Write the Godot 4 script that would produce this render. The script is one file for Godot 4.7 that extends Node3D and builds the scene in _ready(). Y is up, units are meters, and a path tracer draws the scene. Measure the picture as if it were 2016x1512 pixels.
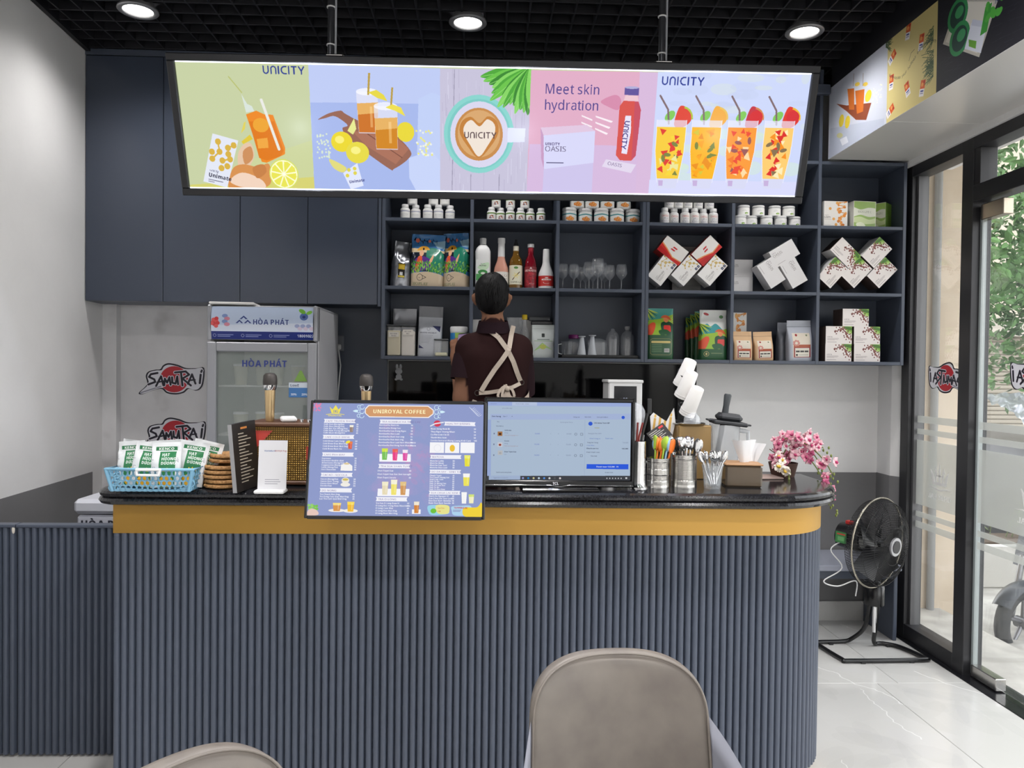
extends Node3D
# A coffee bar seen from a table: fluted counter, lit menu sign, shelves of goods, a barista at work.

const CREAM := Color(0.86, 0.8, 0.72)
var used := {}
var mats := {}
var rng := RandomNumberGenerator.new()
var sans: Font
var sans_bold: Font
var serif_bold: Font

# ---------- mesh collector: faces are given counter-clockwise as seen from outside ----------
class G:
	var v := PackedVector3Array()
	var n := PackedVector3Array()
	var t := PackedVector2Array()
	var col := PackedColorArray()
	var xf := Transform3D()
	var tint := Color.WHITE
	var tinted := false

	func tri(a: Vector3, b: Vector3, c: Vector3, na: Vector3, nb: Vector3, nc: Vector3, ua := Vector2.ZERO, ub := Vector2.ZERO, uc := Vector2.ZERO) -> void:
		var bs := xf.basis
		v.append(xf * a); v.append(xf * c); v.append(xf * b)
		n.append((bs * na).normalized()); n.append((bs * nc).normalized()); n.append((bs * nb).normalized())
		t.append(ua); t.append(uc); t.append(ub)
		for i in 3: col.append(tint)

	func quad(a: Vector3, b: Vector3, c: Vector3, d: Vector3, u0 := Vector2(0, 1), u1 := Vector2(1, 0)) -> void:
		var m := (b - a).cross(c - a)
		if m.length_squared() < 1e-16: m = (c - a).cross(d - a)
		m = m.normalized()
		var ua := Vector2(u0.x, u0.y); var ub := Vector2(u1.x, u0.y); var uc := Vector2(u1.x, u1.y); var ud := Vector2(u0.x, u1.y)
		tri(a, b, c, m, m, m, ua, ub, uc)
		tri(a, c, d, m, m, m, ua, uc, ud)

	func flat(a: Vector3, b: Vector3, c: Vector3) -> void:
		var m := (b - a).cross(c - a).normalized()
		tri(a, b, c, m, m, m)

	# box with chamfered edges; c is its centre
	func box(c: Vector3, s: Vector3, bev := 0.0) -> G:
		var h := s * 0.5
		if bev <= 0.0:
			for ax in 3:
				for sg in [-1.0, 1.0]:
					_face(c, h, ax, sg, 0.0)
			return self
		bev = minf(bev, minf(h.x, minf(h.y, h.z)) * 0.9)
		for ax in 3:
			for sg in [-1.0, 1.0]:
				_face(c, h, ax, sg, bev)
		for ax in 3:
			var p := (ax + 1) % 3
			var q := (ax + 2) % 3
			for sp in [-1.0, 1.0]:
				for sq in [-1.0, 1.0]:
					var pts := []
					for k in 4:
						var w := Vector3.ZERO
						w[ax] = (h[ax] - bev) * (-1.0 if k == 0 or k == 3 else 1.0)
						w[p] = sp * (h[p] if k < 2 else h[p] - bev)
						w[q] = sq * (h[q] - bev if k < 2 else h[q])
						pts.append(c + w)
					var out := Vector3.ZERO
					out[p] = sp; out[q] = sq
					_facing(pts, out)
		for sx in [-1.0, 1.0]:
			for sy in [-1.0, 1.0]:
				for sz in [-1.0, 1.0]:
					var o := Vector3(sx, sy, sz)
					var a := c + o * Vector3(h.x, h.y - bev, h.z - bev)
					var b := c + o * Vector3(h.x - bev, h.y, h.z - bev)
					var d := c + o * Vector3(h.x - bev, h.y - bev, h.z)
					if (b - a).cross(d - a).dot(o) > 0.0: flat(a, b, d)
					else: flat(a, d, b)
		return self

	func _facing(p: Array, out: Vector3) -> void:
		if (p[1] - p[0]).cross(p[2] - p[0]).dot(out) > 0.0: quad(p[0], p[1], p[2], p[3])
		else: quad(p[3], p[2], p[1], p[0])

	func _face(c: Vector3, h: Vector3, ax: int, sg: float, bev: float) -> void:
		var right := Vector3(sg, 0, 0)
		var up := Vector3.UP
		if ax == 0: right = Vector3(0, 0, -sg)
		if ax == 1:
			right = Vector3(1, 0, 0); up = Vector3(0, 0, -sg)
		var o := Vector3.ZERO
		o[ax] = sg * h[ax]
		var hr := absf(right.dot(h)) - bev
		var hu := absf(up.dot(h)) - bev
		quad(c + o - right * hr - up * hu, c + o + right * hr - up * hu, c + o + right * hr + up * hu, c + o - right * hr + up * hu)

	# surface of revolution about y; profile of (radius, height) from bottom to top; uv u goes once round, front (+z) in the middle
	func lathe(prof: Array, seg := 20, a0 := 0.0, a1 := TAU) -> G:
		var m := prof.size()
		var sn := []
		for i in m - 1:
			var d: Vector2 = prof[i + 1] - prof[i]
			sn.append(Vector2(d.y, -d.x).normalized())
		var total := 0.0
		var lens := [0.0]
		for i in m - 1:
			total += (prof[i + 1] - prof[i]).length()
			lens.append(total)
		for i in m - 1:
			var n0: Vector2 = sn[i]
			var n1: Vector2 = sn[i]
			if i > 0 and sn[i - 1].dot(sn[i]) > 0.6: n0 = (sn[i - 1] + sn[i]).normalized()
			if i < m - 2 and sn[i + 1].dot(sn[i]) > 0.6: n1 = (sn[i + 1] + sn[i]).normalized()
			for k in seg:
				var f0 := float(k) / seg
				var f1 := float(k + 1) / seg
				var p0 := _round(a0, a1, f0)
				var p1 := _round(a0, a1, f1)
				var lo: Vector2 = prof[i]
				var hi: Vector2 = prof[i + 1]
				var a := Vector3(p0.x * lo.x, lo.y, p0.y * lo.x)
				var b := Vector3(p1.x * lo.x, lo.y, p1.y * lo.x)
				var c := Vector3(p1.x * hi.x, hi.y, p1.y * hi.x)
				var d := Vector3(p0.x * hi.x, hi.y, p0.y * hi.x)
				var v0: float = 1.0 - lens[i] / total
				var v1: float = 1.0 - lens[i + 1] / total
				var na := Vector3(p0.x * n0.x, n0.y, p0.y * n0.x)
				var nb := Vector3(p1.x * n0.x, n0.y, p1.y * n0.x)
				var nc := Vector3(p1.x * n1.x, n1.y, p1.y * n1.x)
				var nd := Vector3(p0.x * n1.x, n1.y, p0.y * n1.x)
				if lo.x > 1e-5: tri(a, b, c, na, nb, nc, Vector2(f0, v0), Vector2(f1, v0), Vector2(f1, v1))
				if hi.x > 1e-5: tri(a, c, d, na, nc, nd, Vector2(f0, v0), Vector2(f1, v1), Vector2(f0, v1))
		return self

	func _round(a0: float, a1: float, f: float) -> Vector2:
		var a := lerpf(a0, a1, f) - PI   # starts at the back; the front (+z) is half way
		return Vector2(sin(a), cos(a))

	# round rod through points; r is a number or one radius for each point
	func tube(pts: Array, r: Variant, seg := 8, closed := false, caps := true) -> G:
		var m := pts.size()
		var rings := []
		var nrm := []
		var up := Vector3.UP
		var first: Vector3 = (pts[1] - pts[0]).normalized()
		if absf(first.dot(up)) > 0.9: up = Vector3.RIGHT
		var side := first.cross(up).normalized()
		for i in m:
			var tang: Vector3
			if closed: tang = pts[(i + 1) % m] - pts[(i + m - 1) % m]
			elif i == 0: tang = pts[1] - pts[0]
			elif i == m - 1: tang = pts[m - 1] - pts[m - 2]
			else: tang = (pts[i + 1] - pts[i]).normalized() + (pts[i] - pts[i - 1]).normalized()
			tang = tang.normalized()
			side = (side - tang * side.dot(tang)).normalized()
			var over := tang.cross(side)
			var rad: float = r[i] if r is Array else r
			var ring := []
			var rn := []
			for k in seg:
				var a := TAU * k / seg
				var d := side * cos(a) + over * sin(a)
				ring.append(pts[i] + d * rad)
				rn.append(d)
			rings.append(ring); nrm.append(rn)
		for i in (m if closed else m - 1):
			var j := (i + 1) % m
			for k in seg:
				var l := (k + 1) % seg
				tri(rings[i][k], rings[i][l], rings[j][l], nrm[i][k], nrm[i][l], nrm[j][l])
				tri(rings[i][k], rings[j][l], rings[j][k], nrm[i][k], nrm[j][l], nrm[j][k])
		if caps and not closed:
			for k in seg:
				var l := (k + 1) % seg
				flat(pts[0], rings[0][l], rings[0][k])
				flat(pts[m - 1], rings[m - 1][k], rings[m - 1][l])
		return self

	# outline in x, y pushed from z0 (back) to z1 (front); uv spans the outline's box
	func prism(poly: PackedVector2Array, z0: float, z1: float, smooth := false) -> G:
		if not Geometry2D.is_polygon_clockwise(poly): pass
		else: poly.reverse()
		var area := 0.0
		for i in poly.size():
			area += poly[i].cross(poly[(i + 1) % poly.size()])
		if area < 0.0: poly.reverse()
		var bb := Rect2(poly[0], Vector2.ZERO)
		for p in poly: bb = bb.expand(p)
		var ix := Geometry2D.triangulate_polygon(poly)
		for i in range(0, ix.size(), 3):
			var q := [poly[ix[i]], poly[ix[i + 1]], poly[ix[i + 2]]]
			if (q[1] - q[0]).cross(q[2] - q[0]) < 0.0: q.reverse()
			var w := []
			for p in q: w.append(Vector2((p.x - bb.position.x) / bb.size.x, 1.0 - (p.y - bb.position.y) / bb.size.y))
			var fz := Vector3(0, 0, 1)
			tri(Vector3(q[0].x, q[0].y, z1), Vector3(q[1].x, q[1].y, z1), Vector3(q[2].x, q[2].y, z1), fz, fz, fz, w[0], w[1], w[2])
			if absf(z1 - z0) > 1e-6:
				tri(Vector3(q[2].x, q[2].y, z0), Vector3(q[1].x, q[1].y, z0), Vector3(q[0].x, q[0].y, z0), -fz, -fz, -fz, w[2], w[1], w[0])
		if absf(z1 - z0) > 1e-6:
			var m := poly.size()
			for i in m:
				var a := poly[i]
				var b := poly[(i + 1) % m]
				var na := Vector3((b - a).y, -(b - a).x, 0).normalized()
				var nb := na
				if smooth:
					var e0 := a - poly[(i + m - 1) % m]
					var e2 := poly[(i + 2) % m] - b
					na = (na + Vector3(e0.y, -e0.x, 0).normalized()).normalized()
					nb = (nb + Vector3(e2.y, -e2.x, 0).normalized()).normalized()
				tri(Vector3(a.x, a.y, z0), Vector3(b.x, b.y, z0), Vector3(b.x, b.y, z1), na, nb, nb)
				tri(Vector3(a.x, a.y, z0), Vector3(b.x, b.y, z1), Vector3(a.x, a.y, z1), na, nb, na)
		return self

	# smooth sheet: f(u, v) -> Vector3 with u, v in 0..1; outward is d/du x d/dv; g(u, v) -> uv
	func sheet(nu: int, nv: int, f: Callable, g: Variant = null) -> G:
		var p := []
		for j in nv + 1:
			var row := []
			for i in nu + 1: row.append(f.call(float(i) / nu, float(j) / nv))
			p.append(row)
		var nn := []
		for j in nv + 1:
			var row := []
			for i in nu + 1:
				var i0 := maxi(i - 1, 0)
				var i1 := mini(i + 1, nu)
				if p[j][0].is_equal_approx(p[j][nu]) and (i == 0 or i == nu):
					i0 = nu - 1; i1 = 1
				var du: Vector3 = p[j][i1] - p[j][i0]
				var dv: Vector3 = p[mini(j + 1, nv)][i] - p[maxi(j - 1, 0)][i]
				var m := du.cross(dv)
				if m.length_squared() < 1e-18:
					var jj := clampi(j, 1, nv - 1)
					m = (p[jj][i1] - p[jj][i0]).cross(p[mini(jj + 1, nv)][i] - p[maxi(jj - 1, 0)][i])
				row.append(m.normalized())
			nn.append(row)
		for j in nv:
			for i in nu:
				var ua := Vector2(float(i) / nu, 1.0 - float(j) / nv)
				var ub := Vector2(float(i + 1) / nu, ua.y)
				var uc := Vector2(ub.x, 1.0 - float(j + 1) / nv)
				var ud := Vector2(ua.x, uc.y)
				if g != null:
					ua = g.call(float(i) / nu, float(j) / nv); ub = g.call(float(i + 1) / nu, float(j) / nv)
					uc = g.call(float(i + 1) / nu, float(j + 1) / nv); ud = g.call(float(i) / nu, float(j + 1) / nv)
				tri(p[j][i], p[j][i + 1], p[j + 1][i + 1], nn[j][i], nn[j][i + 1], nn[j + 1][i + 1], ua, ub, uc)
				tri(p[j][i], p[j + 1][i + 1], p[j + 1][i], nn[j][i], nn[j + 1][i + 1], nn[j + 1][i], ua, uc, ud)
		return self

	func ball(c: Vector3, r: Vector3, seg := 12, rings := 8) -> G:
		return sheet(seg, rings, func(a, b): return c + r * Vector3(sin(TAU * a) * sin(PI * b), -cos(PI * b), cos(TAU * a) * sin(PI * b)))

	func add_to(m: ArrayMesh) -> ArrayMesh:
		var arr := []
		arr.resize(Mesh.ARRAY_MAX)
		arr[Mesh.ARRAY_VERTEX] = v
		arr[Mesh.ARRAY_NORMAL] = n
		arr[Mesh.ARRAY_TEX_UV] = t
		if tinted: arr[Mesh.ARRAY_COLOR] = col
		m.add_surface_from_arrays(Mesh.PRIMITIVE_TRIANGLES, arr)
		return m

	func mesh() -> ArrayMesh:
		return add_to(ArrayMesh.new())

# ---------- flat print: a picture drawn from polygons and letters ----------
class Pic:
	var im: Image
	var w: int
	var h: int
	var t := Transform2D()

	func _init(ww: int, hh: int, c: Color) -> void:
		w = ww; h = hh
		im = Image.create(w, h, false, Image.FORMAT_RGBA8)
		im.fill(c)

	func span(x0: float, x1: float, y: int, c: Color) -> void:
		var a := clampi(roundi(x0), 0, w)
		var b := clampi(roundi(x1), 0, w)
		if b <= a: return
		if c.a > 0.99:
			im.fill_rect(Rect2i(a, y, b - a, 1), c)
			return
		var solid := Color(c, 1.0)
		for x in range(a, b):
			im.set_pixel(x, y, im.get_pixel(x, y).lerp(solid, c.a))

	func poly(pts: Array, c: Color) -> Pic:
		var p := PackedVector2Array()
		var lo := 1e9
		var hi := -1e9
		for q in pts:
			var s: Vector2 = t * q
			p.append(s)
			lo = minf(lo, s.y); hi = maxf(hi, s.y)
		var m := p.size()
		for y in range(maxi(0, floori(lo)), mini(h, ceili(hi))):
			var yy := y + 0.5
			var xs := []
			for i in m:
				var a := p[i]
				var b := p[(i + 1) % m]
				if (a.y <= yy) != (b.y <= yy): xs.append(a.x + (yy - a.y) / (b.y - a.y) * (b.x - a.x))
			xs.sort()
			for i in range(0, xs.size() - 1, 2): span(xs[i], xs[i + 1], y, c)
		return self

	func rect(x: float, y: float, ww: float, hh: float, c: Color) -> Pic:
		return poly([Vector2(x, y), Vector2(x + ww, y), Vector2(x + ww, y + hh), Vector2(x, y + hh)], c)

	func rrect(x: float, y: float, ww: float, hh: float, r: float, c: Color) -> Pic:
		var p := []
		for k in 4:
			var cc := Vector2(x + (ww - r if k < 2 else r), y + (r if k == 0 or k == 3 else hh - r))
			for j in 5:
				var a := -PI / 2 + PI / 2 * k + PI / 8 * j
				p.append(cc + Vector2(cos(a), sin(a)) * r)
		return poly(p, c)

	func ell(c0: Vector2, rx: float, ry: float, c: Color, turn := 0.0, a0 := 0.0, a1 := TAU) -> Pic:
		var p := []
		for k in 33:
			var a := lerpf(a0, a1, k / 32.0)
			p.append(c0 + Vector2(cos(a) * rx, sin(a) * ry).rotated(turn))
		return poly(p, c)

	# closed smooth blob through points
	func blob(pts: Array, c: Color, step := 6) -> Pic:
		var m := pts.size()
		var p := []
		for i in m:
			var p0: Vector2 = pts[(i + m - 1) % m]
			var p1: Vector2 = pts[i]
			var p2: Vector2 = pts[(i + 1) % m]
			var p3: Vector2 = pts[(i + 2) % m]
			for k in step: p.append(p1.cubic_interpolate(p2, p0, p3, float(k) / step))
		return poly(p, c)

	func line(pts: Array, wd: float, c: Color, ends := true) -> Pic:
		for i in pts.size() - 1:
			var a: Vector2 = pts[i]
			var b: Vector2 = pts[i + 1]
			var d := (b - a).normalized().orthogonal() * wd * 0.5
			poly([a + d, b + d, b - d, a - d], c)
		if ends:
			for p in pts: ell(p, wd * 0.5, wd * 0.5, c)
		return self

	func arc(c0: Vector2, r: float, a0: float, a1: float, wd: float, c: Color) -> Pic:
		var p := []
		for k in 17: p.append(c0 + Vector2.from_angle(lerpf(a0, a1, k / 16.0)) * r)
		return line(p, wd, c, false)

	# letters; size is the height of a capital; x, y is the left (or middle, or right) end of the base line
	func text(s: String, x: float, y: float, size: float, c: Color, f: Font, align := 0, stretch := 1.0) -> float:
		var tm := TextMesh.new()
		tm.font = f
		tm.text = s
		tm.font_size = 24
		tm.pixel_size = 1.0
		tm.depth = 0.0
		tm.curve_step = 3.0
		tm.horizontal_alignment = HORIZONTAL_ALIGNMENT_LEFT
		tm.vertical_alignment = VERTICAL_ALIGNMENT_TOP
		var arr := tm.get_mesh_arrays()
		if arr.is_empty() or arr[Mesh.ARRAY_VERTEX] == null: return 0.0
		var vv: PackedVector3Array = arr[Mesh.ARRAY_VERTEX]
		var ix: PackedInt32Array = arr[Mesh.ARRAY_INDEX] if arr[Mesh.ARRAY_INDEX] != null else PackedInt32Array()
		if ix.is_empty():
			for i in vv.size(): ix.append(i)
		var k := size / (24.0 * 0.714)
		var lo := 1e9
		var hi := -1e9
		for p in vv:
			lo = minf(lo, p.x); hi = maxf(hi, p.x)
		var wide := (hi - lo) * k * stretch
		var x0 := x - (0.0 if align == 0 else wide * 0.5 if align == 1 else wide)
		var base := -24.0 * 0.928   # height of the line above the base line in Droid faces
		for i in range(0, ix.size(), 3):
			var q := []
			for j in 3:
				var p := vv[ix[i + j]]
				q.append(Vector2(x0 + (p.x - lo) * k * stretch, y - (p.y - base) * k))
			poly(q, c)
		return wide

	func speckle(n: int, r0: float, r1: float, c: Color, g: RandomNumberGenerator) -> Pic:
		for i in n: ell(Vector2(g.randf() * w, g.randf() * h), g.randf_range(r0, r1), g.randf_range(r0, r1), c)
		return self

	func tex() -> ImageTexture:
		return ImageTexture.create_from_image(im)

# ---------- materials ----------
func rgb(r: float, g: float, b: float) -> Color:
	return Color(r / 255.0, g / 255.0, b / 255.0)

func mat(c: Color, rough := 0.6, metal := 0.0, spec := 0.5) -> StandardMaterial3D:
	var key := "%s %s %s %s" % [c, rough, metal, spec]
	if mats.has(key): return mats[key]
	var m := StandardMaterial3D.new()
	m.albedo_color = c
	m.roughness = rough
	m.metallic = metal
	m.metallic_specular = spec
	mats[key] = m
	return m

func glass(c: Color, alpha: float, rough := 0.02) -> StandardMaterial3D:
	var m := StandardMaterial3D.new()
	m.albedo_color = Color(c, alpha)
	m.transparency = BaseMaterial3D.TRANSPARENCY_ALPHA
	m.roughness = rough
	m.cull_mode = BaseMaterial3D.CULL_DISABLED
	return m

func film(c: Color, alpha: float) -> StandardMaterial3D:
	var m := glass(c, alpha, 0.6)
	return m

func printed(t: Texture2D, rough := 0.5, spec := 0.5) -> StandardMaterial3D:
	var m := StandardMaterial3D.new()
	m.albedo_texture = t
	m.roughness = rough
	m.metallic_specular = spec
	m.texture_repeat = false
	return m

func lit_print(t: Texture2D, energy: float) -> StandardMaterial3D:
	var m := StandardMaterial3D.new()
	m.albedo_color = Color(0.03, 0.03, 0.03)
	m.roughness = 0.7
	m.metallic_specular = 0.15
	m.emission_enabled = true
	m.emission = Color.BLACK
	m.emission_texture = t
	m.emission_energy_multiplier = energy
	m.texture_repeat = false
	return m

func glow(c: Color, energy: float) -> StandardMaterial3D:
	var m := StandardMaterial3D.new()
	m.albedo_color = c
	m.emission_enabled = true
	m.emission = c
	m.emission_energy_multiplier = energy
	return m

func noise_tex(freq: float, stops: Array, colors: Array, size := 512, sd := 1, oct := 4, normal := false, bump := 4.0) -> NoiseTexture2D:
	var f := FastNoiseLite.new()
	f.seed = sd
	f.frequency = freq
	f.fractal_octaves = oct
	f.noise_type = FastNoiseLite.TYPE_SIMPLEX_SMOOTH
	var t := NoiseTexture2D.new()
	t.width = size; t.height = size
	t.seamless = true
	t.noise = f
	if normal:
		t.as_normal_map = true
		t.bump_strength = bump
	else:
		var g := Gradient.new()
		g.offsets = PackedFloat32Array(stops)
		g.colors = PackedColorArray(colors)
		t.color_ramp = g
	return t

func triplanar(m: StandardMaterial3D, s: float) -> StandardMaterial3D:
	m.uv1_triplanar = true
	m.uv1_world_triplanar = true
	m.uv1_scale = Vector3.ONE * s
	return m

# ---------- things and parts ----------
func numbered(called: String) -> String:
	if not used.has(called):
		used[called] = 0
		return called
	used[called] += 1
	return "%s_%03d" % [called, used[called]]

func tag(o: Node, label: String, category: String, group := "") -> Node:
	o.set_meta("label", label)
	o.set_meta("category", category)
	if group: o.set_meta("group", group)
	return o

func thing(called: String, label: String, category: String, at := Vector3.ZERO, turn := 0.0, group := "") -> Node3D:
	var o := Node3D.new()
	o.name = numbered(called)
	add_child(o)
	o.position = at
	o.rotation.y = turn
	tag(o, label, category, group)
	return o

func part(parent: Node, called: String, m: Mesh, material: Material, at := Vector3.ZERO, rot := Vector3.ZERO, label := "") -> MeshInstance3D:
	var o := MeshInstance3D.new()
	o.name = called
	o.mesh = m
	if material: o.material_override = material
	o.position = at
	o.rotation = rot
	if label: o.set_meta("label", label)
	parent.add_child(o, true)
	return o

func solo(called: String, label: String, category: String, m: Mesh, material: Material, at := Vector3.ZERO, rot := Vector3.ZERO, group := "") -> MeshInstance3D:
	var o := MeshInstance3D.new()
	o.name = numbered(called)
	o.mesh = m
	if material: o.material_override = material
	o.position = at
	o.rotation = rot
	add_child(o)
	tag(o, label, category, group)
	return o

func struct(called: String, m: Mesh, material: Material, at := Vector3.ZERO, rot := Vector3.ZERO) -> MeshInstance3D:
	var o := MeshInstance3D.new()
	o.name = numbered(called)
	o.mesh = m
	if material: o.material_override = material
	o.position = at
	o.rotation = rot
	o.set_meta("kind", "structure")
	add_child(o)
	return o

func copy(o: Node3D, at: Vector3, label: String) -> Node3D:
	var c: Node3D = o.duplicate()
	c.name = numbered(String(o.name))
	add_child(c)
	c.position = at
	c.set_meta("label", label)
	return c

# a mesh of several surfaces, each with a material of its own
func layered(list: Array) -> ArrayMesh:
	var m := ArrayMesh.new()
	for i in list.size():
		list[i][0].add_to(m)
		m.surface_set_material(i, list[i][1])
	return m

func boxmesh(s: Vector3, bev := 0.0) -> ArrayMesh:
	return G.new().box(Vector3.ZERO, s, bev).mesh()

# box standing on its origin, front face (+z) printed
func carton(s: Vector3, front: Material, rest: Material, left: Material = null) -> ArrayMesh:
	var h := s * 0.5
	var g := G.new()
	var f := G.new()
	var l := G.new()
	f.quad(Vector3(-h.x, 0, h.z), Vector3(h.x, 0, h.z), Vector3(h.x, s.y, h.z), Vector3(-h.x, s.y, h.z))
	l.quad(Vector3(-h.x, 0, -h.z), Vector3(-h.x, 0, h.z), Vector3(-h.x, s.y, h.z), Vector3(-h.x, s.y, -h.z))
	l.quad(Vector3(h.x, 0, h.z), Vector3(h.x, 0, -h.z), Vector3(h.x, s.y, -h.z), Vector3(h.x, s.y, h.z))
	g.quad(Vector3(h.x, 0, -h.z), Vector3(-h.x, 0, -h.z), Vector3(-h.x, s.y, -h.z), Vector3(h.x, s.y, -h.z))
	g.quad(Vector3(-h.x, s.y, h.z), Vector3(h.x, s.y, h.z), Vector3(h.x, s.y, -h.z), Vector3(-h.x, s.y, -h.z))
	g.quad(Vector3(-h.x, 0, -h.z), Vector3(h.x, 0, -h.z), Vector3(h.x, 0, h.z), Vector3(-h.x, 0, h.z))
	return layered([[f, front], [g, rest], [l, left if left else rest]])

# soft stand-up pouch: full at the foot, pinched at the sealed top; front print spans its width and height
func pouch(w: float, h: float, d: float, seal := 0.12, boxy := 0.45, wrinkle := 0.003, sd := 1, topw := 1.0) -> ArrayMesh:
	var ns := FastNoiseLite.new()
	ns.seed = sd
	ns.frequency = 9.0
	var g := G.new()
	var shape := func(u: float, v: float) -> Vector3:
		var a := TAU * u - PI
		var k: float = 1.0 - smoothstep(0.45, 1.0 - seal, v) * 0.96
		if v < 0.06: k *= lerpf(0.9, 1.0, v / 0.06)
		var cx := sin(a)
		var cz := cos(a)
		var x: float = signf(cx) * pow(absf(cx), boxy) * w * 0.5 * lerpf(1.0, topw, v)
		var z: float = signf(cz) * pow(absf(cz), boxy) * d * 0.5 * k
		var y: float = v * h
		var q: float = ns.get_noise_3d(x * 4.0, y * 4.0, z * 4.0 + sd) * wrinkle * (0.4 + v)
		return Vector3(x, y, z + q)
	g.sheet(28, 16, shape, func(u, v):
		var p: Vector3 = shape.call(u, v)
		return Vector2(0.5 + p.x / (w * 1.001), 1.0 - v))
	var bottom := []
	for i in 28:
		var p0: Vector3 = shape.call(i / 28.0, 0.0)
		var p1: Vector3 = shape.call((i + 1) / 28.0, 0.0)
		g.tri(Vector3(0, 0, 0), p1, p0, Vector3.DOWN, Vector3.DOWN, Vector3.DOWN)
	return g.mesh()

const NTH := ["leftmost", "second from left", "third from left", "fourth from left", "fifth from left", "sixth from left", "seventh from left", "eighth from left", "ninth from left", "tenth from left", "eleventh from left", "twelfth from left"]

func _ready() -> void:
	rng.seed = 7
	set_stage()
	make_fonts()
	make_materials()
	build_room()
	build_ceiling()
	build_lamps()
	build_facade()
	build_street()
	build_cabinets()
	build_shelves()
	build_counter()
	build_lightbox()
	build_extra()

func set_stage() -> void:
	var cam := Camera3D.new()
	cam.name = "camera"
	cam.transform = Transform3D(Basis(Vector3(0.99931, 0.01174, 0.03531), Vector3(-0.01113, 0.99979, -0.01732), Vector3(-0.0355, 0.01691, 0.99923)).orthonormalized(), Vector3(0, 1.37, 0))
	cam.fov = 53.5
	cam.near = 0.02
	cam.far = 200.0
	add_child(cam)
	cam.current = true
	var e := Environment.new()
	e.tonemap_mode = Environment.TONE_MAPPER_LINEAR
	e.tonemap_exposure = 1.48
	e.background_mode = Environment.BG_SKY
	var sky := Sky.new()
	var sm := ProceduralSkyMaterial.new()
	sm.sky_top_color = rgb(208, 212, 216)
	sm.sky_horizon_color = rgb(226, 225, 222)
	sm.ground_bottom_color = rgb(120, 118, 112)
	sm.ground_horizon_color = rgb(170, 168, 162)
	sm.sky_energy_multiplier = 1.0
	sm.sun_angle_max = 0.0
	sky.sky_material = sm
	e.sky = sky
	e.background_energy_multiplier = 3.5
	e.sdfgi_enabled = true
	e.ssao_enabled = true
	e.ssil_enabled = true
	var we := WorldEnvironment.new()
	we.name = "surroundings"
	we.environment = e
	add_child(we)

func make_fonts() -> void:
	sans = SystemFont.new()
	sans.font_names = PackedStringArray(["Droid Sans"])
	sans_bold = SystemFont.new()
	sans_bold.font_names = PackedStringArray(["Droid Sans"])
	sans_bold.font_weight = 700
	serif_bold = SystemFont.new()
	serif_bold.font_names = PackedStringArray(["Droid Serif"])
	serif_bold.font_weight = 700

var wall_white: StandardMaterial3D
var wall_niche: StandardMaterial3D
var dado_grey: StandardMaterial3D
var navy: StandardMaterial3D
var navy_gloss: StandardMaterial3D
var black_paint: StandardMaterial3D
var black_gloss: StandardMaterial3D
var alu_dark: StandardMaterial3D
var granite: StandardMaterial3D
var gold: StandardMaterial3D
var steel: StandardMaterial3D
var chrome: StandardMaterial3D
var white_plastic: StandardMaterial3D
var black_plastic: StandardMaterial3D
var marble: StandardMaterial3D
var clear_glass: StandardMaterial3D
var clear_plastic: StandardMaterial3D
var white_card: StandardMaterial3D

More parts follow.
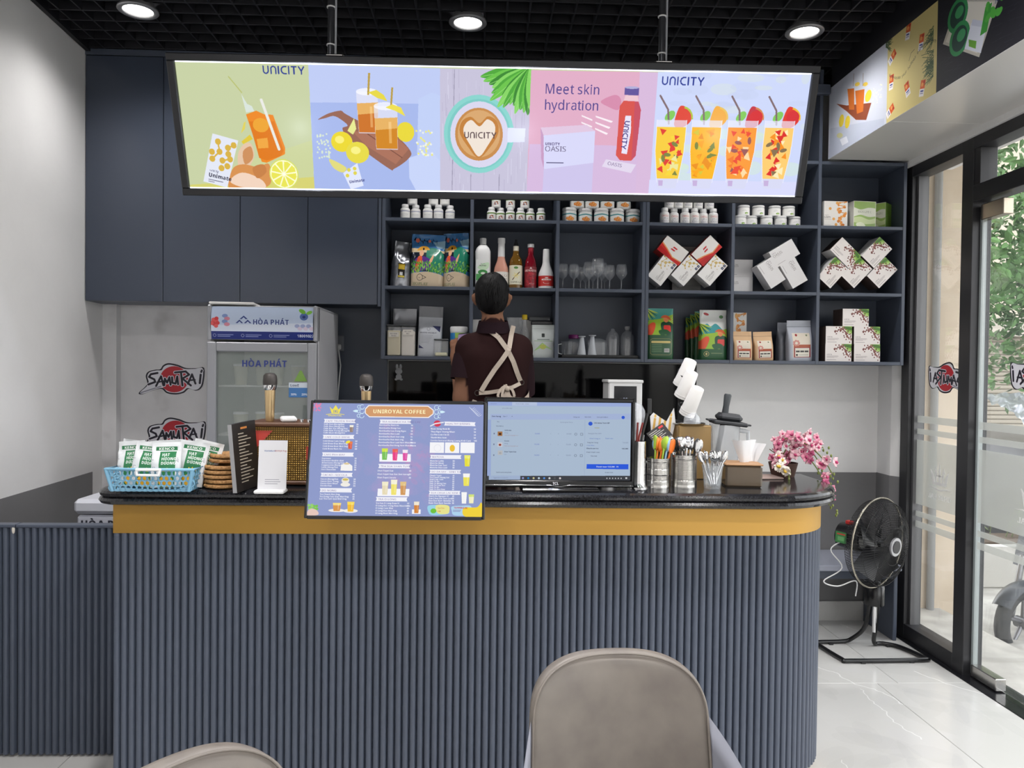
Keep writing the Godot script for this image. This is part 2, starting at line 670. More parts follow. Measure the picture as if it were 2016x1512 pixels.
func make_materials() -> void:
	wall_white = StandardMaterial3D.new()
	wall_white.albedo_texture = noise_tex(0.004, [0.0, 0.45, 1.0], [rgb(219, 218, 217), rgb(227, 226, 225), rgb(233, 232, 231)], 512, 3)
	wall_white.roughness = 0.75
	triplanar(wall_white, 0.5)
	wall_niche = StandardMaterial3D.new()
	wall_niche.albedo_texture = noise_tex(0.006, [0.0, 0.3, 0.62, 1.0], [rgb(190, 188, 188), rgb(220, 219, 220), rgb(226, 225, 226), rgb(231, 230, 231)], 512, 9)
	wall_niche.roughness = 0.75
	triplanar(wall_niche, 0.8)
	dado_grey = StandardMaterial3D.new()
	dado_grey.albedo_texture = noise_tex(0.006, [0.0, 1.0], [rgb(110, 109, 110), rgb(120, 119, 120)], 256, 4)
	dado_grey.roughness = 0.6
	triplanar(dado_grey, 0.6)
	navy = mat(rgb(72, 79, 93), 0.42)
	navy_gloss = mat(rgb(64, 71, 85), 0.22)
	black_paint = mat(rgb(24, 24, 29), 0.55)
	black_gloss = mat(rgb(8, 8, 10), 0.05, 0.0, 0.33)
	alu_dark = mat(rgb(44, 44, 47), 0.4, 0.2)
	steel = mat(rgb(196, 194, 190), 0.22, 1.0)
	chrome = mat(rgb(225, 225, 226), 0.08, 1.0)
	white_plastic = mat(rgb(226, 226, 226), 0.4)
	black_plastic = mat(rgb(26, 26, 28), 0.4)
	white_card = mat(rgb(228, 226, 224), 0.55)
	clear_glass = glass(Color(0.95, 0.97, 0.97), 0.04)
	clear_plastic = glass(Color(0.92, 0.93, 0.94), 0.12, 0.08)
	gold = StandardMaterial3D.new()
	gold.albedo_color = rgb(192, 148, 68)
	gold.roughness = 0.42
	gold.metallic = 0.3
	granite = StandardMaterial3D.new()
	granite.albedo_texture = noise_tex(0.12, [0.0, 0.5, 0.75, 1.0], [rgb(16, 16, 18), rgb(30, 30, 33), rgb(40, 41, 45), rgb(58, 59, 63)], 512, 5, 3)
	granite.roughness = 0.12
	triplanar(granite, 2.0)
	var p := Pic.new(1024, 1024, rgb(200, 199, 196))
	var g := RandomNumberGenerator.new()
	g.seed = 21
	for i in 90:
		p.ell(Vector2(g.randf() * 1024, g.randf() * 1024), g.randf_range(30, 160), g.randf_range(15, 60), Color(0.82, 0.815, 0.805, 0.14), g.randf() * PI)
	for i in 60:
		p.ell(Vector2(g.randf() * 1024, g.randf() * 1024), g.randf_range(30, 120), g.randf_range(10, 40), Color(0.71, 0.705, 0.7, 0.12), g.randf() * PI)
	for i in 9:
		var q := Vector2(g.randf() * 1024, g.randf() * 1024)
		var dir := Vector2.from_angle(g.randf_range(0.9, 1.5))
		var pts := []
		for k in 26:
			pts.append(q)
			q += dir.rotated(g.randf_range(-0.7, 0.7)) * 11.0
		p.line(pts, g.randf_range(1.5, 3.5), Color(0.93, 0.93, 0.92, 0.75), false)
	marble = printed(p.tex(), 0.16)
	marble.texture_repeat = true
	triplanar(marble, 0.55)

# a wall slab between two plan points (x, z), thickness to the left of a->b
func slab(a: Vector2, b: Vector2, y0: float, y1: float, thick: float) -> ArrayMesh:
	var g := G.new()
	var d := (b - a).normalized()
	var o := Vector2(d.y, -d.x) * thick
	var c := [a, b, b + o, a + o]
	var lo := []
	var hi := []
	for q in c:
		lo.append(Vector3(q.x, y0, q.y)); hi.append(Vector3(q.x, y1, q.y))
	var mid := (a + b + o) * 0.5
	var ctr := Vector3(mid.x, (y0 + y1) * 0.5, mid.y)
	for i in 4:
		var j := (i + 1) % 4
		var f := [lo[i], lo[j], hi[j], hi[i]]
		g._facing(f, (f[0] + f[2]) * 0.5 - ctr)
	g._facing([hi[0], hi[1], hi[2], hi[3]], Vector3.UP)
	g._facing([lo[0], lo[1], lo[2], lo[3]], Vector3.DOWN)
	return g.mesh()

func span_box(lo: Vector3, hi: Vector3, bev := 0.0) -> ArrayMesh:
	return G.new().box((lo + hi) * 0.5, (hi - lo).abs(), bev).mesh()

func build_room() -> void:
	# floor: slab and loose-laid stone tiles
	var fl := struct("floor", span_box(Vector3(-2.6, -0.12, -4.4), Vector3(2.33, -0.008, 3.4)), mat(rgb(130, 129, 126), 0.8))
	var rows := [4.17, 3.31, 2.51, 1.71, 0.91, 0.11, -0.69, -1.49, -2.29, -3.2]
	for r in rows.size() - 1:
		var x0 := (1.855 if r == 0 else 1.76 if r % 2 == 1 else 1.36) - 5 * 0.8
		for k in 7:
			var a := maxf(x0 + k * 0.8, -2.1)
			var b := minf(x0 + (k + 1) * 0.8, 2.17)
			if b - a < 0.03: continue
			part(fl, "tile", span_box(Vector3(a + 0.001, -0.008, -rows[r] + 0.001), Vector3(b - 0.001, 0.0, -rows[r + 1] - 0.001), 0.0012), marble)
	part(fl, "threshold", span_box(Vector3(2.171, -0.008, -4.02), Vector3(2.33, 0.002, 3.2), 0.001), granite, Vector3.ZERO, Vector3.ZERO, "dark stone strip under the glass front")
	# left wall runs a little askew
	var wl := struct("wall_left", slab(Vector2(-2.034, -4.17), Vector2(-1.546, 3.2), 0.0, 2.96, -0.15), wall_white)
	struct("trim_1", slab(Vector2(-2.0227, -4.0), Vector2(-1.546, 3.2), 0.0, 0.825, 0.003), dado_grey)
	struct("wall_back", span_box(Vector3(-2.3, 0, -4.35), Vector3(-0.6, 2.96, -4.17)), wall_niche)
	struct("wall_back_right", span_box(Vector3(-0.6, 0, -4.35), Vector3(2.29, 2.96, -4.17)), wall_white)
	struct("wall_pilaster", span_box(Vector3(-2.06, 0.0, -4.17), Vector3(-1.958, 1.72, -4.12)), wall_niche)
	struct("trim_2", span_box(Vector3(1.2, 0.11, -4.17), Vector3(2.19, 0.828, -4.166)), dado_grey)
	struct("baseboard_back", span_box(Vector3(1.2, 0.0, -4.17), Vector3(2.19, 0.11, -4.155), 0.002), marble)
	struct("wall_right", upright(PackedVector2Array([Vector2(2.19, -4.17), Vector2(2.19, -4.03), Vector2(2.235, -3.955), Vector2(2.29, -3.955), Vector2(2.29, -4.17)]), 0.0, 2.96), wall_white)
	struct("trim_3", upright(PackedVector2Array([Vector2(2.186, -4.166), Vector2(2.186, -4.029), Vector2(2.232, -3.951), Vector2(2.288, -3.951), Vector2(2.288, -4.16)]), 0.0, 0.83), dado_grey)
	struct("wall_front", span_box(Vector3(-1.75, 0, 3.2), Vector3(2.45, 2.96, 3.35)), wall_white)

# plan outline (x, z) raised from y0 to y1
func upright(plan: PackedVector2Array, y0: float, y1: float, smooth := false) -> ArrayMesh:
	var g := G.new()
	g.xf = Transform3D(Basis(Vector3(1, 0, 0), Vector3(0, 0, -1), Vector3(0, 1, 0)), Vector3.ZERO)
	var q := PackedVector2Array()
	for p in plan: q.append(Vector2(p.x, -p.y))
	g.prism(q, y0, y1, smooth)
	return g.mesh()

func build_ceiling() -> void:
	var c := struct("ceiling", span_box(Vector3(-2.4, 3.2, -4.4), Vector3(2.45, 3.3, 3.4)), black_paint)
	struct("wall_back_upper", span_box(Vector3(-2.3, 2.96, -4.35), Vector3(2.29, 3.2, -4.17)), black_paint)
	struct("wall_left_upper", slab(Vector2(-2.034, -4.17), Vector2(-1.546, 3.2), 2.96, 3.2, -0.15), black_paint)
	struct("wall_right_upper", span_box(Vector3(2.25, 2.96, -4.17), Vector3(2.45, 3.2, 3.35)), black_paint)
	struct("wall_front_upper", span_box(Vector3(-1.75, 2.96, 3.2), Vector3(2.45, 3.2, 3.35)), black_paint)
	var along := boxmesh(Vector3(0.009, 0.04, 7.3), 0.001)
	var across := boxmesh(Vector3(4.26, 0.04, 0.009), 0.001)
	for i in 42:
		var x := -2.02 + i * 0.1
		var z0 := -4.17
		part(c, "grid_blade", along, black_paint, Vector3(x, 2.98, -0.5))
	for i in 73:
		part(c, "grid_blade", across, black_paint, Vector3(0.1, 2.9795, -4.1 + i * 0.1))
	# wall angle round the edge
	part(c, "edge_trim", slab(Vector2(-2.03, -4.17), Vector2(-1.542, 3.2), 2.945, 2.998, 0.022), black_paint)

func build_lamps() -> void:
	var rim := G.new().lathe([Vector2(0.062, 0.035), Vector2(0.062, 0.004), Vector2(0.066, 0.0), Vector2(0.082, 0.0), Vector2(0.086, 0.004), Vector2(0.084, 0.012), Vector2(0.066, 0.03), Vector2(0.066, 0.04)], 32).mesh()
	var disc := G.new().lathe([Vector2(0.062, 0.012), Vector2(0.0, 0.012)], 32).mesh()
	var spots := [[-1.55, -3.45, "round recessed downlight nearest the white left wall, above cabinets"], [-0.095, -3.48, "round recessed downlight in the middle, above the lit sign"], [1.45, -3.48, "round recessed downlight on the right beside the posters"]]
	var n := 0
	for z in [-1.95, -0.45, 1.05, 2.5]:
		for x in [-0.9, 0.3, 1.35]:
			n += 1
			spots.append([x, z, "recessed downlight behind the viewer, %s row, %s" % [["nearest", "second", "third", "rearmost"][(n - 1) / 3], ["on the left", "in the centre", "on the right"][(n - 1) % 3]]])
	for s in spots:
		var o := thing("ceiling_light", s[2], "light", Vector3(s[0], 2.938, s[1]), 0.0, "recessed downlights in the grid ceiling")
		part(o, "rim", rim, mat(rgb(150, 150, 152), 0.35, 0.5))
		part(o, "lamp_lens", disc, glow(Color(1.0, 0.99, 0.97), 9.0))
		var l := SpotLight3D.new()
		l.name = "lamp_light"
		l.light_color = Color(1.0, 0.99, 0.985)
		l.light_energy = 0.85 if s[1] < -3.0 else 1.95
		l.light_size = 0.06
		l.spot_angle = 74.0
		l.spot_angle_attenuation = 1.0
		l.spot_range = 12.0
		l.spot_attenuation = 2.0
		l.shadow_enabled = true
		l.position = Vector3(0, 0.004, 0)
		l.rotation.x = -PI / 2
		o.add_child(l)

# ---------- glass shop front on the right, with the street beyond ----------
func sticker_art() -> ImageTexture:
	var p := Pic.new(920, 450, rgb(232, 232, 236))
	p.t = Transform2D(Vector2(2, 0), Vector2(0, 2), Vector2(-880, -1020))
	var ink := rgb(20, 16, 34)
	p.blob(sticker_outline(0.0), ink)
	p.blob(sticker_outline(-11.0), rgb(226, 226, 232))
	p.ell(Vector2(690, 626), 98, 92, rgb(190, 34, 48))
	p.line([Vector2(462, 722), Vector2(600, 676)], 9, rgb(150, 150, 162))
	var strokes := [[[575, 583, 530, 592, 517, 611, 553, 628, 560, 646, 512, 664], 9], [[566, 674, 600, 606, 616, 668], 9], [[574, 648, 616, 640], 6], [[622, 668, 626, 622, 642, 650, 658, 612, 666, 664], 9],
		[[676, 612, 678, 650, 700, 656, 712, 606, 718, 660], 9], [[738, 580, 748, 668], 10], [[696, 578, 770, 570, 794, 592, 748, 620], 9], [[748, 620, 806, 668], 9], [[786, 656, 814, 590, 838, 654], 9], [[792, 632, 834, 628], 6],
		[[874, 592, 868, 650], 10], [[882, 562, 878, 572], 9]]
	for pass_ in 2:
		for s in strokes:
			var q := []
			for i in range(0, s[0].size(), 2): q.append(Vector2(s[0][i], s[0][i + 1]))
			p.line(q, s[1] + (15.0 if pass_ == 0 else 5.0), rgb(222, 220, 228) if pass_ == 0 else ink)
	return p.tex()

func sticker_outline(grow: float) -> Array:
	var raw := [446, 724, 502, 664, 494, 606, 512, 574, 560, 560, 594, 556, 614, 528, 652, 513, 716, 524, 772, 545, 842, 546, 898, 544, 894, 648, 872, 692, 838, 704, 792, 692, 758, 720, 702, 733, 640, 724, 602, 694, 540, 708, 472, 733]
	var c := Vector2(680, 626)
	var out := []
	for i in range(0, raw.size(), 2):
		var q := Vector2(raw[i], raw[i + 1])
		out.append(q + (q - c).normalized() * grow)
	return out

# die-cut sticker, 0.37 m wide when k = 1, lying in the x, y plane
func sticker_mesh(k: float, mirrored: bool) -> ArrayMesh:
	var g := G.new()
	var poly := PackedVector2Array()
	var src := sticker_outline(0.0)
	var m := src.size()
	var pts := []
	for i in m:
		for s in 4: pts.append(src[i].cubic_interpolate(src[(i + 1) % m], src[(i + m - 1) % m], src[(i + 2) % m], s / 4.0))
	var sc := 0.37 / 458.0 * k
	for q in pts: poly.append(Vector2((q.x - 670.0) * sc * (-1.0 if mirrored else 1.0), (624.0 - q.y) * sc))
	var ix := Geometry2D.triangulate_polygon(poly)
	for i in range(0, ix.size(), 3):
		var a := [ix[i], ix[i + 1], ix[i + 2]]
		if (poly[a[1]] - poly[a[0]]).cross(poly[a[2]] - poly[a[0]]) < 0.0: a.reverse()
		var w := []
		for j in a: w.append(Vector2((pts[j].x - 440.0) / 460.0, (pts[j].y - 510.0) / 225.0))
		var z := Vector3(0, 0, 1)
		for back in [false, true]:
			var zz := -0.0008 if back else 0.0
			var f := [0, 1, 2] if not back else [2, 1, 0]
			var n := -z if back else z
			g.tri(Vector3(poly[a[f[0]]].x, poly[a[f[0]]].y, zz), Vector3(poly[a[f[1]]].x, poly[a[f[1]]].y, zz), Vector3(poly[a[f[2]]].x, poly[a[f[2]]].y, zz), n, n, n, w[f[0]], w[f[1]], w[f[2]])
	return g.mesh()

func crown_polys() -> Array:
	# a five-point crown with letter strokes inside, over a flourish; unit is metres, centre at 0
	var out := []
	out.append([Vector2(-0.075, 0.03), Vector2(-0.055, -0.045), Vector2(0.055, -0.045), Vector2(0.075, 0.03), Vector2(0.05, 0.005), Vector2(0.04, -0.03), Vector2(-0.04, -0.03), Vector2(-0.05, 0.005)])
	out.append([Vector2(-0.045, 0.02), Vector2(-0.03, 0.045), Vector2(-0.022, 0.02), Vector2(-0.022, -0.03), Vector2(-0.034, -0.03), Vector2(-0.034, 0.018)])
	out.append([Vector2(0.045, 0.02), Vector2(0.03, 0.045), Vector2(0.022, 0.02), Vector2(0.022, -0.03), Vector2(0.034, -0.03), Vector2(0.034, 0.018)])
	out.append([Vector2(-0.008, 0.02), Vector2(0.0, 0.075), Vector2(0.008, 0.02), Vector2(0.008, -0.03), Vector2(-0.008, -0.03)])
	out.append([Vector2(-0.024, -0.002), Vector2(0.024, -0.002), Vector2(0.024, 0.006), Vector2(-0.024, 0.006)])
	out.append([Vector2(-0.11, -0.062), Vector2(-0.06, -0.055), Vector2(0.0, -0.066), Vector2(0.06, -0.055), Vector2(0.11, -0.062), Vector2(0.06, -0.061), Vector2(0.0, -0.073), Vector2(-0.06, -0.061)])
	return out

func build_facade() -> void:
	var sf := struct("wall_soffit", span_box(Vector3(1.767, 2.5, -3.89), Vector3(2.25, 2.96, 3.2)), black_paint)
	var panel := mat(rgb(214, 212, 208), 0.3, 0.15)
	var joints := [3.9, 3.3, 2.1, 0.9, -0.3, -1.5, -3.2]
	for i in joints.size() - 1:
		part(sf, "soffit_panel", span_box(Vector3(1.766, 2.484, -joints[i] + 0.001), Vector3(2.2, 2.5, -joints[i + 1] - 0.001), 0.001), panel)
	# glazing frames
	var fr := struct("window_1", span_box(Vector3(2.2, 0.0, -3.955), Vector3(2.29, 2.455, -3.885), 0.002), alu_dark)
	part(fr, "frame_post", span_box(Vector3(2.2, 0.0, -3.471), Vector3(2.29, 2.455, -3.39), 0.002), alu_dark)
	part(fr, "frame_head", span_box(Vector3(2.2, 2.4, -3.885), Vector3(2.29, 2.455, -3.471), 0.002), alu_dark)
	part(fr, "frame_sill", span_box(Vector3(2.2, 0.002, -3.885), Vector3(2.29, 0.075, -3.471), 0.002), alu_dark)
	part(fr, "glass_pane", span_box(Vector3(2.244, 0.07, -3.89), Vector3(2.25, 2.41, -3.46)), clear_glass)
	var bead := mat(rgb(92, 92, 94), 0.4, 0.3)
	for z in [[-3.885, -3.868], [-3.488, -3.471]]:
		part(fr, "glazing_bead", span_box(Vector3(2.225, 0.075, z[0]), Vector3(2.275, 2.4, z[1])), bead)
	struct("trim_4", span_box(Vector3(2.185, 2.455, -3.96), Vector3(2.3, 2.502, 3.2)), wall_white)
	struct("wall_over_glass", span_box(Vector3(2.25, 2.46, -3.955), Vector3(2.45, 2.96, 3.2)), wall_white)
	# door with transom light above
	var dr := struct("door_1", span_box(Vector3(2.244, 0.012, -3.375), Vector3(2.254, 2.14, -2.45), 0.002), clear_glass)
	var patch := mat(rgb(176, 166, 150), 0.25, 0.9)
	part(dr, "top_patch_fitting", span_box(Vector3(2.225, 2.075, -3.372), Vector3(2.272, 2.145, -3.22), 0.003), patch)
	part(dr, "bottom_patch_fitting", span_box(Vector3(2.225, 0.006, -3.372), Vector3(2.272, 0.06, -3.2), 0.003), steel)
	part(dr, "edge_seal", span_box(Vector3(2.238, 0.012, -3.39), Vector3(2.26, 2.14, -3.376)), mat(rgb(150, 158, 158), 0.3))
	var w2 := struct("window_2", span_box(Vector3(2.2, 2.16, -3.39), Vector3(2.29, 2.235, 3.2), 0.002), alu_dark)
	part(w2, "frame_head", span_box(Vector3(2.2, 2.4, -3.39), Vector3(2.29, 2.455, 3.2), 0.002), alu_dark)
	part(w2, "glass_pane", span_box(Vector3(2.244, 2.23, -3.39), Vector3(2.25, 2.41, 3.2)), clear_glass)
	part(w2, "frame_stile", span_box(Vector3(2.205, 2.235, -3.389), Vector3(2.285, 2.4, -3.35), 0.002), alu_dark)
	for z in [-1.5, 0.4, 2.2]:
		part(w2, "frame_post", span_box(Vector3(2.2, 0.0, z), Vector3(2.29, 2.16, z + 0.08), 0.002), alu_dark)
	var w3 := struct("window_3", span_box(Vector3(2.244, 0.012, -2.44), Vector3(2.254, 2.16, 3.2)), clear_glass)
	# frosted bands and lettering stuck on the glass
	var frost := film(Color(0.86, 0.87, 0.85), 0.5)
	var frost2 := film(Color(0.97, 0.97, 0.96), 0.85)
	for pane in [[fr, -3.868, -3.488, 2.2425], [dr, -3.37, -2.46, 2.2425]]:
		for b in [[1.13, 1.165], [1.07, 1.098], [0.708, 1.04], [0.645, 0.672], [0.588, 0.621]]:
			part(pane[0], "frosted_band", span_box(Vector3(pane[3] - 0.0004, b[0], pane[1]), Vector3(pane[3] + 0.0004, b[1], pane[2])), frost)
		var mid := -3.665 if pane[1] < -3.6 else -3.02
		var g := G.new()
		g.xf = Transform3D(Basis(Vector3(0, 0, -1), Vector3.UP, Vector3(1, 0, 0)), Vector3(pane[3] - 0.0012, 0.875, mid))
		for q in crown_polys(): g.prism(PackedVector2Array(q), -0.0003, 0.0003)
		part(pane[0], "crown_emblem", g.mesh(), frost2)
		var tm := TextMesh.new()
		tm.font = serif_bold
		tm.text = "UNIROYAL"
		tm.font_size = 24
		tm.pixel_size = 0.0014
		tm.depth = 0.0006
		var lt := part(pane[0], "lettering", tm, frost2, Vector3(pane[3] - 0.0012, 0.772, mid), Vector3(0, PI / 2, 0))
	var art := printed(sticker_art(), 0.4)
	var st := art.duplicate()
	solo("glass_sticker", "mirrored red and black brush-lettered sticker on the narrow glass pane", "sticker", sticker_mesh(0.86, false), st, Vector3(2.2432, 1.362, -3.62), Vector3(0, PI / 2, 0), "brush-lettered stickers on the glass")
	solo("glass_sticker", "mirrored red and black brush-lettered sticker on the glass door", "sticker", sticker_mesh(0.86, false), st, Vector3(2.2432, 1.372, -3.02), Vector3(0, PI / 2, 0), "brush-lettered stickers on the glass")
	solo("wall_sticker", "red disc sticker with brush lettering, fully visible beside the fridge", "sticker", sticker_mesh(0.95, false), art, Vector3(-1.69, 1.306, -4.168), Vector3.ZERO, "brush-lettered stickers on the niche wall")
	solo("wall_sticker", "lower red disc sticker with brush lettering behind the snack basket", "sticker", sticker_mesh(0.95, false), art, Vector3(-1.681, 1.013, -4.168), Vector3.ZERO, "brush-lettered stickers on the niche wall")
	var bn := G.new()
	for q in [[0.0, 0.0, 0.019, 0.017], [0.0, -0.03, 0.016, 0.016], [-0.01, 0.024, 0.007, 0.015], [0.01, 0.024, 0.007, 0.015], [-0.014, -0.044, 0.008, 0.006], [0.014, -0.044, 0.008, 0.006]]:
		var e := PackedVector2Array()
		for k in 20: e.append(Vector2(q[0] + cos(TAU * k / 20) * q[2], q[1] + sin(TAU * k / 20) * q[3]))
		bn.prism(e, 0, 0.001)
	solo("rabbit_sticker", "small white rabbit sticker on the black splashback", "sticker", bn.mesh(), mat(rgb(170, 170, 172), 0.5), Vector3(-0.468, 1.362, -4.155))
	build_posters()

func bag_sachet(p: Pic, c: Vector2, turn: float, s := 1.0) -> void:
	p.t = Transform2D(turn, c) * Transform2D(0.0, Vector2(s, s), 0.0, Vector2.ZERO)
	p.rect(-17, -32, 34, 64, rgb(226, 222, 222))
	p.rect(-17, -32, 34, 34, rgb(206, 92, 44))
	p.ell(Vector2(-4, -14), 8, 8, rgb(224, 150, 80))
	p.ell(Vector2(8, -24), 7, 6, rgb(168, 52, 34))
	p.rect(-11, 8, 22, 6, rgb(70, 80, 140))
	p.rect(-11, 18, 22, 4, rgb(150, 150, 170))
	p.t = Transform2D()

func build_posters() -> void:
	# three prints on the face of the soffit, 1 mm of print to 1 pixel
	var p := Pic.new(1900, 361, rgb(190, 194, 206))
	# glasses of tea on a board
	p.poly([Vector2(18, 208), Vector2(552, 331), Vector2(559, 515), Vector2(5, 362)], rgb(176, 182, 198))
	p.poly([Vector2(81, 103), Vector2(192, 150), Vector2(436, 222), Vector2(391, 286), Vector2(291, 253), Vector2(194, 179)], rgb(134, 70, 48))
	for q in [[Vector2(198, 72), Vector2(268, 94), Vector2(272, 198), Vector2(220, 180)], [Vector2(277, 110), Vector2(369, 135), Vector2(360, 236), Vector2(299, 227)]]: p.poly(q, rgb(196, 106, 44))
	p.line([Vector2(262, 22), Vector2(257, 78)], 4, rgb(130, 110, 90))
	p.line([Vector2(353, 56), Vector2(352, 113)], 4, rgb(130, 110, 90))
	for q in [[Vector2(298, 86), 26], [Vector2(376, 115), 24]]: p.ell(q[0], q[1], 9, rgb(216, 186, 76), 0.3)
	for q in [[Vector2(141, 208), 27, 30], [Vector2(205, 235), 26, 30], [Vector2(406, 180), 30, 26]]: p.ell(q[0], q[1], q[2], rgb(214, 190, 60))
	p.ell(Vector2(125, 276), 34, 12, rgb(188, 186, 140), 0.3)
	p.poly([Vector2(126, 297), Vector2(198, 302), Vector2(218, 337), Vector2(155, 336)], rgb(214, 216, 224))
	for k in 26: p.ell(Vector2(488, 198) + Vector2(rng.randf_range(-40, 40), rng.randf_range(-34, 44)), 3, 3, rgb(226, 226, 190))
	# yellow print with sachets, fir twigs and a waving line of words
	p.rect(572, 0, 372, 361, rgb(206, 190, 128))
	for s in [[Vector2(733, 29), 0.2], [Vector2(833, 115), 0.18], [Vector2(610, 86), 1.0], [Vector2(607, 193), 0.1], [Vector2(736, 270), -0.3], [Vector2(847, 307), 0.25], [Vector2(602, 316), 1.1]]: bag_sachet(p, s[0], s[1], 1.0)
	for tw in [[Vector2(554, -9), 2.5, 90.0], [Vector2(918, 114), 2.8, 110.0], [Vector2(922, 210), 2.9, 120.0], [Vector2(923, 258), 3.1, 90.0]]:
		for k in 46:
			var a: float = tw[1] + rng.randf_range(-0.7, 0.7) if tw[1] > 2.6 else rng.randf_range(-0.3, 0.9)
			var b: Vector2 = tw[0] + Vector2(0, rng.randf_range(-30, 30))
			p.line([b, b + Vector2.from_angle(a) * rng.randf_range(25, tw[2] * 0.75)], 2, rgb(72, 92, 62), false)
	var x := 590.0
	for word in ["Rejuvenate your holiday", "experience with", "every sip"]:
		for ch in word + " ":
			var wd := p.text(ch, x, 170 + 34 * sin((x - 600.0) * 0.018), 13, rgb(70, 66, 60), sans) if ch != " " else 6.0
			x += maxf(wd, 3.0) + 2.0
	p.line([Vector2(744, 155), Vector2(759, 129), Vector2(784, 124)], 2, rgb(80, 70, 60))
	# dark print with a tray, green rings and a white jar
	p.rect(944, 0, 956, 361, rgb(40, 40, 46))
	for k in 260:
		var b := Vector2(rng.randf_range(944, 1890), rng.randf() * 361)
		p.line([b, b + Vector2(rng.randf_range(20, 60), rng.randf_range(-10, 10))], 1.5, Color(0.3, 0.3, 0.33, 0.35), false)
	p.poly([Vector2(1070, 60), Vector2(1299, 170), Vector2(1204, 328), Vector2(982, 187)], rgb(196, 190, 176))
	p.poly([Vector2(1086, 74), Vector2(1276, 165), Vector2(1192, 309), Vector2(1000, 186)], rgb(222, 216, 202))
	for c in [Vector2(1072, 118), Vector2(1086, 210)]:
		p.ell(c, 62, 62, rgb(58, 140, 84))
		p.ell(c, 46, 46, rgb(44, 70, 62))
		p.ell(c + Vector2(10, -8), 26, 22, rgb(70, 150, 96))
	p.poly([Vector2(1155, 184), Vector2(1242, 233), Vector2(1213, 317), Vector2(1118, 262)], rgb(226, 228, 236))
	p.poly([Vector2(1162, 173), Vector2(1248, 222), Vector2(1244, 242), Vector2(1155, 192)], rgb(206, 208, 220))
	p.text("UNICITY", 1278, 150, 13, rgb(60, 66, 120), sans)
	p.text("JUICE", 1284, 172, 13, rgb(60, 66, 120), sans_bold)
	p.poly([Vector2(1142, 238), Vector2(1187, 263), Vector2(1183, 289), Vector2(1143, 263)], rgb(110, 170, 60))
	for k in 9:
		var a: Vector2 = Vector2(1235, 163) + Vector2(k * 4, 0)
		p.line([a, a + Vector2(-26, 90)], 5, rgb(72, 160, 66), false)
		p.ell(Vector2(1281, 173) + Vector2(rng.randf_range(-40, 50), rng.randf_range(-20, 40)), 18, 12, rgb(88, 178, 72), rng.randf() * 3)
	var m := printed(p.tex(), 0.65, 0.3)
	var names := ["poster of iced tea and lemons on the soffit, nearest the shelves", "yellow poster of scattered sachets and fir twigs on the soffit", "dark poster of a white jar in a tray on the soffit"]
	var cut := [0.0, 0.572, 0.944, 1.9]
	for i in 3:
		var g := G.new()
		var z0: float = -3.9 + cut[i]
		var z1: float = -3.9 + cut[i + 1]
		var k := G.new().box(Vector3(1.7635, 2.6645, (z0 + z1) * 0.5), Vector3(0.004, 0.361, z1 - z0 - 0.001))
		g.quad(Vector3(1.7612, 2.484, z0), Vector3(1.7612, 2.484, z1), Vector3(1.7612, 2.845, z1), Vector3(1.7612, 2.845, z0), Vector2(cut[i] / 1.9, 1), Vector2(cut[i + 1] / 1.9, 0))
		solo("soffit_poster", names[i], "poster", layered([[g, m], [k, white_plastic]]), null, Vector3.ZERO, Vector3.ZERO, "posters along the soffit")
	# plain white boards go on towards the viewer
	solo("soffit_poster", "plain continuation board of the soffit posters outside the picture", "poster", span_box(Vector3(1.7612, 2.484, -1.99), Vector3(1.7655, 2.845, 3.1)), mat(rgb(120, 120, 118), 0.4), Vector3.ZERO, Vector3.ZERO, "posters along the soffit")

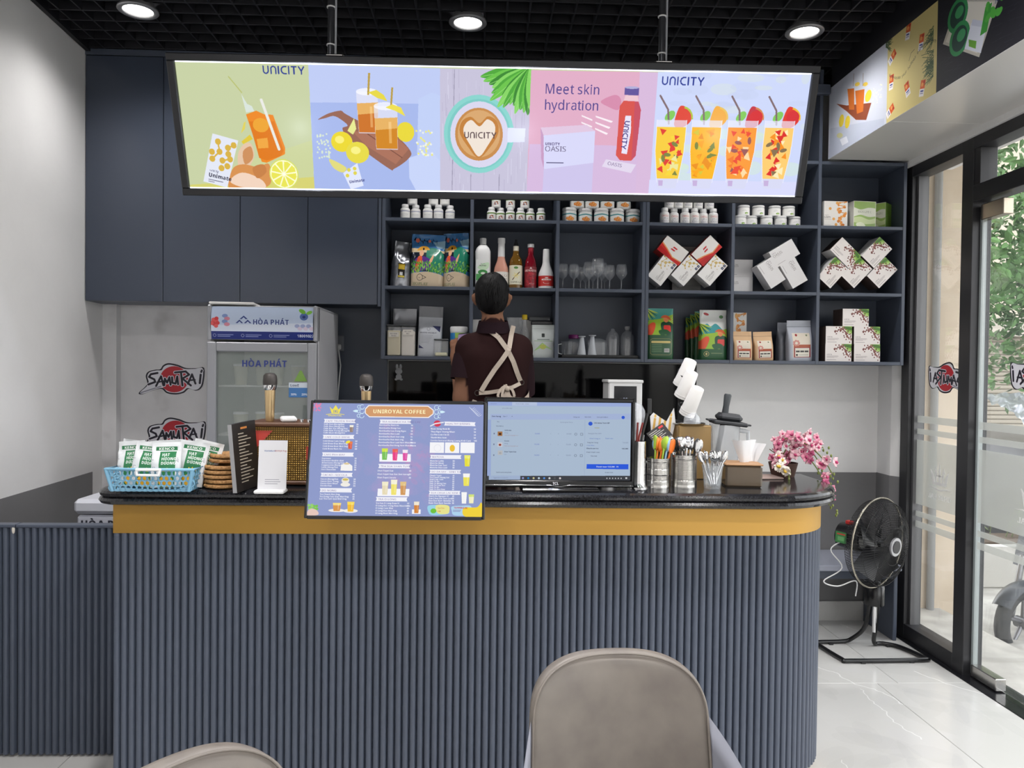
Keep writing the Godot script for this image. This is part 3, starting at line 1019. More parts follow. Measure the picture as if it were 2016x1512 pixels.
func build_street() -> void:
	var pave := StandardMaterial3D.new()
	pave.albedo_texture = noise_tex(0.02, [0.0, 0.6, 1.0], [rgb(150, 147, 140), rgb(174, 171, 164), rgb(190, 187, 180)], 512, 14)
	pave.roughness = 0.85
	triplanar(pave, 0.4)
	struct("ground", span_box(Vector3(-30, -0.5, -40), Vector3(40, -0.2, 20)), pave)
	struct("pavement", span_box(Vector3(2.33, -0.3, -9.0), Vector3(2.75, -0.02, 6.0), 0.01), pave)
	var cream := StandardMaterial3D.new()
	cream.albedo_texture = noise_tex(0.008, [0.0, 0.5, 1.0], [rgb(182, 166, 146), rgb(192, 177, 157), rgb(200, 186, 168)], 512, 31)
	cream.roughness = 0.8
	triplanar(cream, 0.5)
	struct("wall_neighbour", span_box(Vector3(2.295, -0.25, -4.9), Vector3(2.93, 3.6, -4.45), 0.01), cream)
	struct("wall_canopy", span_box(Vector3(2.46, 2.82, -4.9), Vector3(3.25, 3.0, -3.0), 0.01), cream)
	solo("drain_pipe", "thin grey drain pipe on the cream wall outside the narrow pane", "pipe", G.new().tube([Vector3(2.665, -0.2, -4.425), Vector3(2.665, 3.0, -4.425)], 0.022, 10).mesh(), mat(rgb(128, 128, 126), 0.5))
	# building across the street with a roller shutter
	var b := thing("opposite_building", "beige house with a roller shutter across the street behind the tree", "building", Vector3(9.2, -0.2, -13.0))
	part(b, "wall", span_box(Vector3(-5, 0, -3), Vector3(9, 6.5, 0)), mat(rgb(196, 186, 170), 0.8))
	var sh := G.new()
	for i in 30: sh.box(Vector3(0.4, 0.04 + i * 0.075, 0.03), Vector3(4.4, 0.066, 0.05), 0.015)
	part(b, "roller_shutter", sh.mesh(), mat(rgb(150, 142, 128), 0.6), Vector3(-1.4, 0, 0))
	part(b, "shutter_box", span_box(Vector3(-3.3, 2.27, 0.0), Vector3(1.3, 2.6, 0.25)), mat(rgb(176, 168, 156), 0.6))
	part(b, "window", span_box(Vector3(2.2, 1.0, 0.0), Vector3(4.0, 2.4, 0.06), 0.01), mat(rgb(90, 96, 100), 0.2))
	# tree
	var tr := thing("street_tree", "leafy green street tree seen through the glass door", "tree", Vector3(6.0, -0.2, -8.0))
	part(tr, "trunk", G.new().tube([Vector3(0.5, 0, 0), Vector3(0.45, 1.0, 0.05), Vector3(0.5, 2.0, 0), Vector3(0.3, 3.0, 0)], [0.13, 0.11, 0.1, 0.05], 10).mesh(), mat(rgb(92, 78, 62), 0.9))
	for k in 4: part(tr, "branch", G.new().tube([Vector3(0.48, 1.8 + k * 0.15, 0), Vector3(0.1 + k * 0.3, 2.6, 0.3 - k * 0.2), Vector3(-0.4 + k * 0.55, 3.4, 0.5 - k * 0.3)], [0.06, 0.04, 0.015], 7).mesh(), mat(rgb(92, 78, 62), 0.9))
	var leaf := G.new()
	leaf.tinted = true
	var half := [Vector3(0, 0, 0), Vector3(0.022, 0.03, 0.008), Vector3(0.02, 0.065, 0.006), Vector3(0, 0.1, -0.006)]
	for s in [-1.0, 1.0]:
		for i in 3:
			var a: Vector3 = half[i] * Vector3(s, 1, 1)
			var c: Vector3 = half[i + 1] * Vector3(s, 1, 1)
			var m0 := Vector3(0, half[i].y, 0)
			var m1 := Vector3(0, half[i + 1].y, -0.006 if i == 2 else 0.0)
			if i > 0: leaf.flat(m0, a, c)
			if i < 2: leaf.flat(m0, c, m1)
			else: pass
	var lm := StandardMaterial3D.new()
	lm.vertex_color_use_as_albedo = true
	lm.albedo_color = Color.WHITE
	lm.roughness = 0.5
	lm.cull_mode = BaseMaterial3D.CULL_DISABLED
	lm.backlight_enabled = true
	lm.backlight = Color(0.12, 0.2, 0.05)
	var mm := MultiMesh.new()
	mm.transform_format = MultiMesh.TRANSFORM_3D
	mm.use_colors = true
	mm.mesh = leaf.mesh()
	mm.instance_count = 9000
	var clumps := []
	for i in 70:
		var d := Vector3(rng.randfn(), rng.randfn(), rng.randfn()).normalized() * pow(rng.randf(), 0.4)
		clumps.append(Vector3(0.1, 3.1, 0) + d * Vector3(1.9, 1.5, 1.2))
	for i in mm.instance_count:
		var c: Vector3 = clumps[i % 70]
		var q := c + Vector3(rng.randfn(), rng.randfn(), rng.randfn()) * 0.2
		var bs := Basis.from_euler(Vector3(rng.randf_range(-1.2, 1.2), rng.randf() * TAU, rng.randf_range(1.2, 3.4))).scaled(Vector3.ONE * rng.randf_range(0.8, 1.35))
		mm.set_instance_transform(i, Transform3D(bs, q))
		var sh2 := rng.randf_range(0.7, 1.25)
		mm.set_instance_color(i, Color(0.085 * sh2, 0.19 * sh2, 0.05 * sh2))
	var fo := MultiMeshInstance3D.new()
	fo.name = "foliage"
	fo.multimesh = mm
	fo.material_override = lm
	fo.set_meta("kind", "stuff")
	tr.add_child(fo)
	# car under a foil sunshade
	var car := thing("parked_car", "parked car under a crumpled silver foil cover beyond the glass door", "car", Vector3(5.45, -0.2, -7.2))
	var ns := FastNoiseLite.new()
	ns.seed = 5
	ns.frequency = 5.0
	part(car, "body", G.new().box(Vector3(0, 0.62, -0.6), Vector3(1.7, 0.75, 3.4), 0.12).box(Vector3(0, 0.3, -0.6), Vector3(1.6, 0.3, 3.2), 0.05).mesh(), mat(rgb(60, 62, 68), 0.3))
	var foil := mat(rgb(212, 214, 220), 0.28, 0.85)
	part(car, "foil_cover", G.new().sheet(44, 26, func(u, v):
		var a: float = v * PI * 0.5
		var q := Vector3((u - 0.5) * 1.9, 0.78 + 0.62 * sin(a), 1.2 - 1.0 * (1.0 - cos(a)))
		if v < 0.15: q.y -= (0.15 - v) * 0.6
		return q + Vector3(0, 1, 0.6) * (ns.get_noise_3d(q.x * 2, q.y * 2, q.z * 2) * 0.07)).mesh(), foil)
	part(car, "bumper", span_box(Vector3(-0.85, 0.35, 1.1), Vector3(0.85, 0.62, 1.22), 0.04), mat(rgb(70, 72, 76), 0.3))
	part(car, "number_plate", span_box(Vector3(-0.26, 0.45, 1.22), Vector3(0.26, 0.57, 1.23), 0.004), mat(rgb(190, 192, 194), 0.4))
	for s in [-1.0, 1.0]:
		for z in [0.75, -1.8]: part(car, "wheel", G.new().tube([Vector3(s * 0.86, 0.3, z), Vector3(s * 0.66, 0.3, z)], 0.3, 20).mesh(), mat(rgb(26, 26, 28), 0.7))
	# planter with weeds
	var pl := thing("kerb_planter", "long low white kerb planter with weedy plants outside the door", "planter", Vector3(4.15, -0.2, -5.7))
	part(pl, "trough", G.new().box(Vector3(0, 0.16, 0), Vector3(1.2, 0.32, 0.4), 0.01).mesh(), mat(rgb(206, 204, 198), 0.7))
	part(pl, "soil", span_box(Vector3(-0.55, 0.32, -0.16), Vector3(0.55, 0.335, 0.16)), mat(rgb(80, 66, 52), 0.95))
	for k in 10:
		var at := Vector3(rng.randf_range(-0.5, 0.4), 0.33, rng.randf_range(-0.14, 0.14))
		var g := G.new()
		var top := at + Vector3(rng.randf_range(-0.06, 0.06), rng.randf_range(0.18, 0.4), rng.randf_range(-0.04, 0.04))
		g.tube([at, (at + top) * 0.5 + Vector3(0.01, 0, 0), top], [0.004, 0.003, 0.002], 5)
		for j in 9:
			var s := at.lerp(top, 0.25 + j * 0.08)
			var d := Vector3(rng.randf_range(-1, 1), 0.4, rng.randf_range(-1, 1)).normalized() * 0.07
			var w := d.cross(Vector3.UP).normalized() * 0.012
			g.flat(s, s + d * 0.5 + w, s + d)
			g.flat(s, s + d, s + d * 0.5 - w)
		part(pl, "weed", g.mesh(), mat(rgb(98, 112, 70), 0.7))
	build_scooter()

func ring(r: float, seg: int) -> Array:
	var o := []
	for k in seg: o.append(Vector3(cos(TAU * k / seg) * r, sin(TAU * k / seg) * r, 0))
	return o

func build_scooter() -> void:
	var s := thing("motor_scooter", "dark motor scooter whose front wheel shows outside the glass door", "motorcycle", Vector3(3.253, -0.108, -4.45), 0.35)
	var rubber := mat(rgb(34, 34, 36), 0.7)
	var w := part(s, "front_wheel", G.new().tube(ring(0.185, 32), 0.042, 10, true).mesh(), rubber)
	var rim := G.new()
	rim.tube(ring(0.145, 28), 0.012, 6, true)
	for k in 5:
		var d := Vector3(cos(TAU * k / 5 + 0.3), sin(TAU * k / 5 + 0.3), 0)
		rim.tube([d * 0.03, d * 0.145], [0.016, 0.011], 6)
	rim.tube([Vector3(0, 0, -0.04), Vector3(0, 0, 0.04)], 0.034, 14)
	part(w, "rim", rim.mesh(), mat(rgb(120, 120, 124), 0.35, 0.7))
	part(s, "fender", G.new().sheet(20, 8, func(u, v):
		var a: float = lerpf(0.25, 2.6, u)
		var b: float = lerpf(-1.0, 1.0, v)
		var r: float = 0.255 - 0.03 * b * b
		return Vector3(cos(a) * r, sin(a) * r, -b * 0.06)).mesh(), mat(rgb(52, 56, 62), 0.3))
	for z in [-0.075, 0.075]: part(s, "fork", G.new().tube([Vector3(0, 0, z), Vector3(0.1, 0.38, z)], 0.018, 8).mesh(), mat(rgb(150, 150, 152), 0.3, 0.8))
	part(s, "front_shield", G.new().sheet(12, 12, func(u, v): return Vector3(0.1 + 0.16 * v + 0.12 * absf(u - 0.5), 0.3 + 0.55 * v, (u - 0.5) * -0.36)).mesh(), mat(rgb(52, 56, 62), 0.25))
	part(s, "body", G.new().box(Vector3(0.75, 0.3, 0), Vector3(0.9, 0.26, 0.28), 0.08).box(Vector3(0.42, 0.1, 0), Vector3(0.5, 0.1, 0.26), 0.03).mesh(), mat(rgb(52, 56, 62), 0.25))
	part(s, "seat", G.new().box(Vector3(0.8, 0.5, 0), Vector3(0.7, 0.1, 0.25), 0.04).mesh(), black_plastic)
	part(s, "rear_wheel", G.new().tube([Vector3(1.17, 0, -0.05), Vector3(1.17, 0, 0.05)], 0.22, 24).mesh(), rubber)
	part(s, "handlebar", G.new().tube([Vector3(0.3, 0.92, -0.3), Vector3(0.26, 0.88, 0), Vector3(0.3, 0.92, 0.3)], 0.015, 8).mesh(), black_plastic)

# ---------- wall cabinets, shelf units, counter ----------
func build_cabinets() -> void:
	var c := thing("wall_cabinet", "tall navy wall cabinet with four flush doors above the fridge", "cabinet", Vector3(-1.29, 1.7, -4.04))
	part(c, "carcass", G.new().box(Vector3(0, 0.625, -0.005), Vector3(1.48, 1.25, 0.23)).mesh(), navy)
	var xs := [-2.015, -1.6295, -1.246, -0.907, -0.552]
	for i in 4:
		var w: float = xs[i + 1] - xs[i]
		part(c, "door", G.new().box(Vector3(xs[i] + w * 0.5 + 1.29, 0.6125, 0.12), Vector3(w - 0.003, 1.225, 0.018), 0.0015).mesh(), navy_gloss)
	part(c, "top_filler", G.new().box(Vector3(0, 1.245, 0.118), Vector3(1.48, 0.03, 0.02), 0.001).mesh(), navy)
	# filler between the cabinet and the shelves, and the panel behind the fridge
	solo("filler_panel", "narrow navy filler panel between the wall cabinet and the shelves", "panel", span_box(Vector3(-0.551, 1.69, -4.16), Vector3(-0.5335, 2.955, -3.905), 0.002), navy)
	solo("wall_panel", "dark navy wall panel between the drinks fridge and the black splashback", "panel", span_box(Vector3(-0.93, 0.885, -4.169), Vector3(-0.53, 1.715, -4.15), 0.002), navy)

func build_shelves() -> void:
	var xs := [[-0.5225, -0.075, 0.365, 0.809], [0.8275, 1.272, 1.722, 2.172]]
	var ys := [1.432, 1.789, 2.135, 2.467, 2.945]
	var t := 0.017
	var names := ["left navy open shelf unit with three columns above the black splashback", "right navy open shelf unit with three columns beside the glass front"]
	for u in 2:
		var s := thing("shelf_unit", names[u], "shelf", Vector3((xs[u][0] + xs[u][3]) * 0.5, ys[0] - t * 0.5, -4.035))
		var o := s.position
		for i in 4:
			var hi: float = ys[4]
			if u == 1 and i == 3: hi = ys[3] + t * 0.5
			part(s, "upright", span_box(Vector3(xs[u][i] - t * 0.5, ys[0] - t * 0.5, -4.165) - o, Vector3(xs[u][i] + t * 0.5, hi, -3.9) - o, 0.0012), navy)
		for i in 3:
			for k in 5:
				if u == 1 and i == 2 and k == 4: continue
				part(s, "shelf_board", span_box(Vector3(xs[u][i] + t * 0.5, ys[k] - t * 0.5, -4.165) - o, Vector3(xs[u][i + 1] - t * 0.5, ys[k] + t * 0.5, -3.901) - o, 0.0012), navy)
			var top: float = ys[3] if u == 1 and i == 2 else ys[4]
			part(s, "back_panel", span_box(Vector3(xs[u][i] + t * 0.5, ys[0], -4.165) - o, Vector3(xs[u][i + 1] - t * 0.5, top, -4.158) - o), navy)
		if u == 1: part(s, "cornice", span_box(Vector3(1.6, 2.81, -3.9) - o, Vector3(1.755, 2.86, -3.87) - o, 0.003), navy)
	solo("glass_splashback", "glossy black glass splashback below the shelves reflecting the room", "splashback", span_box(Vector3(-0.523, 0.885, -4.169), Vector3(1.165, 1.418, -4.158), 0.002), black_gloss)
	# counter along the wall, behind the barista
	var b := thing("back_counter", "dark back counter under the black splashback, mostly hidden by the bar", "counter", Vector3(0.32, 0, -3.9))
	part(b, "carcass", G.new().box(Vector3(0, 0.42, 0), Vector3(1.64, 0.84, 0.5)).mesh(), navy)
	part(b, "worktop", G.new().box(Vector3(0, 0.86, 0), Vector3(1.68, 0.035, 0.53), 0.004).mesh(), granite)

# front outline of the bar, from its left end round the right corner: [point, outward] pairs at even steps
func bar_path(off: float, step: float) -> Array:
	var out := []
	var x0 := -1.131
	var x1 := 0.885
	var r := 0.27
	var zf := -2.36
	var n := roundi((x1 - x0) / step)
	for i in n: out.append([Vector2(x0 + (i + 0.5) * (x1 - x0) / n, zf + off), Vector2(0, 1)])
	var m := roundi((r + 0.0) * PI * 0.5 / step)
	for i in m:
		var a := (i + 0.5) / m * PI * 0.5
		var d := Vector2(sin(a), cos(a))
		out.append([Vector2(x1, zf - r) + d * (r + off), d])
	var l := 0.145
	var k := roundi(l / step)
	for i in k: out.append([Vector2(x1 + r + off, zf - r - (i + 0.5) * l / k), Vector2(1, 0)])
	return out

func bar_plan(off: float, back: float, left: float, r_extra := 0.0) -> PackedVector2Array:
	var p := PackedVector2Array()
	var r := 0.27
	p.append(Vector2(left, -2.36 + off))
	for i in 17:
		var a := i / 16.0 * PI * 0.5
		p.append(Vector2(0.885, -2.36 - r) + Vector2(sin(a), cos(a)) * (r + off))
	p.append(Vector2(0.885 + r + off, back))
	p.append(Vector2(left, back))
	return p

func build_counter() -> void:
	var c := thing("bar_counter", "long bar counter with navy fluted front, gold band and rounded right end", "counter", Vector3(0, 0, -2.6))
	var at := Vector3(0, 0, 2.6)
	part(c, "carcass", upright(bar_plan(-0.012, -2.78, -1.131), 0.085, 0.95), navy, at)
	part(c, "skirting", upright(bar_plan(-0.03, -2.76, -1.12), 0.0, 0.085, true), gold, at, Vector3.ZERO, "gold skirting strip along the floor")
	part(c, "gold_band", upright(bar_plan(0.004, -2.78, -1.128), 0.862, 0.951, true), gold, at, Vector3.ZERO, "brushed gold band under the worktop")
	var prof := PackedVector2Array([Vector2(-0.0113, -0.011), Vector2(0.0113, -0.011), Vector2(0.0113, -0.009), Vector2(0.0092, -0.0065), Vector2(0.0082, -0.001), Vector2(0.0055, 0.0025), Vector2(0, 0.0036), Vector2(-0.0055, 0.0025), Vector2(-0.0082, -0.001), Vector2(-0.0092, -0.0065), Vector2(-0.0113, -0.009)])
	var pr := PackedVector2Array()
	for q in prof: pr.append(q)
	var flute := upright(pr, 0.0, 0.777, true)
	for p in bar_path(0.0, 0.0226):
		var d: Vector2 = p[1]
		part(c, "flute", flute, navy, at + Vector3(p[0].x, 0.085, p[0].y), Vector3(0, atan2(d.x, d.y), 0))
	# worktop: eased bullnose in three steps
	var w := thing("stone_worktop", "polished black granite worktop with rounded edge on the bar counter", "worktop", Vector3(0, 0.951, -2.6))
	var g := G.new()
	var rows := [[0.022, 0.0], [0.034, 0.004], [0.04, 0.013], [0.036, 0.021], [0.03, 0.024], [0.036, 0.028], [0.038, 0.036], [0.034, 0.043], [0.024, 0.048], [0.016, 0.049]]
	var rings := []
	for q in rows: rings.append(top_outline(q[0]))
	var m: int = rings[0].size()
	for k in rows.size() - 1:
		for i in m:
			var j := (i + 1) % m
			var a := Vector3(rings[k][i].x, rows[k][1], rings[k][i].y)
			var b := Vector3(rings[k][j].x, rows[k][1], rings[k][j].y)
			var e := Vector3(rings[k + 1][j].x, rows[k + 1][1], rings[k + 1][j].y)
			var f := Vector3(rings[k + 1][i].x, rows[k + 1][1], rings[k + 1][i].y)
			g.quad(a, b, e, f)
	var up := G.new()
	part(w, "edge_moulding", g.mesh(), granite, at)
	part(w, "slab", upright(top_outline(0.0155), 0.0, 0.049), granite, at)
	# low swing gate to the left of the bar
	var gt := thing("fluted_gate", "low navy fluted gate closing the gap left of the bar", "gate", Vector3(-1.46, 0, -2.7))
	part(gt, "panel", span_box(Vector3(-0.16, 0.01, -0.03), Vector3(0.318, 0.806, -0.01)), navy)
	part(gt, "top_cap", span_box(Vector3(-0.162, 0.806, -0.034), Vector3(0.32, 0.817, 0.006), 0.002), navy)
	var low := upright(pr, 0.0, 0.796, true)
	for i in 20: part(gt, "flute", low, navy, Vector3(-0.15 + i * 0.0235, 0.01, 0.0), Vector3.ZERO)
	var fx := thing("fluted_end_panel", "navy fluted end panel fixed to the left wall beside the gate", "panel", Vector3(-1.79, 0, -2.7))
	part(fx, "panel", span_box(Vector3(-0.142, 0.01, -0.03), Vector3(0.164, 0.806, -0.01)), navy)
	part(fx, "top_cap", span_box(Vector3(-0.142, 0.806, -0.034), Vector3(0.165, 0.817, 0.006), 0.002), navy)
	for i in 12: part(fx, "flute", low, navy, Vector3(0.152 - i * 0.0235, 0.01, 0.0), Vector3.ZERO)
	part(fx, "chipped_edge", G.new().ball(Vector3(0.158, 0.8, 0.002), Vector3(0.006, 0.016, 0.004), 8, 6).mesh(), mat(rgb(206, 200, 190), 0.8), Vector3.ZERO, Vector3.ZERO, "pale chipped spot at the top corner")

func top_outline(off: float) -> PackedVector2Array:
	# closed outline of the worktop, rounded at both front corners
	var p := PackedVector2Array()
	var r := 0.27
	for i in 9:
		var a := -PI / 2 + i / 8.0 * PI * 0.5
		p.append(Vector2(-1.105, -2.40) + Vector2(sin(a), cos(a)) * (0.04 + off))
	for i in 21:
		var a := i / 20.0 * PI * 0.5
		p.append(Vector2(0.885, -2.36 - r) + Vector2(sin(a), cos(a)) * (r + off + 0.02 * cos(a)))
	p.append(Vector2(0.885 + r + off, -2.775 - off))
	p.append(Vector2(-1.145 - off, -2.775 - off))
	return p

# ---------- lit sign and screens ----------
# the word UNICITY in its rounded line letters; x, y is the left end of the base line, s the height of a letter
func unicity(p: Pic, x: float, y: float, s: float, wd: float, c: Color, gap := 0.22) -> float:
	var r := s * 0.36
	var g := s * gap
	p.line([Vector2(x, y - s), Vector2(x, y - r)], wd, c)
	p.arc(Vector2(x + r, y - r), r, PI, 0, wd, c)
	p.line([Vector2(x + 2 * r, y - s), Vector2(x + 2 * r, y - r)], wd, c)
	x += 2 * r + g + wd
	p.line([Vector2(x, y), Vector2(x, y - s + r)], wd, c)
	p.arc(Vector2(x + r, y - s + r), r, PI, TAU, wd, c)
	p.line([Vector2(x + 2 * r, y), Vector2(x + 2 * r, y - s + r)], wd, c)
	x += 2 * r + g + wd
	p.line([Vector2(x, y - s), Vector2(x, y)], wd, c)
	x += g + wd
	p.arc(Vector2(x + s * 0.5, y - s * 0.5), s * 0.5, PI * 0.5, PI * 1.5, wd, c)
	p.line([Vector2(x + s * 0.5, y), Vector2(x + s * 0.72, y)], wd, c)
	p.line([Vector2(x + s * 0.5, y - s), Vector2(x + s * 0.72, y - s)], wd, c)
	x += s * 0.72 + g + wd
	p.line([Vector2(x, y - s), Vector2(x, y)], wd, c)
	x += g + wd
	p.line([Vector2(x, y - s), Vector2(x + s * 0.7, y - s)], wd, c)
	p.line([Vector2(x + s * 0.35, y - s), Vector2(x + s * 0.35, y)], wd, c)
	x += s * 0.7 + g * 0.8 + wd
	p.line([Vector2(x, y - s), Vector2(x + s * 0.38, y - s * 0.42), Vector2(x + s * 0.76, y - s)], wd, c)
	p.line([Vector2(x + s * 0.38, y - s * 0.42), Vector2(x + s * 0.38, y)], wd, c)
	return x + s * 0.76

func lemon_slice(p: Pic, c: Vector2, r: float) -> void:
	p.ell(c, r, r, rgb(206, 214, 96))
	p.ell(c, r * 0.93, r * 0.93, rgb(240, 240, 200))
	for k in 9:
		var a := TAU * k / 9 + 0.2
		p.poly([c + Vector2.from_angle(a) * r * 0.12, c + Vector2.from_angle(a - 0.29) * r * 0.84, c + Vector2.from_angle(a) * r * 0.88, c + Vector2.from_angle(a + 0.29) * r * 0.84], rgb(222, 218, 84))
	p.ell(c, r * 0.1, r * 0.1, rgb(246, 244, 220))

func iced_glass(p: Pic, x0: float, x1: float, y0: float, y1: float, warm: Color, deep: Color) -> void:
	p.poly([Vector2(x0, y0), Vector2(x1, y0), Vector2(x1 - 3, y1), Vector2(x0 + 3, y1)], Color(0.86, 0.86, 0.92, 0.75))
	p.poly([Vector2(x0 + 1, y0 + (y1 - y0) * 0.28), Vector2(x1 - 1, y0 + (y1 - y0) * 0.25), Vector2(x1 - 4, y1 - 3), Vector2(x0 + 4, y1 - 3)], warm)
	p.poly([Vector2(x0 + 3, y0 + (y1 - y0) * 0.55), Vector2(x1 - 3, y0 + (y1 - y0) * 0.5), Vector2(x1 - 4, y1 - 3), Vector2(x0 + 4, y1 - 3)], deep)
	p.rect(x0 + (x1 - x0) * 0.6, y0 + (y1 - y0) * 0.35, (x1 - x0) * 0.12, (y1 - y0) * 0.5, Color(1, 0.9, 0.7, 0.35))
	p.ell(Vector2((x0 + x1) * 0.5, y0), (x1 - x0) * 0.5, (x1 - x0) * 0.16, Color(0.93, 0.93, 0.96, 0.8))

func fruit_glass(p: Pic, x: float, w: float, y0: float, y1: float, kind: int) -> void:
	var top := w * 0.5
	var foot := w * 0.36
	var fill := [Vector2(x - top, y0 + 22), Vector2(x + top, y0 + 22), Vector2(x + top * 0.96, y0 + 110), Vector2(x + foot, y1 - 32), Vector2(x - foot, y1 - 32), Vector2(x - top * 0.98, y0 + 110)]
	p.poly([Vector2(x - top, y0), Vector2(x + top, y0), Vector2(x + top, y0 + 22), Vector2(x - top, y0 + 22)], Color(0.88, 0.88, 0.95, 0.7))
	var base: Color = [rgb(236, 196, 64), rgb(238, 176, 40), rgb(238, 150, 60), rgb(240, 196, 110)][kind]
	p.poly(fill, base)
	var cl: Array = [[rgb(214, 66, 56), rgb(226, 220, 150), rgb(236, 206, 60), rgb(120, 130, 70)], [rgb(240, 160, 30), rgb(226, 140, 30), rgb(206, 190, 60), rgb(120, 130, 60)], [rgb(226, 78, 56), rgb(240, 210, 160), rgb(232, 120, 48), rgb(150, 90, 90)], [rgb(210, 50, 46), rgb(240, 226, 180), rgb(236, 140, 40), rgb(130, 110, 80)]][kind]
	for k in 26:
		var fy := rng.randf_range(y0 + 34, y1 - 44)
		var lim := lerpf(top, foot, clampf((fy - y0 - 80) / (y1 - y0 - 110), 0, 1)) - 13.0
		var c := Vector2(x + rng.randf_range(-lim, lim), fy)
		var a := rng.randf() * TAU
		var s := rng.randf_range(9, 18)
		p.poly([c + Vector2.from_angle(a) * s, c + Vector2.from_angle(a + 2.1) * s, c + Vector2.from_angle(a + 4.0) * s * 0.9], cl[k % 4] if k % 4 != 3 or k > 16 else cl[0])
	for k in 3: p.ell(Vector2(x + rng.randf_range(-top, top) * 0.6, rng.randf_range(y0 + 60, y1 - 90)), 12, 6, cl[3], rng.randf() * 3)
	p.poly([Vector2(x - foot, y1 - 32), Vector2(x + foot, y1 - 32), Vector2(x + foot * 0.86, y1), Vector2(x - foot * 0.86, y1)], rgb(206, 208, 232))
	p.poly([Vector2(x - foot * 0.86, y1 - 26), Vector2(x - foot * 0.4, y1 - 26), Vector2(x - foot * 0.4, y1 - 8), Vector2(x - foot * 0.8, y1 - 8)], rgb(190, 170, 210))
	p.line([Vector2(x - top, y0), Vector2(x - top * 0.98, y0 + 100), Vector2(x - foot, y1 - 20)], 2, rgb(226, 226, 240))
	p.line([Vector2(x + top, y0), Vector2(x + top * 0.98, y0 + 100), Vector2(x + foot, y1 - 20)], 2, rgb(226, 226, 240))

var sign_tex: ImageTexture

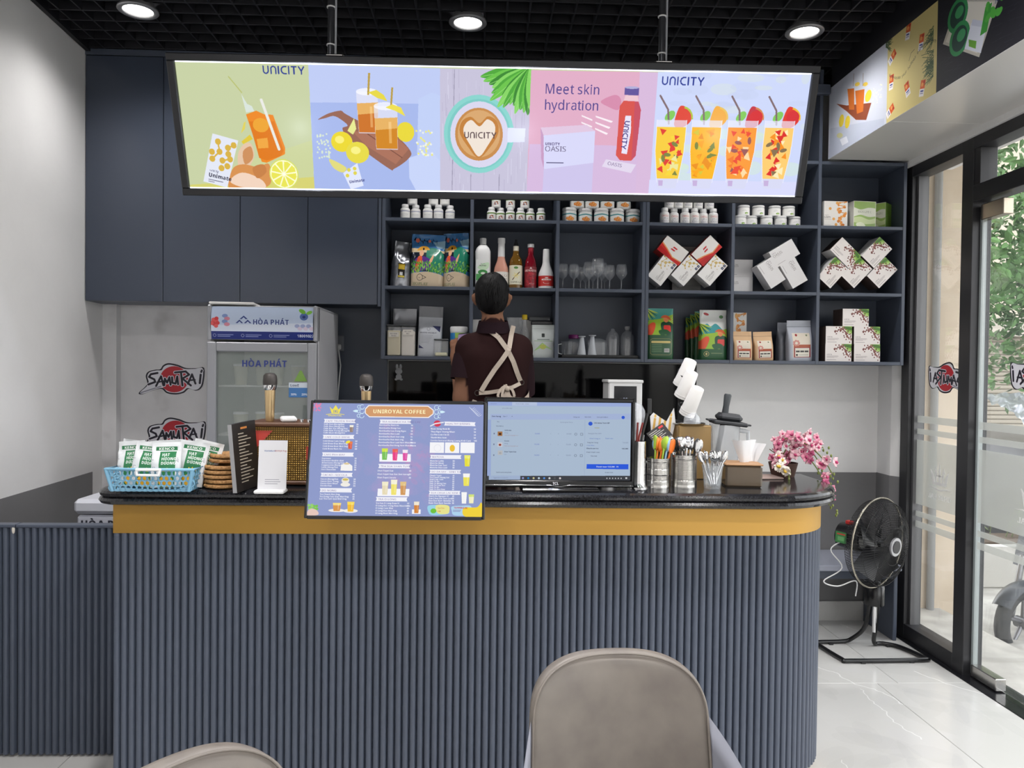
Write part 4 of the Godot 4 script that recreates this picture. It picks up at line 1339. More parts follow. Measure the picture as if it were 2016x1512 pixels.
func paint_sign() -> void:
	var p := Pic.new(2048, 392, rgb(190, 199, 158))
	# 1: tea with ginger and lime on a yellow-green ground
	p.poly([Vector2(164.5, 313.4), Vector2(428.2, 229.4), Vector2(412.4, 391.1), Vector2(-0.8, 397.3)], rgb(194, 202, 150))
	p.poly([Vector2(1.7, 380.9), Vector2(156.9, 370.3), Vector2(416.4, 350), Vector2(412.4, 391.1), Vector2(-0.8, 397.3)], rgb(204, 200, 110))
	var blue := rgb(52, 66, 140)
	unicity(p, Vector2(275.7, 30.9).x, Vector2(275.6, 32).y, 21, 4.2, blue)
	p.line([Vector2(163.6, 44.1), Vector2(200.3, 90.4)], 3.5, rgb(176, 182, 110))
	p.poly([Vector2(198.6, 94.2), Vector2(214, 124.3), Vector2(229.3, 131.7), Vector2(235.5, 146.9), Vector2(208.5, 151.2)], rgb(206, 216, 208))
	p.poly([Vector2(198.3, 182.3), Vector2(204.9, 178.3), Vector2(199.8, 201.8), Vector2(185.7, 215.7)], rgb(214, 200, 90))
	p.poly([Vector2(184.4, 241.3), Vector2(214, 219.1), Vector2(222.5, 232.8), Vector2(189.5, 249.1)], rgb(214, 190, 60))
	p.poly([Vector2(207.7, 157), Vector2(241.8, 144.9), Vector2(266.9, 156), Vector2(294.5, 156.7), Vector2(325.5, 258.8), Vector2(323.2, 278.7), Vector2(260.9, 307), Vector2(244.7, 304)], rgb(226, 132, 40))
	p.poly([Vector2(215.2, 178.2), Vector2(297, 176.8), Vector2(319.6, 266.8), Vector2(309.3, 285), Vector2(261.8, 299.8), Vector2(237.8, 292.1)], rgb(214, 118, 30))
	p.ell(Vector2(252.6, 189.2), 26, 22, rgb(226, 158, 52))
	p.poly([Vector2(234.9, 232.6), Vector2(270.4, 228), Vector2(270.8, 259.7), Vector2(237.4, 262.2)], rgb(228, 160, 64))
	p.line([Vector2(260.9, 112.1), Vector2(305.1, 263.1)], 9, rgb(222, 222, 216))
	p.blob([Vector2(168.2, 285.2), Vector2(189.3, 251.1), Vector2(214.6, 246.7), Vector2(222.2, 284.4), Vector2(200.9, 320.9), Vector2(169.6, 337.5)], rgb(218, 188, 160))
	p.blob([Vector2(186.4, 273), Vector2(213.3, 256.6), Vector2(217, 292.4), Vector2(189.5, 313)], rgb(196, 138, 90))
	p.blob([Vector2(145.6, 329.8), Vector2(181.1, 313.1), Vector2(230.2, 320.4), Vector2(268.7, 311.7), Vector2(265.2, 376.9), Vector2(195.7, 394.4), Vector2(128.9, 391.3)], rgb(206, 140, 80))
	p.blob([Vector2(134.3, 366.6), Vector2(177.7, 339.4), Vector2(237.7, 360.9), Vector2(246.8, 389.5), Vector2(171.5, 386.5)], rgb(230, 202, 182))
	p.blob([Vector2(213, 324.7), Vector2(247.9, 312), Vector2(257.4, 336.2), Vector2(225.6, 357)], rgb(190, 124, 70))
	lemon_slice(p, Vector2(314.4, 342.6), 48)
	p.poly([Vector2(93.3, 217.2), Vector2(174.5, 238.3), Vector2(122.8, 389.3), Vector2(46, 370)], rgb(216, 220, 232))
	var honey := rgb(206, 170, 70)
	for c in [Vector2(108.1, 242.5), Vector2(109.8, 274.2), Vector2(83.8, 296.6), Vector2(116.2, 302.1), Vector2(141.7, 297.7), Vector2(138.4, 261.8), Vector2(158, 253.6), Vector2(85, 274.6), Vector2(137.7, 281.7), Vector2(110.7, 326.3), Vector2(130.3, 320)]: p.ell(c, 9.5, 10, honey)
	for q in [[Vector2(108.1, 242.5), Vector2(109.8, 274.2)], [Vector2(116.2, 302.1), Vector2(141.7, 297.7)], [Vector2(138.4, 261.8), Vector2(158, 253.6)], [Vector2(109.8, 274.2), Vector2(83.8, 296.6)]]: p.line(q, 5, honey, false)
	var tilt := Transform2D(0.19, Vector2.ZERO)
	var at: Vector2 = Vector2(67.6, 345.2)
	p.t = Transform2D(0.2, at)
	p.text("unicity", 2, -10, 7, rgb(60, 60, 90), sans)
	p.text("Unimate", 0, 8, 13, rgb(40, 40, 60), sans_bold)
	p.rect(0, 16, 48, 2.5, rgb(110, 110, 130))
	p.rect(0, 22, 20, 2.5, rgb(130, 130, 150))
	p.t = Transform2D()
	# 2: two glasses on a board
	p.poly([Vector2(419.1, 3.5)] + [Vector2(838.8, 7), Vector2(833.5, 393)] + [Vector2(412.5, 389.8)], rgb(182, 194, 232))
	p.poly([Vector2(417.7, 117), Vector2(556.1, 115.3), Vector2(766.8, 114.7)] + [Vector2(835.6, 113.6), Vector2(833.5, 393)] + [Vector2(412.6, 389)], rgb(160, 176, 224))
	p.poly([Vector2(767.6, 99.4), Vector2(813.4, 79.6), Vector2(839.4, 90.5), Vector2(833.5, 393), Vector2(752.8, 390.1)], rgb(184, 198, 234))
	p.poly([Vector2(730.5, 284.3), Vector2(758.6, 275.8)] + [Vector2(809.4, 262.9), Vector2(835.7, 294.7), Vector2(833.5, 393), Vector2(752.8, 390.1)] + [Vector2(731.2, 349.2)], rgb(190, 202, 236))
	p.blob([Vector2(439.1, 168.6), Vector2(471.4, 150.6), Vector2(513.2, 140.3), Vector2(528.8, 149.6), Vector2(576.2, 172.1), Vector2(673, 201.7), Vector2(736, 260.1), Vector2(728.2, 288.3), Vector2(682.3, 319.4), Vector2(661.4, 317.7), Vector2(546.4, 235.4), Vector2(516.6, 196.5), Vector2(534.1, 184.5), Vector2(495.3, 157.9), Vector2(462, 164.3)], rgb(146, 100, 84))
	p.poly([Vector2(548.9, 203.8), Vector2(673, 201.7), Vector2(732, 256.2), Vector2(687.4, 305.1), Vector2(595, 250.4)], rgb(164, 110, 90))
	p.line([Vector2(597.9, 210.8), Vector2(709.6, 284.6)], 3, rgb(120, 78, 66), false)
	iced_glass(p, Vector2(566.8, 68.8).x, Vector2(636.9, 67.5).x, Vector2(599.4, 81.4).y, Vector2(589.8, 209).y, rgb(220, 168, 96), rgb(196, 112, 44))
	p.line([Vector2(611.7, 24.8), Vector2(605.6, 90.8)], 6.5, rgb(178, 150, 70), false)
	p.poly([Vector2(605.4, 83.2), Vector2(632.3, 75.2), Vector2(655.7, 90), Vector2(666.6, 108.8), Vector2(634.7, 99.8)], rgb(220, 206, 70))
	p.ell(Vector2(722.5, 202.9), 29, 31, rgb(222, 206, 60))
	iced_glass(p, Vector2(621.7, 121.1).x, Vector2(698.6, 119.8).x, Vector2(657.5, 124.3).y, Vector2(648.5, 259.5).y, rgb(220, 170, 96), rgb(200, 130, 40))
	p.line([Vector2(684, 66.7), Vector2(677.7, 127.8)], 6, rgb(178, 150, 70), false)
	p.poly([Vector2(659.2, 128.1), Vector2(682.4, 118.1), Vector2(710.4, 127.2), Vector2(723.3, 154.1), Vector2(689.4, 137.2)], rgb(226, 212, 80))
	p.poly([Vector2(556.4, 162.7), Vector2(562, 195.7), Vector2(550.2, 213.6), Vector2(532.6, 202.1)], rgb(220, 222, 140))
	p.ell(Vector2(512.3, 236.7), 35, 32, rgb(224, 206, 50))
	p.ell(Vector2(562.3, 270.1), 38, 34, rgb(220, 208, 70))
	p.ell(Vector2(505.4, 230.1), 15, 12, rgb(238, 228, 120))
	p.ell(Vector2(556.6, 263), 16, 12, rgb(236, 230, 130))
	p.blob([Vector2(466.6, 292.5), Vector2(491, 300.1), Vector2(522.8, 319.8), Vector2(509, 334.3), Vector2(480.8, 320.5)], rgb(214, 208, 120))
	p.poly([Vector2(510.9, 336.3), Vector2(559.7, 303.1), Vector2(577.2, 376.2), Vector2(533.9, 389.2)], rgb(214, 220, 240))
	for c in [Vector2(530.6, 325.8), Vector2(549.9, 321.4), Vector2(524.9, 344.2), Vector2(550.8, 335.7)]: p.ell(c, 6, 6, rgb(214, 202, 80))
	p.t = Transform2D(-0.15, Vector2(531.3, 368.7))
	p.text("Unimate", 0, 0, 9, rgb(60, 64, 120), sans_bold)
	p.t = Transform2D()
	for k in 40:
		p.ell(Vector2(450.8, 260.7) + Vector2(rng.randf_range(-20, 22), rng.randf_range(-48, 30)), 3, 3, rgb(206, 220, 200))
		p.ell(Vector2(783.5, 235.4) + Vector2(rng.randf_range(-26, 26), rng.randf_range(-40, 40)), 3.4, 3.4, rgb(222, 220, 130) if k % 2 else rgb(226, 230, 220))
	# 3: coffee cup on boards
	p.poly([Vector2(838.8, 7), Vector2(1132.1, 6.9), Vector2(1126.3, 395.7), Vector2(833.5, 393.8)], rgb(190, 186, 208))
	for k in 90:
		var x := rng.randf_range(0, 1)
		var a: Vector2 = Vector2(840.3, 67.7)
		var q := Vector2(a.x + x * 285, rng.randf_range(8, 385))
		p.line([q, q + Vector2(0, rng.randf_range(20, 70))], 1.6, Color(0.66, 0.64, 0.74, 0.5) if k % 2 else Color(0.85, 0.85, 0.92, 0.5), false)
	for x in [280, 430]: pass
	p.line([Vector2(885.1, 8.7), Vector2(873.6, 392.4)], 2.4, rgb(150, 146, 168), false)
	p.line([Vector2(937.4, 333.7), Vector2(936.7, 393.5)], 2.4, rgb(150, 146, 168), false)
	p.line([Vector2(1032.8, 332.2), Vector2(1032, 394.2)], 2.4, rgb(150, 146, 168), false)
	p.ell(Vector2(964.4, 206.7), 116, 123, rgb(132, 202, 196))
	p.ell(Vector2(964.4, 206.7), 104, 110, rgb(120, 192, 188))
	p.ell(Vector2(965.6, 207.9), 96, 104, rgb(206, 204, 226))
	p.poly([Vector2(1059.6, 184.3), Vector2(1117.8, 184.9), Vector2(1115.7, 228), Vector2(1059.2, 230.1)], rgb(214, 218, 240))
	p.ell(Vector2(964.4, 206.7), 79, 83, rgb(190, 134, 76))
	p.ell(Vector2(964.4, 204.8), 70, 74, rgb(206, 160, 108))
	p.blob([Vector2(964, 280.5), Vector2(927.1, 245), Vector2(901.3, 201.9), Vector2(908.6, 166.5), Vector2(937.9, 152.3), Vector2(966.4, 171.3), Vector2(993.7, 149.5), Vector2(1022.4, 164.5), Vector2(1028.2, 199.8), Vector2(1004.6, 241.8)], rgb(186, 124, 60))
	p.blob([Vector2(964.1, 276.5), Vector2(935.6, 240.9), Vector2(913.8, 201.7), Vector2(918.7, 176.1), Vector2(939.7, 162), Vector2(966.2, 181.1), Vector2(990.7, 159.2), Vector2(1014, 172.5), Vector2(1016.5, 199.9), Vector2(994.2, 240)], rgb(228, 216, 204))
	unicity(p, Vector2(917.5, 217.4).x, Vector2(917.5, 217.4).y, 17, 3.2, rgb(84, 66, 70))
	for k in 16:
		var a := lerpf(2.95, 1.5, k / 15.0)
		var o: Vector2 = Vector2(1128, -1.3)
		var l := rng.randf_range(0.75, 1.0) * lerpf(175, 150, k / 15.0)
		var e := o + Vector2.from_angle(a) * l
		var w := Vector2.from_angle(a + PI / 2) * rng.randf_range(11, 17)
		p.blob([o, o.lerp(e, 0.55) + w, e, o.lerp(e, 0.55) - w], [rgb(78, 160, 60), rgb(104, 186, 74), rgb(60, 130, 52), rgb(128, 202, 96)][k % 4])
		p.line([o, e], 1.4, rgb(150, 214, 120), false)
	# 4: pink ground, box and bottle
	p.poly([Vector2(1132.1, 6.9), Vector2(1543.7, 6.2), Vector2(1545, 392.7), Vector2(1126.3, 395.7)], rgb(214, 166, 190))
	p.poly([Vector2(1132.4, 233.7), Vector2(1549.3, 234.9), Vector2(1545, 392.7), Vector2(1126.3, 395.7)], rgb(204, 178, 212))
	p.poly([Vector2(1183.2, 281.1), Vector2(1348.1, 278.4), Vector2(1347.5, 393.6), Vector2(1179.9, 395.3)], rgb(196, 188, 224))
	p.poly([Vector2(1484.3, 5.4), Vector2(1543.7, 6.2), Vector2(1545, 392.7), Vector2(1498.3, 391.3)], rgb(206, 178, 210))
	p.blob([Vector2(1363, 96.7), Vector2(1407.7, 76.8), Vector2(1428.9, 91.7), Vector2(1422, 122.7), Vector2(1384.2, 111.8)], rgb(204, 136, 166))
	for k in 3:
		var yy := 510 + k * 60
		p.poly([Vector2(1302.2, 140.3) + Vector2(0, k * 21), Vector2(1337.9, 153.4) + Vector2(0, k * 21), Vector2(1338.1, 158.4) + Vector2(0, k * 21), Vector2(1302.3, 145) + Vector2(0, k * 21)], rgb(236, 226, 232))
		p.poly([Vector2(1347.9, 141.5) + Vector2(0, k * 19), Vector2(1406.8, 158.1) + Vector2(-k * 7, k * 19), Vector2(1400.8, 162.9) + Vector2(-k * 7, k * 19), Vector2(1348.9, 146.5) + Vector2(0, k * 19)], rgb(238, 228, 234))
	p.text("Meet skin", Vector2(1180.6, 75).x, Vector2(1180.6, 75.8).y, 30, rgb(84, 72, 136), sans)
	p.text("hydration", Vector2(1179.8, 123.8).x, Vector2(1179.8, 124.6).y, 30, rgb(84, 72, 136), sans)
	p.poly([Vector2(1167.7, 181.7), Vector2(1319.7, 170.5), Vector2(1349.5, 189.3), Vector2(1178.3, 206)], rgb(214, 190, 214))
	p.poly([Vector2(1167.7, 181.7), Vector2(1178.3, 206), Vector2(1182.6, 313.6), Vector2(1172.6, 281.2)], rgb(190, 150, 186))
	p.poly([Vector2(1178.3, 206), Vector2(1349.5, 189.3), Vector2(1348.5, 290.6), Vector2(1182.6, 313.6)], rgb(206, 206, 236))
	unicity(p, Vector2(1186.1, 236).x, Vector2(1186.1, 236).y, 7, 2, rgb(90, 80, 120))
	p.text("OASIS", Vector2(1185.1, 256.1).x, Vector2(1185.1, 255.7).y, 17, rgb(100, 92, 120), sans, 0, 1.1)
	p.rect(Vector2(1189.6, 289.1).x, Vector2(1189.6, 290.7).y, 58, 3, rgb(90, 86, 120))
	p.poly([Vector2(1438.7, 53.4), Vector2(1485.7, 54.4), Vector2(1486.1, 77.3), Vector2(1439, 76.2)], rgb(96, 84, 150))
	p.ell(Vector2(1462.2, 53.7), 23, 4, rgb(170, 166, 206))
	p.poly([Vector2(1442.7, 76.9), Vector2(1482.8, 77.8), Vector2(1487, 94.6), Vector2(1438.1, 93.9)], rgb(226, 190, 200))
	p.poly([Vector2(1438.1, 93.9), Vector2(1487.1, 96.1), Vector2(1496.7, 121.5), Vector2(1494, 188.1), Vector2(1489.6, 266.1), Vector2(1475.6, 282.5), Vector2(1437.3, 281.1), Vector2(1423.1, 265.1), Vector2(1424.9, 189.2), Vector2(1425.6, 111.1)], rgb(206, 84, 78))
	p.poly([Vector2(1474.6, 95.6), Vector2(1487.1, 96.1), Vector2(1496.7, 121.5), Vector2(1494, 188.1), Vector2(1489.6, 266.1), Vector2(1475.5, 280.5), Vector2(1476, 188.4)], rgb(190, 80, 96))
	p.poly([Vector2(1446.9, 139.8), Vector2(1465.6, 139.9), Vector2(1468.4, 188.5), Vector2(1459.7, 261.3), Vector2(1441.4, 258.8), Vector2(1442.5, 188.9)], rgb(222, 218, 236))
	p.t = Transform2D(1.66, Vector2(1446.9, 157.4))
	unicity(p, 0, 0, 15, 3, rgb(66, 58, 124), 0.16)
	p.t = Transform2D()
	p.poly([Vector2(1390.5, 278.6), Vector2(1493.2, 294.4), Vector2(1477.6, 322), Vector2(1377.8, 302.3)], rgb(216, 206, 226))
	p.t = Transform2D(0.16, Vector2(1396.3, 295.9))
	p.text("OASIS", 0, 0, 11, rgb(130, 116, 150), sans, 0, 1.2)
	p.t = Transform2D()
	# 5: four glasses of fruit tea
	p.poly([Vector2(1543.6, 4.7), Vector2(2048, 0), Vector2(2048, 392), Vector2(1545, 392.7)] , rgb(196, 206, 238))
	for k in 40: p.ell(Vector2(rng.randf_range(1590, 2046), rng.randf_range(4, 200)), rng.randf_range(10, 50), rng.randf_range(6, 18), Color(0.73, 0.77, 0.88, 0.25) if k % 3 else Color(0.84, 0.88, 0.78, 0.3))
	for k in 16: p.ell(Vector2(rng.randf_range(1620, 2046), rng.randf_range(190, 340)), rng.randf_range(14, 40), rng.randf_range(10, 26), Color(0.8, 0.9, 0.76, 0.4))
	p.poly([Vector2(1542.5, 342.9), Vector2(2047.3, 342.5), Vector2(2050.1, 394), Vector2(1541.6, 392.4)], rgb(206, 208, 238))
	unicity(p, Vector2(1561.1, 41.3).x, Vector2(1561.1, 42).y, 22, 4.4, rgb(50, 62, 140))
	var gx := [[550, 270], [868, 270], [1190, 280], [1525, 280]]
	for k in 4:
		var c: Vector2 = [Vector2(1600.6, 152.6), Vector2(1718.5, 152), Vector2(1838.1, 151), Vector2(1961.4, 150)][k]
		var b: Vector2 = [Vector2(1604.8, 370.1), Vector2(1722.6, 369.4), Vector2(1844.3, 367.6), Vector2(1968.2, 366.4)][k]
		var x := (c.x + b.x) * 0.5
		p.blob([c + Vector2(10, 14), c + Vector2(24, -44), c + Vector2(52, -36), c + Vector2(66, -4), c + Vector2(40, 20)], [rgb(214, 74, 60), rgb(232, 168, 70), rgb(190, 60, 72), rgb(214, 64, 52)][k])
		p.arc(c + Vector2(34, -8), 34, -1.4, 0.1, 6, [rgb(170, 190, 70), rgb(226, 186, 90), rgb(206, 130, 80), rgb(228, 180, 60)][k])
		p.ell(c + Vector2(-6, -14), 20, 13, rgb(128, 194, 92), -0.8)
		if k >= 2: p.ell(c + Vector2(44, -14), 22, 20, rgb(206, 54, 58))
		p.line([c + Vector2(-43, -76), c + Vector2(-14, -34), c + Vector2(-8, 10)], 6, rgb(126, 106, 110))
		fruit_glass(p, x, 99, c.y - 2, b.y, k)
	sign_tex = p.tex()

func build_lightbox() -> void:
	paint_sign()
	var o := thing("menu_sign", "wide tilted backlit menu sign with five drink pictures hung from the ceiling", "sign", Vector3(0.0355, 2.2835, -2.9225))
	o.rotation = Vector3(0.325, 0, 0.0055)
	var w := 2.365
	var h := 0.4538
	var g := G.new()
	g.quad(Vector3(-w / 2, -h / 2, 0), Vector3(w / 2, -h / 2, 0), Vector3(w / 2, h / 2, 0), Vector3(-w / 2, h / 2, 0))
	part(o, "sign_face", g.mesh(), lit_print(sign_tex, 0.775), Vector3.ZERO, Vector3.ZERO, "backlit print of drinks, fruit and a coffee cup")
	part(o, "back_box", span_box(Vector3(-w / 2 - 0.02, -h / 2 - 0.02, -0.06), Vector3(w / 2 + 0.02, h / 2 + 0.02, -0.004), 0.003), black_plastic)
	var fm := mat(rgb(30, 30, 33), 0.45, 0.2)
	var b := 0.027
	for s in [-1.0, 1.0]:
		part(o, "frame_rail", G.new().box(Vector3(0, s * (h + b) / 2, -0.02), Vector3(w + 2 * b, b, 0.07), 0.003).mesh(), fm)
		part(o, "frame_stile", G.new().box(Vector3(s * (w + b) / 2, 0, -0.02), Vector3(b, h, 0.07), 0.003).mesh(), fm)
		part(o, "led_light_strip", G.new().box(Vector3(0, s * (h / 2 - 0.002), 0.002), Vector3(w - 0.002, 0.004, 0.002)).mesh(), glow(Color(0.93, 0.96, 1.0), 1.7))
	for x in [-0.6, 0.62]:
		part(o, "hanger_plate", G.new().box(Vector3(x, h / 2 + b + 0.003, -0.02), Vector3(0.06, 0.006, 0.05), 0.002).mesh(), steel)
	for x in [-0.75, 0.1, 0.85]:
		var l := OmniLight3D.new()
		l.name = "sign_light"
		l.light_color = Color(0.9, 0.93, 1.0)
		l.light_energy = 0.06
		l.omni_range = 12.0
		l.omni_attenuation = 2.0
		l.shadow_enabled = true
		l.position = Vector3(x, 0, 0.06)
		o.add_child(l)
	var k := 0
	for px in [-0.588, 0.655]:
		var r := thing("hanging_rod", ["left steel rod holding the lit sign from the ceiling", "right steel rod holding the lit sign from the ceiling"][k], "rod", Vector3(px, 2.515, -2.885), 0.0, "sign hanger rods")
		k += 1
		part(r, "rod", G.new().tube([Vector3.ZERO, Vector3(0, 0.68, 0)], 0.0125, 12).mesh(), mat(rgb(92, 93, 98), 0.3, 0.8))
		part(r, "cable", G.new().tube([Vector3(0.017, 0, 0), Vector3(0.018, 0.3, 0), Vector3(0.017, 0.66, 0)], 0.004, 6).mesh(), mat(rgb(170, 172, 178), 0.5))
		for y in [0.06, 0.2, 0.34]: part(r, "cable_tie", G.new().lathe([Vector2(0.013, y), Vector2(0.0165, y), Vector2(0.0165, y + 0.004), Vector2(0.013, y + 0.004)], 12).mesh(), white_plastic)

func banner(p: Pic, a: Vector2, b: Vector2, hh: float, s: String) -> void:
	p.poly([a, b, b + Vector2(-7, hh * 0.5), b + Vector2(0, hh), a + Vector2(0, hh), a + Vector2(7, hh * 0.5)], rgb(236, 236, 244))
	p.text(s, a.x + 16, a.y + hh * 0.74, hh * 0.42, rgb(120, 110, 160), sans, 0, 1.35)

func rows_of(p: Pic, a: Vector2, dy: float, list: Array, px: float, prices: Array, s := 11.0) -> void:
	for i in list.size():
		p.text(list[i], a.x, a.y + dy * i, s, rgb(240, 240, 248), sans_bold, 0, 1.06)
		if prices.size(): p.text(prices[i % prices.size()], px, a.y + dy * i, s, rgb(240, 240, 248), sans_bold)

func drink(p: Pic, c: Vector2, w: float, hh: float, body: Color, top: Color, saucer := false) -> void:
	if saucer: p.ell(c + Vector2(0, hh * 0.42), w * 1.0, hh * 0.2, rgb(236, 232, 226))
	p.poly([c + Vector2(-w * 0.5, -hh * 0.5), c + Vector2(w * 0.5, -hh * 0.5), c + Vector2(w * 0.38, hh * 0.5), c + Vector2(-w * 0.38, hh * 0.5)], body)
	p.poly([c + Vector2(-w * 0.5, -hh * 0.5), c + Vector2(w * 0.5, -hh * 0.5), c + Vector2(w * 0.46, -hh * 0.2), c + Vector2(-w * 0.46, -hh * 0.2)], top)
	p.rect(c.x + w * 0.12, c.y - hh * 0.35, w * 0.1, hh * 0.7, Color(1, 1, 1, 0.35))

func paint_menu() -> ImageTexture:
	var p := Pic.new(1300, 840, rgb(140, 152, 198))
	for k in 120:
		var c: Vector2 = Vector2(rng.randfn(680, 150), rng.randfn(470, 150))
		p.ell(c, rng.randf_range(20, 80), rng.randf_range(20, 70), Color(0.69, 0.6, 0.78, 0.12), rng.randf() * 3)
	for k in 46:
		var c := Vector2(rng.randfn(720, 140), rng.randfn(420, 130))
		p.ell(c, rng.randf_range(6, 30), rng.randf_range(5, 20), Color(0.76, 0.56, 0.74, 0.25), rng.randf() * 3)
	# head board
	p.poly([Vector2(392.9, 40.5), Vector2(418.4, 12.2), Vector2(876, 12.4), Vector2(918.8, 43.8), Vector2(919.4, 75.5), Vector2(881.4, 105.9), Vector2(428.3, 104.5), Vector2(394.1, 75.4)], rgb(240, 236, 236))
	p.poly([Vector2(400, 43.9), Vector2(422.8, 19.2), Vector2(872.6, 18.7), Vector2(911.9, 47.4), Vector2(912.3, 72), Vector2(877.8, 98.9), Vector2(430.9, 98.2), Vector2(401, 74)], rgb(206, 152, 108))
	p.text("UNIROYAL COFFEE", Vector2(656.8, 71.6).x, Vector2(656.8, 72.3).y, 29, rgb(250, 240, 190), sans_bold, 1, 1.12)
	for s in [-1.0, 1.0]:
		for k in 3:
			var c: Vector2 = (Vector2(371.4, 60.2) if s < 0 else Vector2(940.2, 59.2)) + Vector2(0, (k - 1) * 34)
			p.arc(c, 17, 0, TAU * 0.85, 4, rgb(206, 234, 246))
			p.arc(c + Vector2(s * 24, 0), 12, 1, TAU * 0.85, 4, rgb(206, 234, 246))
		var t: Vector2 = Vector2(302.2, 58.6) if s < 0 else Vector2(1005.6, 58.7)
		p.blob([t, t + Vector2(-s * 26, -10), t + Vector2(-s * 40, 0), t + Vector2(-s * 26, 10)], rgb(206, 234, 246))
	# crown
	var y := rgb(236, 220, 90)
	p.poly([Vector2(122.9, 27), Vector2(140.8, 77.1), Vector2(199.3, 78.1), Vector2(212.6, 27.8), Vector2(191.3, 48.9), Vector2(169.3, 14.1), Vector2(146.5, 49.2)], y)
	p.text("H", Vector2(152.2, 71.5).x, Vector2(152.2, 71.5).y, 20, rgb(120, 130, 180), serif_bold)
	p.text("G", Vector2(171.5, 71.3).x, Vector2(171.5, 71.3).y, 20, rgb(120, 130, 180), serif_bold)
	p.line([Vector2(99.9, 87.8), Vector2(137.5, 81.3), Vector2(199.5, 81.6), Vector2(237.6, 86.9)], 4, y)
	p.text("UNIROYAL", Vector2(167.9, 100.6).x, Vector2(167.9, 100.6).y, 13, y, sans_bold, 1, 1.15)
	for k in 26: p.ell(Vector2(25.3, 29.1) + Vector2(rng.randf_range(-30, 30), rng.randf_range(-26, 34)), 6, 6, rgb(222, 128, 168))
	for k in 7:
		var e: Vector2 = Vector2(1211.4, 13.4) + Vector2(k * 9, k * 9)
		p.arc(e, 20, 0.4, 3.0, 2.5, rgb(222, 226, 240))
	# left column
	banner(p, Vector2(85.5, 120.6), Vector2(326.5, 120.5), 30, "CAFE TRUYEN THONG")
	rows_of(p, Vector2(87.4, 166.3), 16.2, ["Cafe Den (Nong/Da)", "Cafe Nau (Nong/Da)", "Cafe Bac Xiu (Nong/Da)", "Cafe Kem Trung (Nong/Da)", "Cafe Muoi (Nong/Da)"], Vector2(333.6, 165).x, ["35", "39", "45", "45", "45"])
	drink(p, Vector2(298, 192.9), 30, 54, rgb(150, 130, 120), rgb(236, 232, 220))
	banner(p, Vector2(83.7, 242.4), Vector2(322.5, 241.3), 30, "CAFE COLD BREW")
	rows_of(p, Vector2(87.9, 293.3), 19.4, ["Cold Brew Cam Vang", "Cold Brew Dua Mat Ong", "Cold Brew Buoi Mat Ong", "Cold Brew Nam Ao"], Vector2(331.1, 292.4).x, ["50", "50", "60", "60"])
	drink(p, Vector2(294.3, 318.7), 34, 56, rgb(214, 92, 66), rgb(232, 120, 60))
	p.ell(Vector2(276.3, 294.7), 18, 10, rgb(240, 220, 70), -0.4)
	banner(p, Vector2(85.9, 374.3), Vector2(325.1, 373.6), 30, "CAFE PHA MAY")
	rows_of(p, Vector2(86.6, 423.5), 16.6, ["Espresso", "Espresso double shot", "Americano (Nong/Da)", "Cappuccino (Nong/Da)", "Latte (Nong/Da)", "Hot Chocolate"], Vector2(332.3, 423).x, ["35", "45", "45", "55", "55", "50"])
	p.poly([Vector2(230.9, 509.1), Vector2(233.4, 466.2), Vector2(258.3, 455.9), Vector2(274.9, 443.6), Vector2(299.4, 459.3), Vector2(318.3, 472.9), Vector2(320.3, 510.4)], rgb(240, 238, 236))
	p.ell(Vector2(275.4, 457.3), 22, 7, rgb(216, 196, 150))
	banner(p, Vector2(84.1, 525.6), Vector2(324.3, 525.4), 30, "CACAO - SOCOLA")
	rows_of(p, Vector2(86.3, 577.1), 16.4, ["Cacao (Nong/Da)", "Cacao Kem Trung", "Cacao Kem Muoi", "Socola Dua"], Vector2(332.3, 577.1).x, ["50", "55", "55", "55"])
	p.ell(Vector2(272.9, 612.3), 36, 16, rgb(236, 232, 224))
	p.ell(Vector2(271.8, 581.8), 29, 22, rgb(232, 228, 220))
	p.ell(Vector2(271.6, 575), 22, 9, rgb(206, 186, 96))
	banner(p, Vector2(83.5, 639.2), Vector2(324.9, 639.4), 31, "DO NONG")
	rows_of(p, Vector2(85.6, 689.7), 16.6, ["Tra Chanh Mat Ong", "Tra Gung Cam Que Mat Ong", "Luc Tra Cam Que Mat Ong"], Vector2(330.1, 690.1).x, ["45", "45", "45"])
	drink(p, Vector2(218.2, 777.2), 62, 60, rgb(214, 150, 80), rgb(240, 214, 130), true)
	drink(p, Vector2(320.9, 774.2), 54, 72, rgb(236, 184, 60), rgb(244, 214, 90), true)
	# middle column
	banner(p, Vector2(509.3, 120.8), Vector2(750.2, 120.8), 32, "TRA KOMBUCHA TRAI CAY")
	rows_of(p, Vector2(509.3, 168.9), 21.8, ["Kombucha Nam Ao", "Kombucha Hong Cau", "Kombucha Luu Hong Ngoc", "Kombucha Dao Luoi", "Kombucha Buoi mat ong", "Kombucha Dua mat ong", "Kombucha Dao Luoi Kem Macchiato", "Kombucha Dai Hong Kem Macchiato"], Vector2(748.5, 167.6).x, ["50", "50", "50", "50", "55", "55", "60", "60"])
	p.poly([Vector2(518.5, 381.4), Vector2(754.9, 380.8), Vector2(756.2, 438.7), Vector2(520.2, 439.1)], rgb(240, 240, 246))
	drink(p, Vector2(557.8, 383.4), 46, 86, rgb(120, 190, 90), rgb(206, 224, 70))
	drink(p, Vector2(635.9, 386.6), 42, 86, rgb(226, 60, 130), rgb(232, 96, 80))
	drink(p, Vector2(712.1, 389.9), 40, 82, rgb(216, 80, 160), rgb(236, 226, 236))
	banner(p, Vector2(513.9, 456.9), Vector2(753.2, 456.6), 31, "TRA SUA SHAN TUYET")
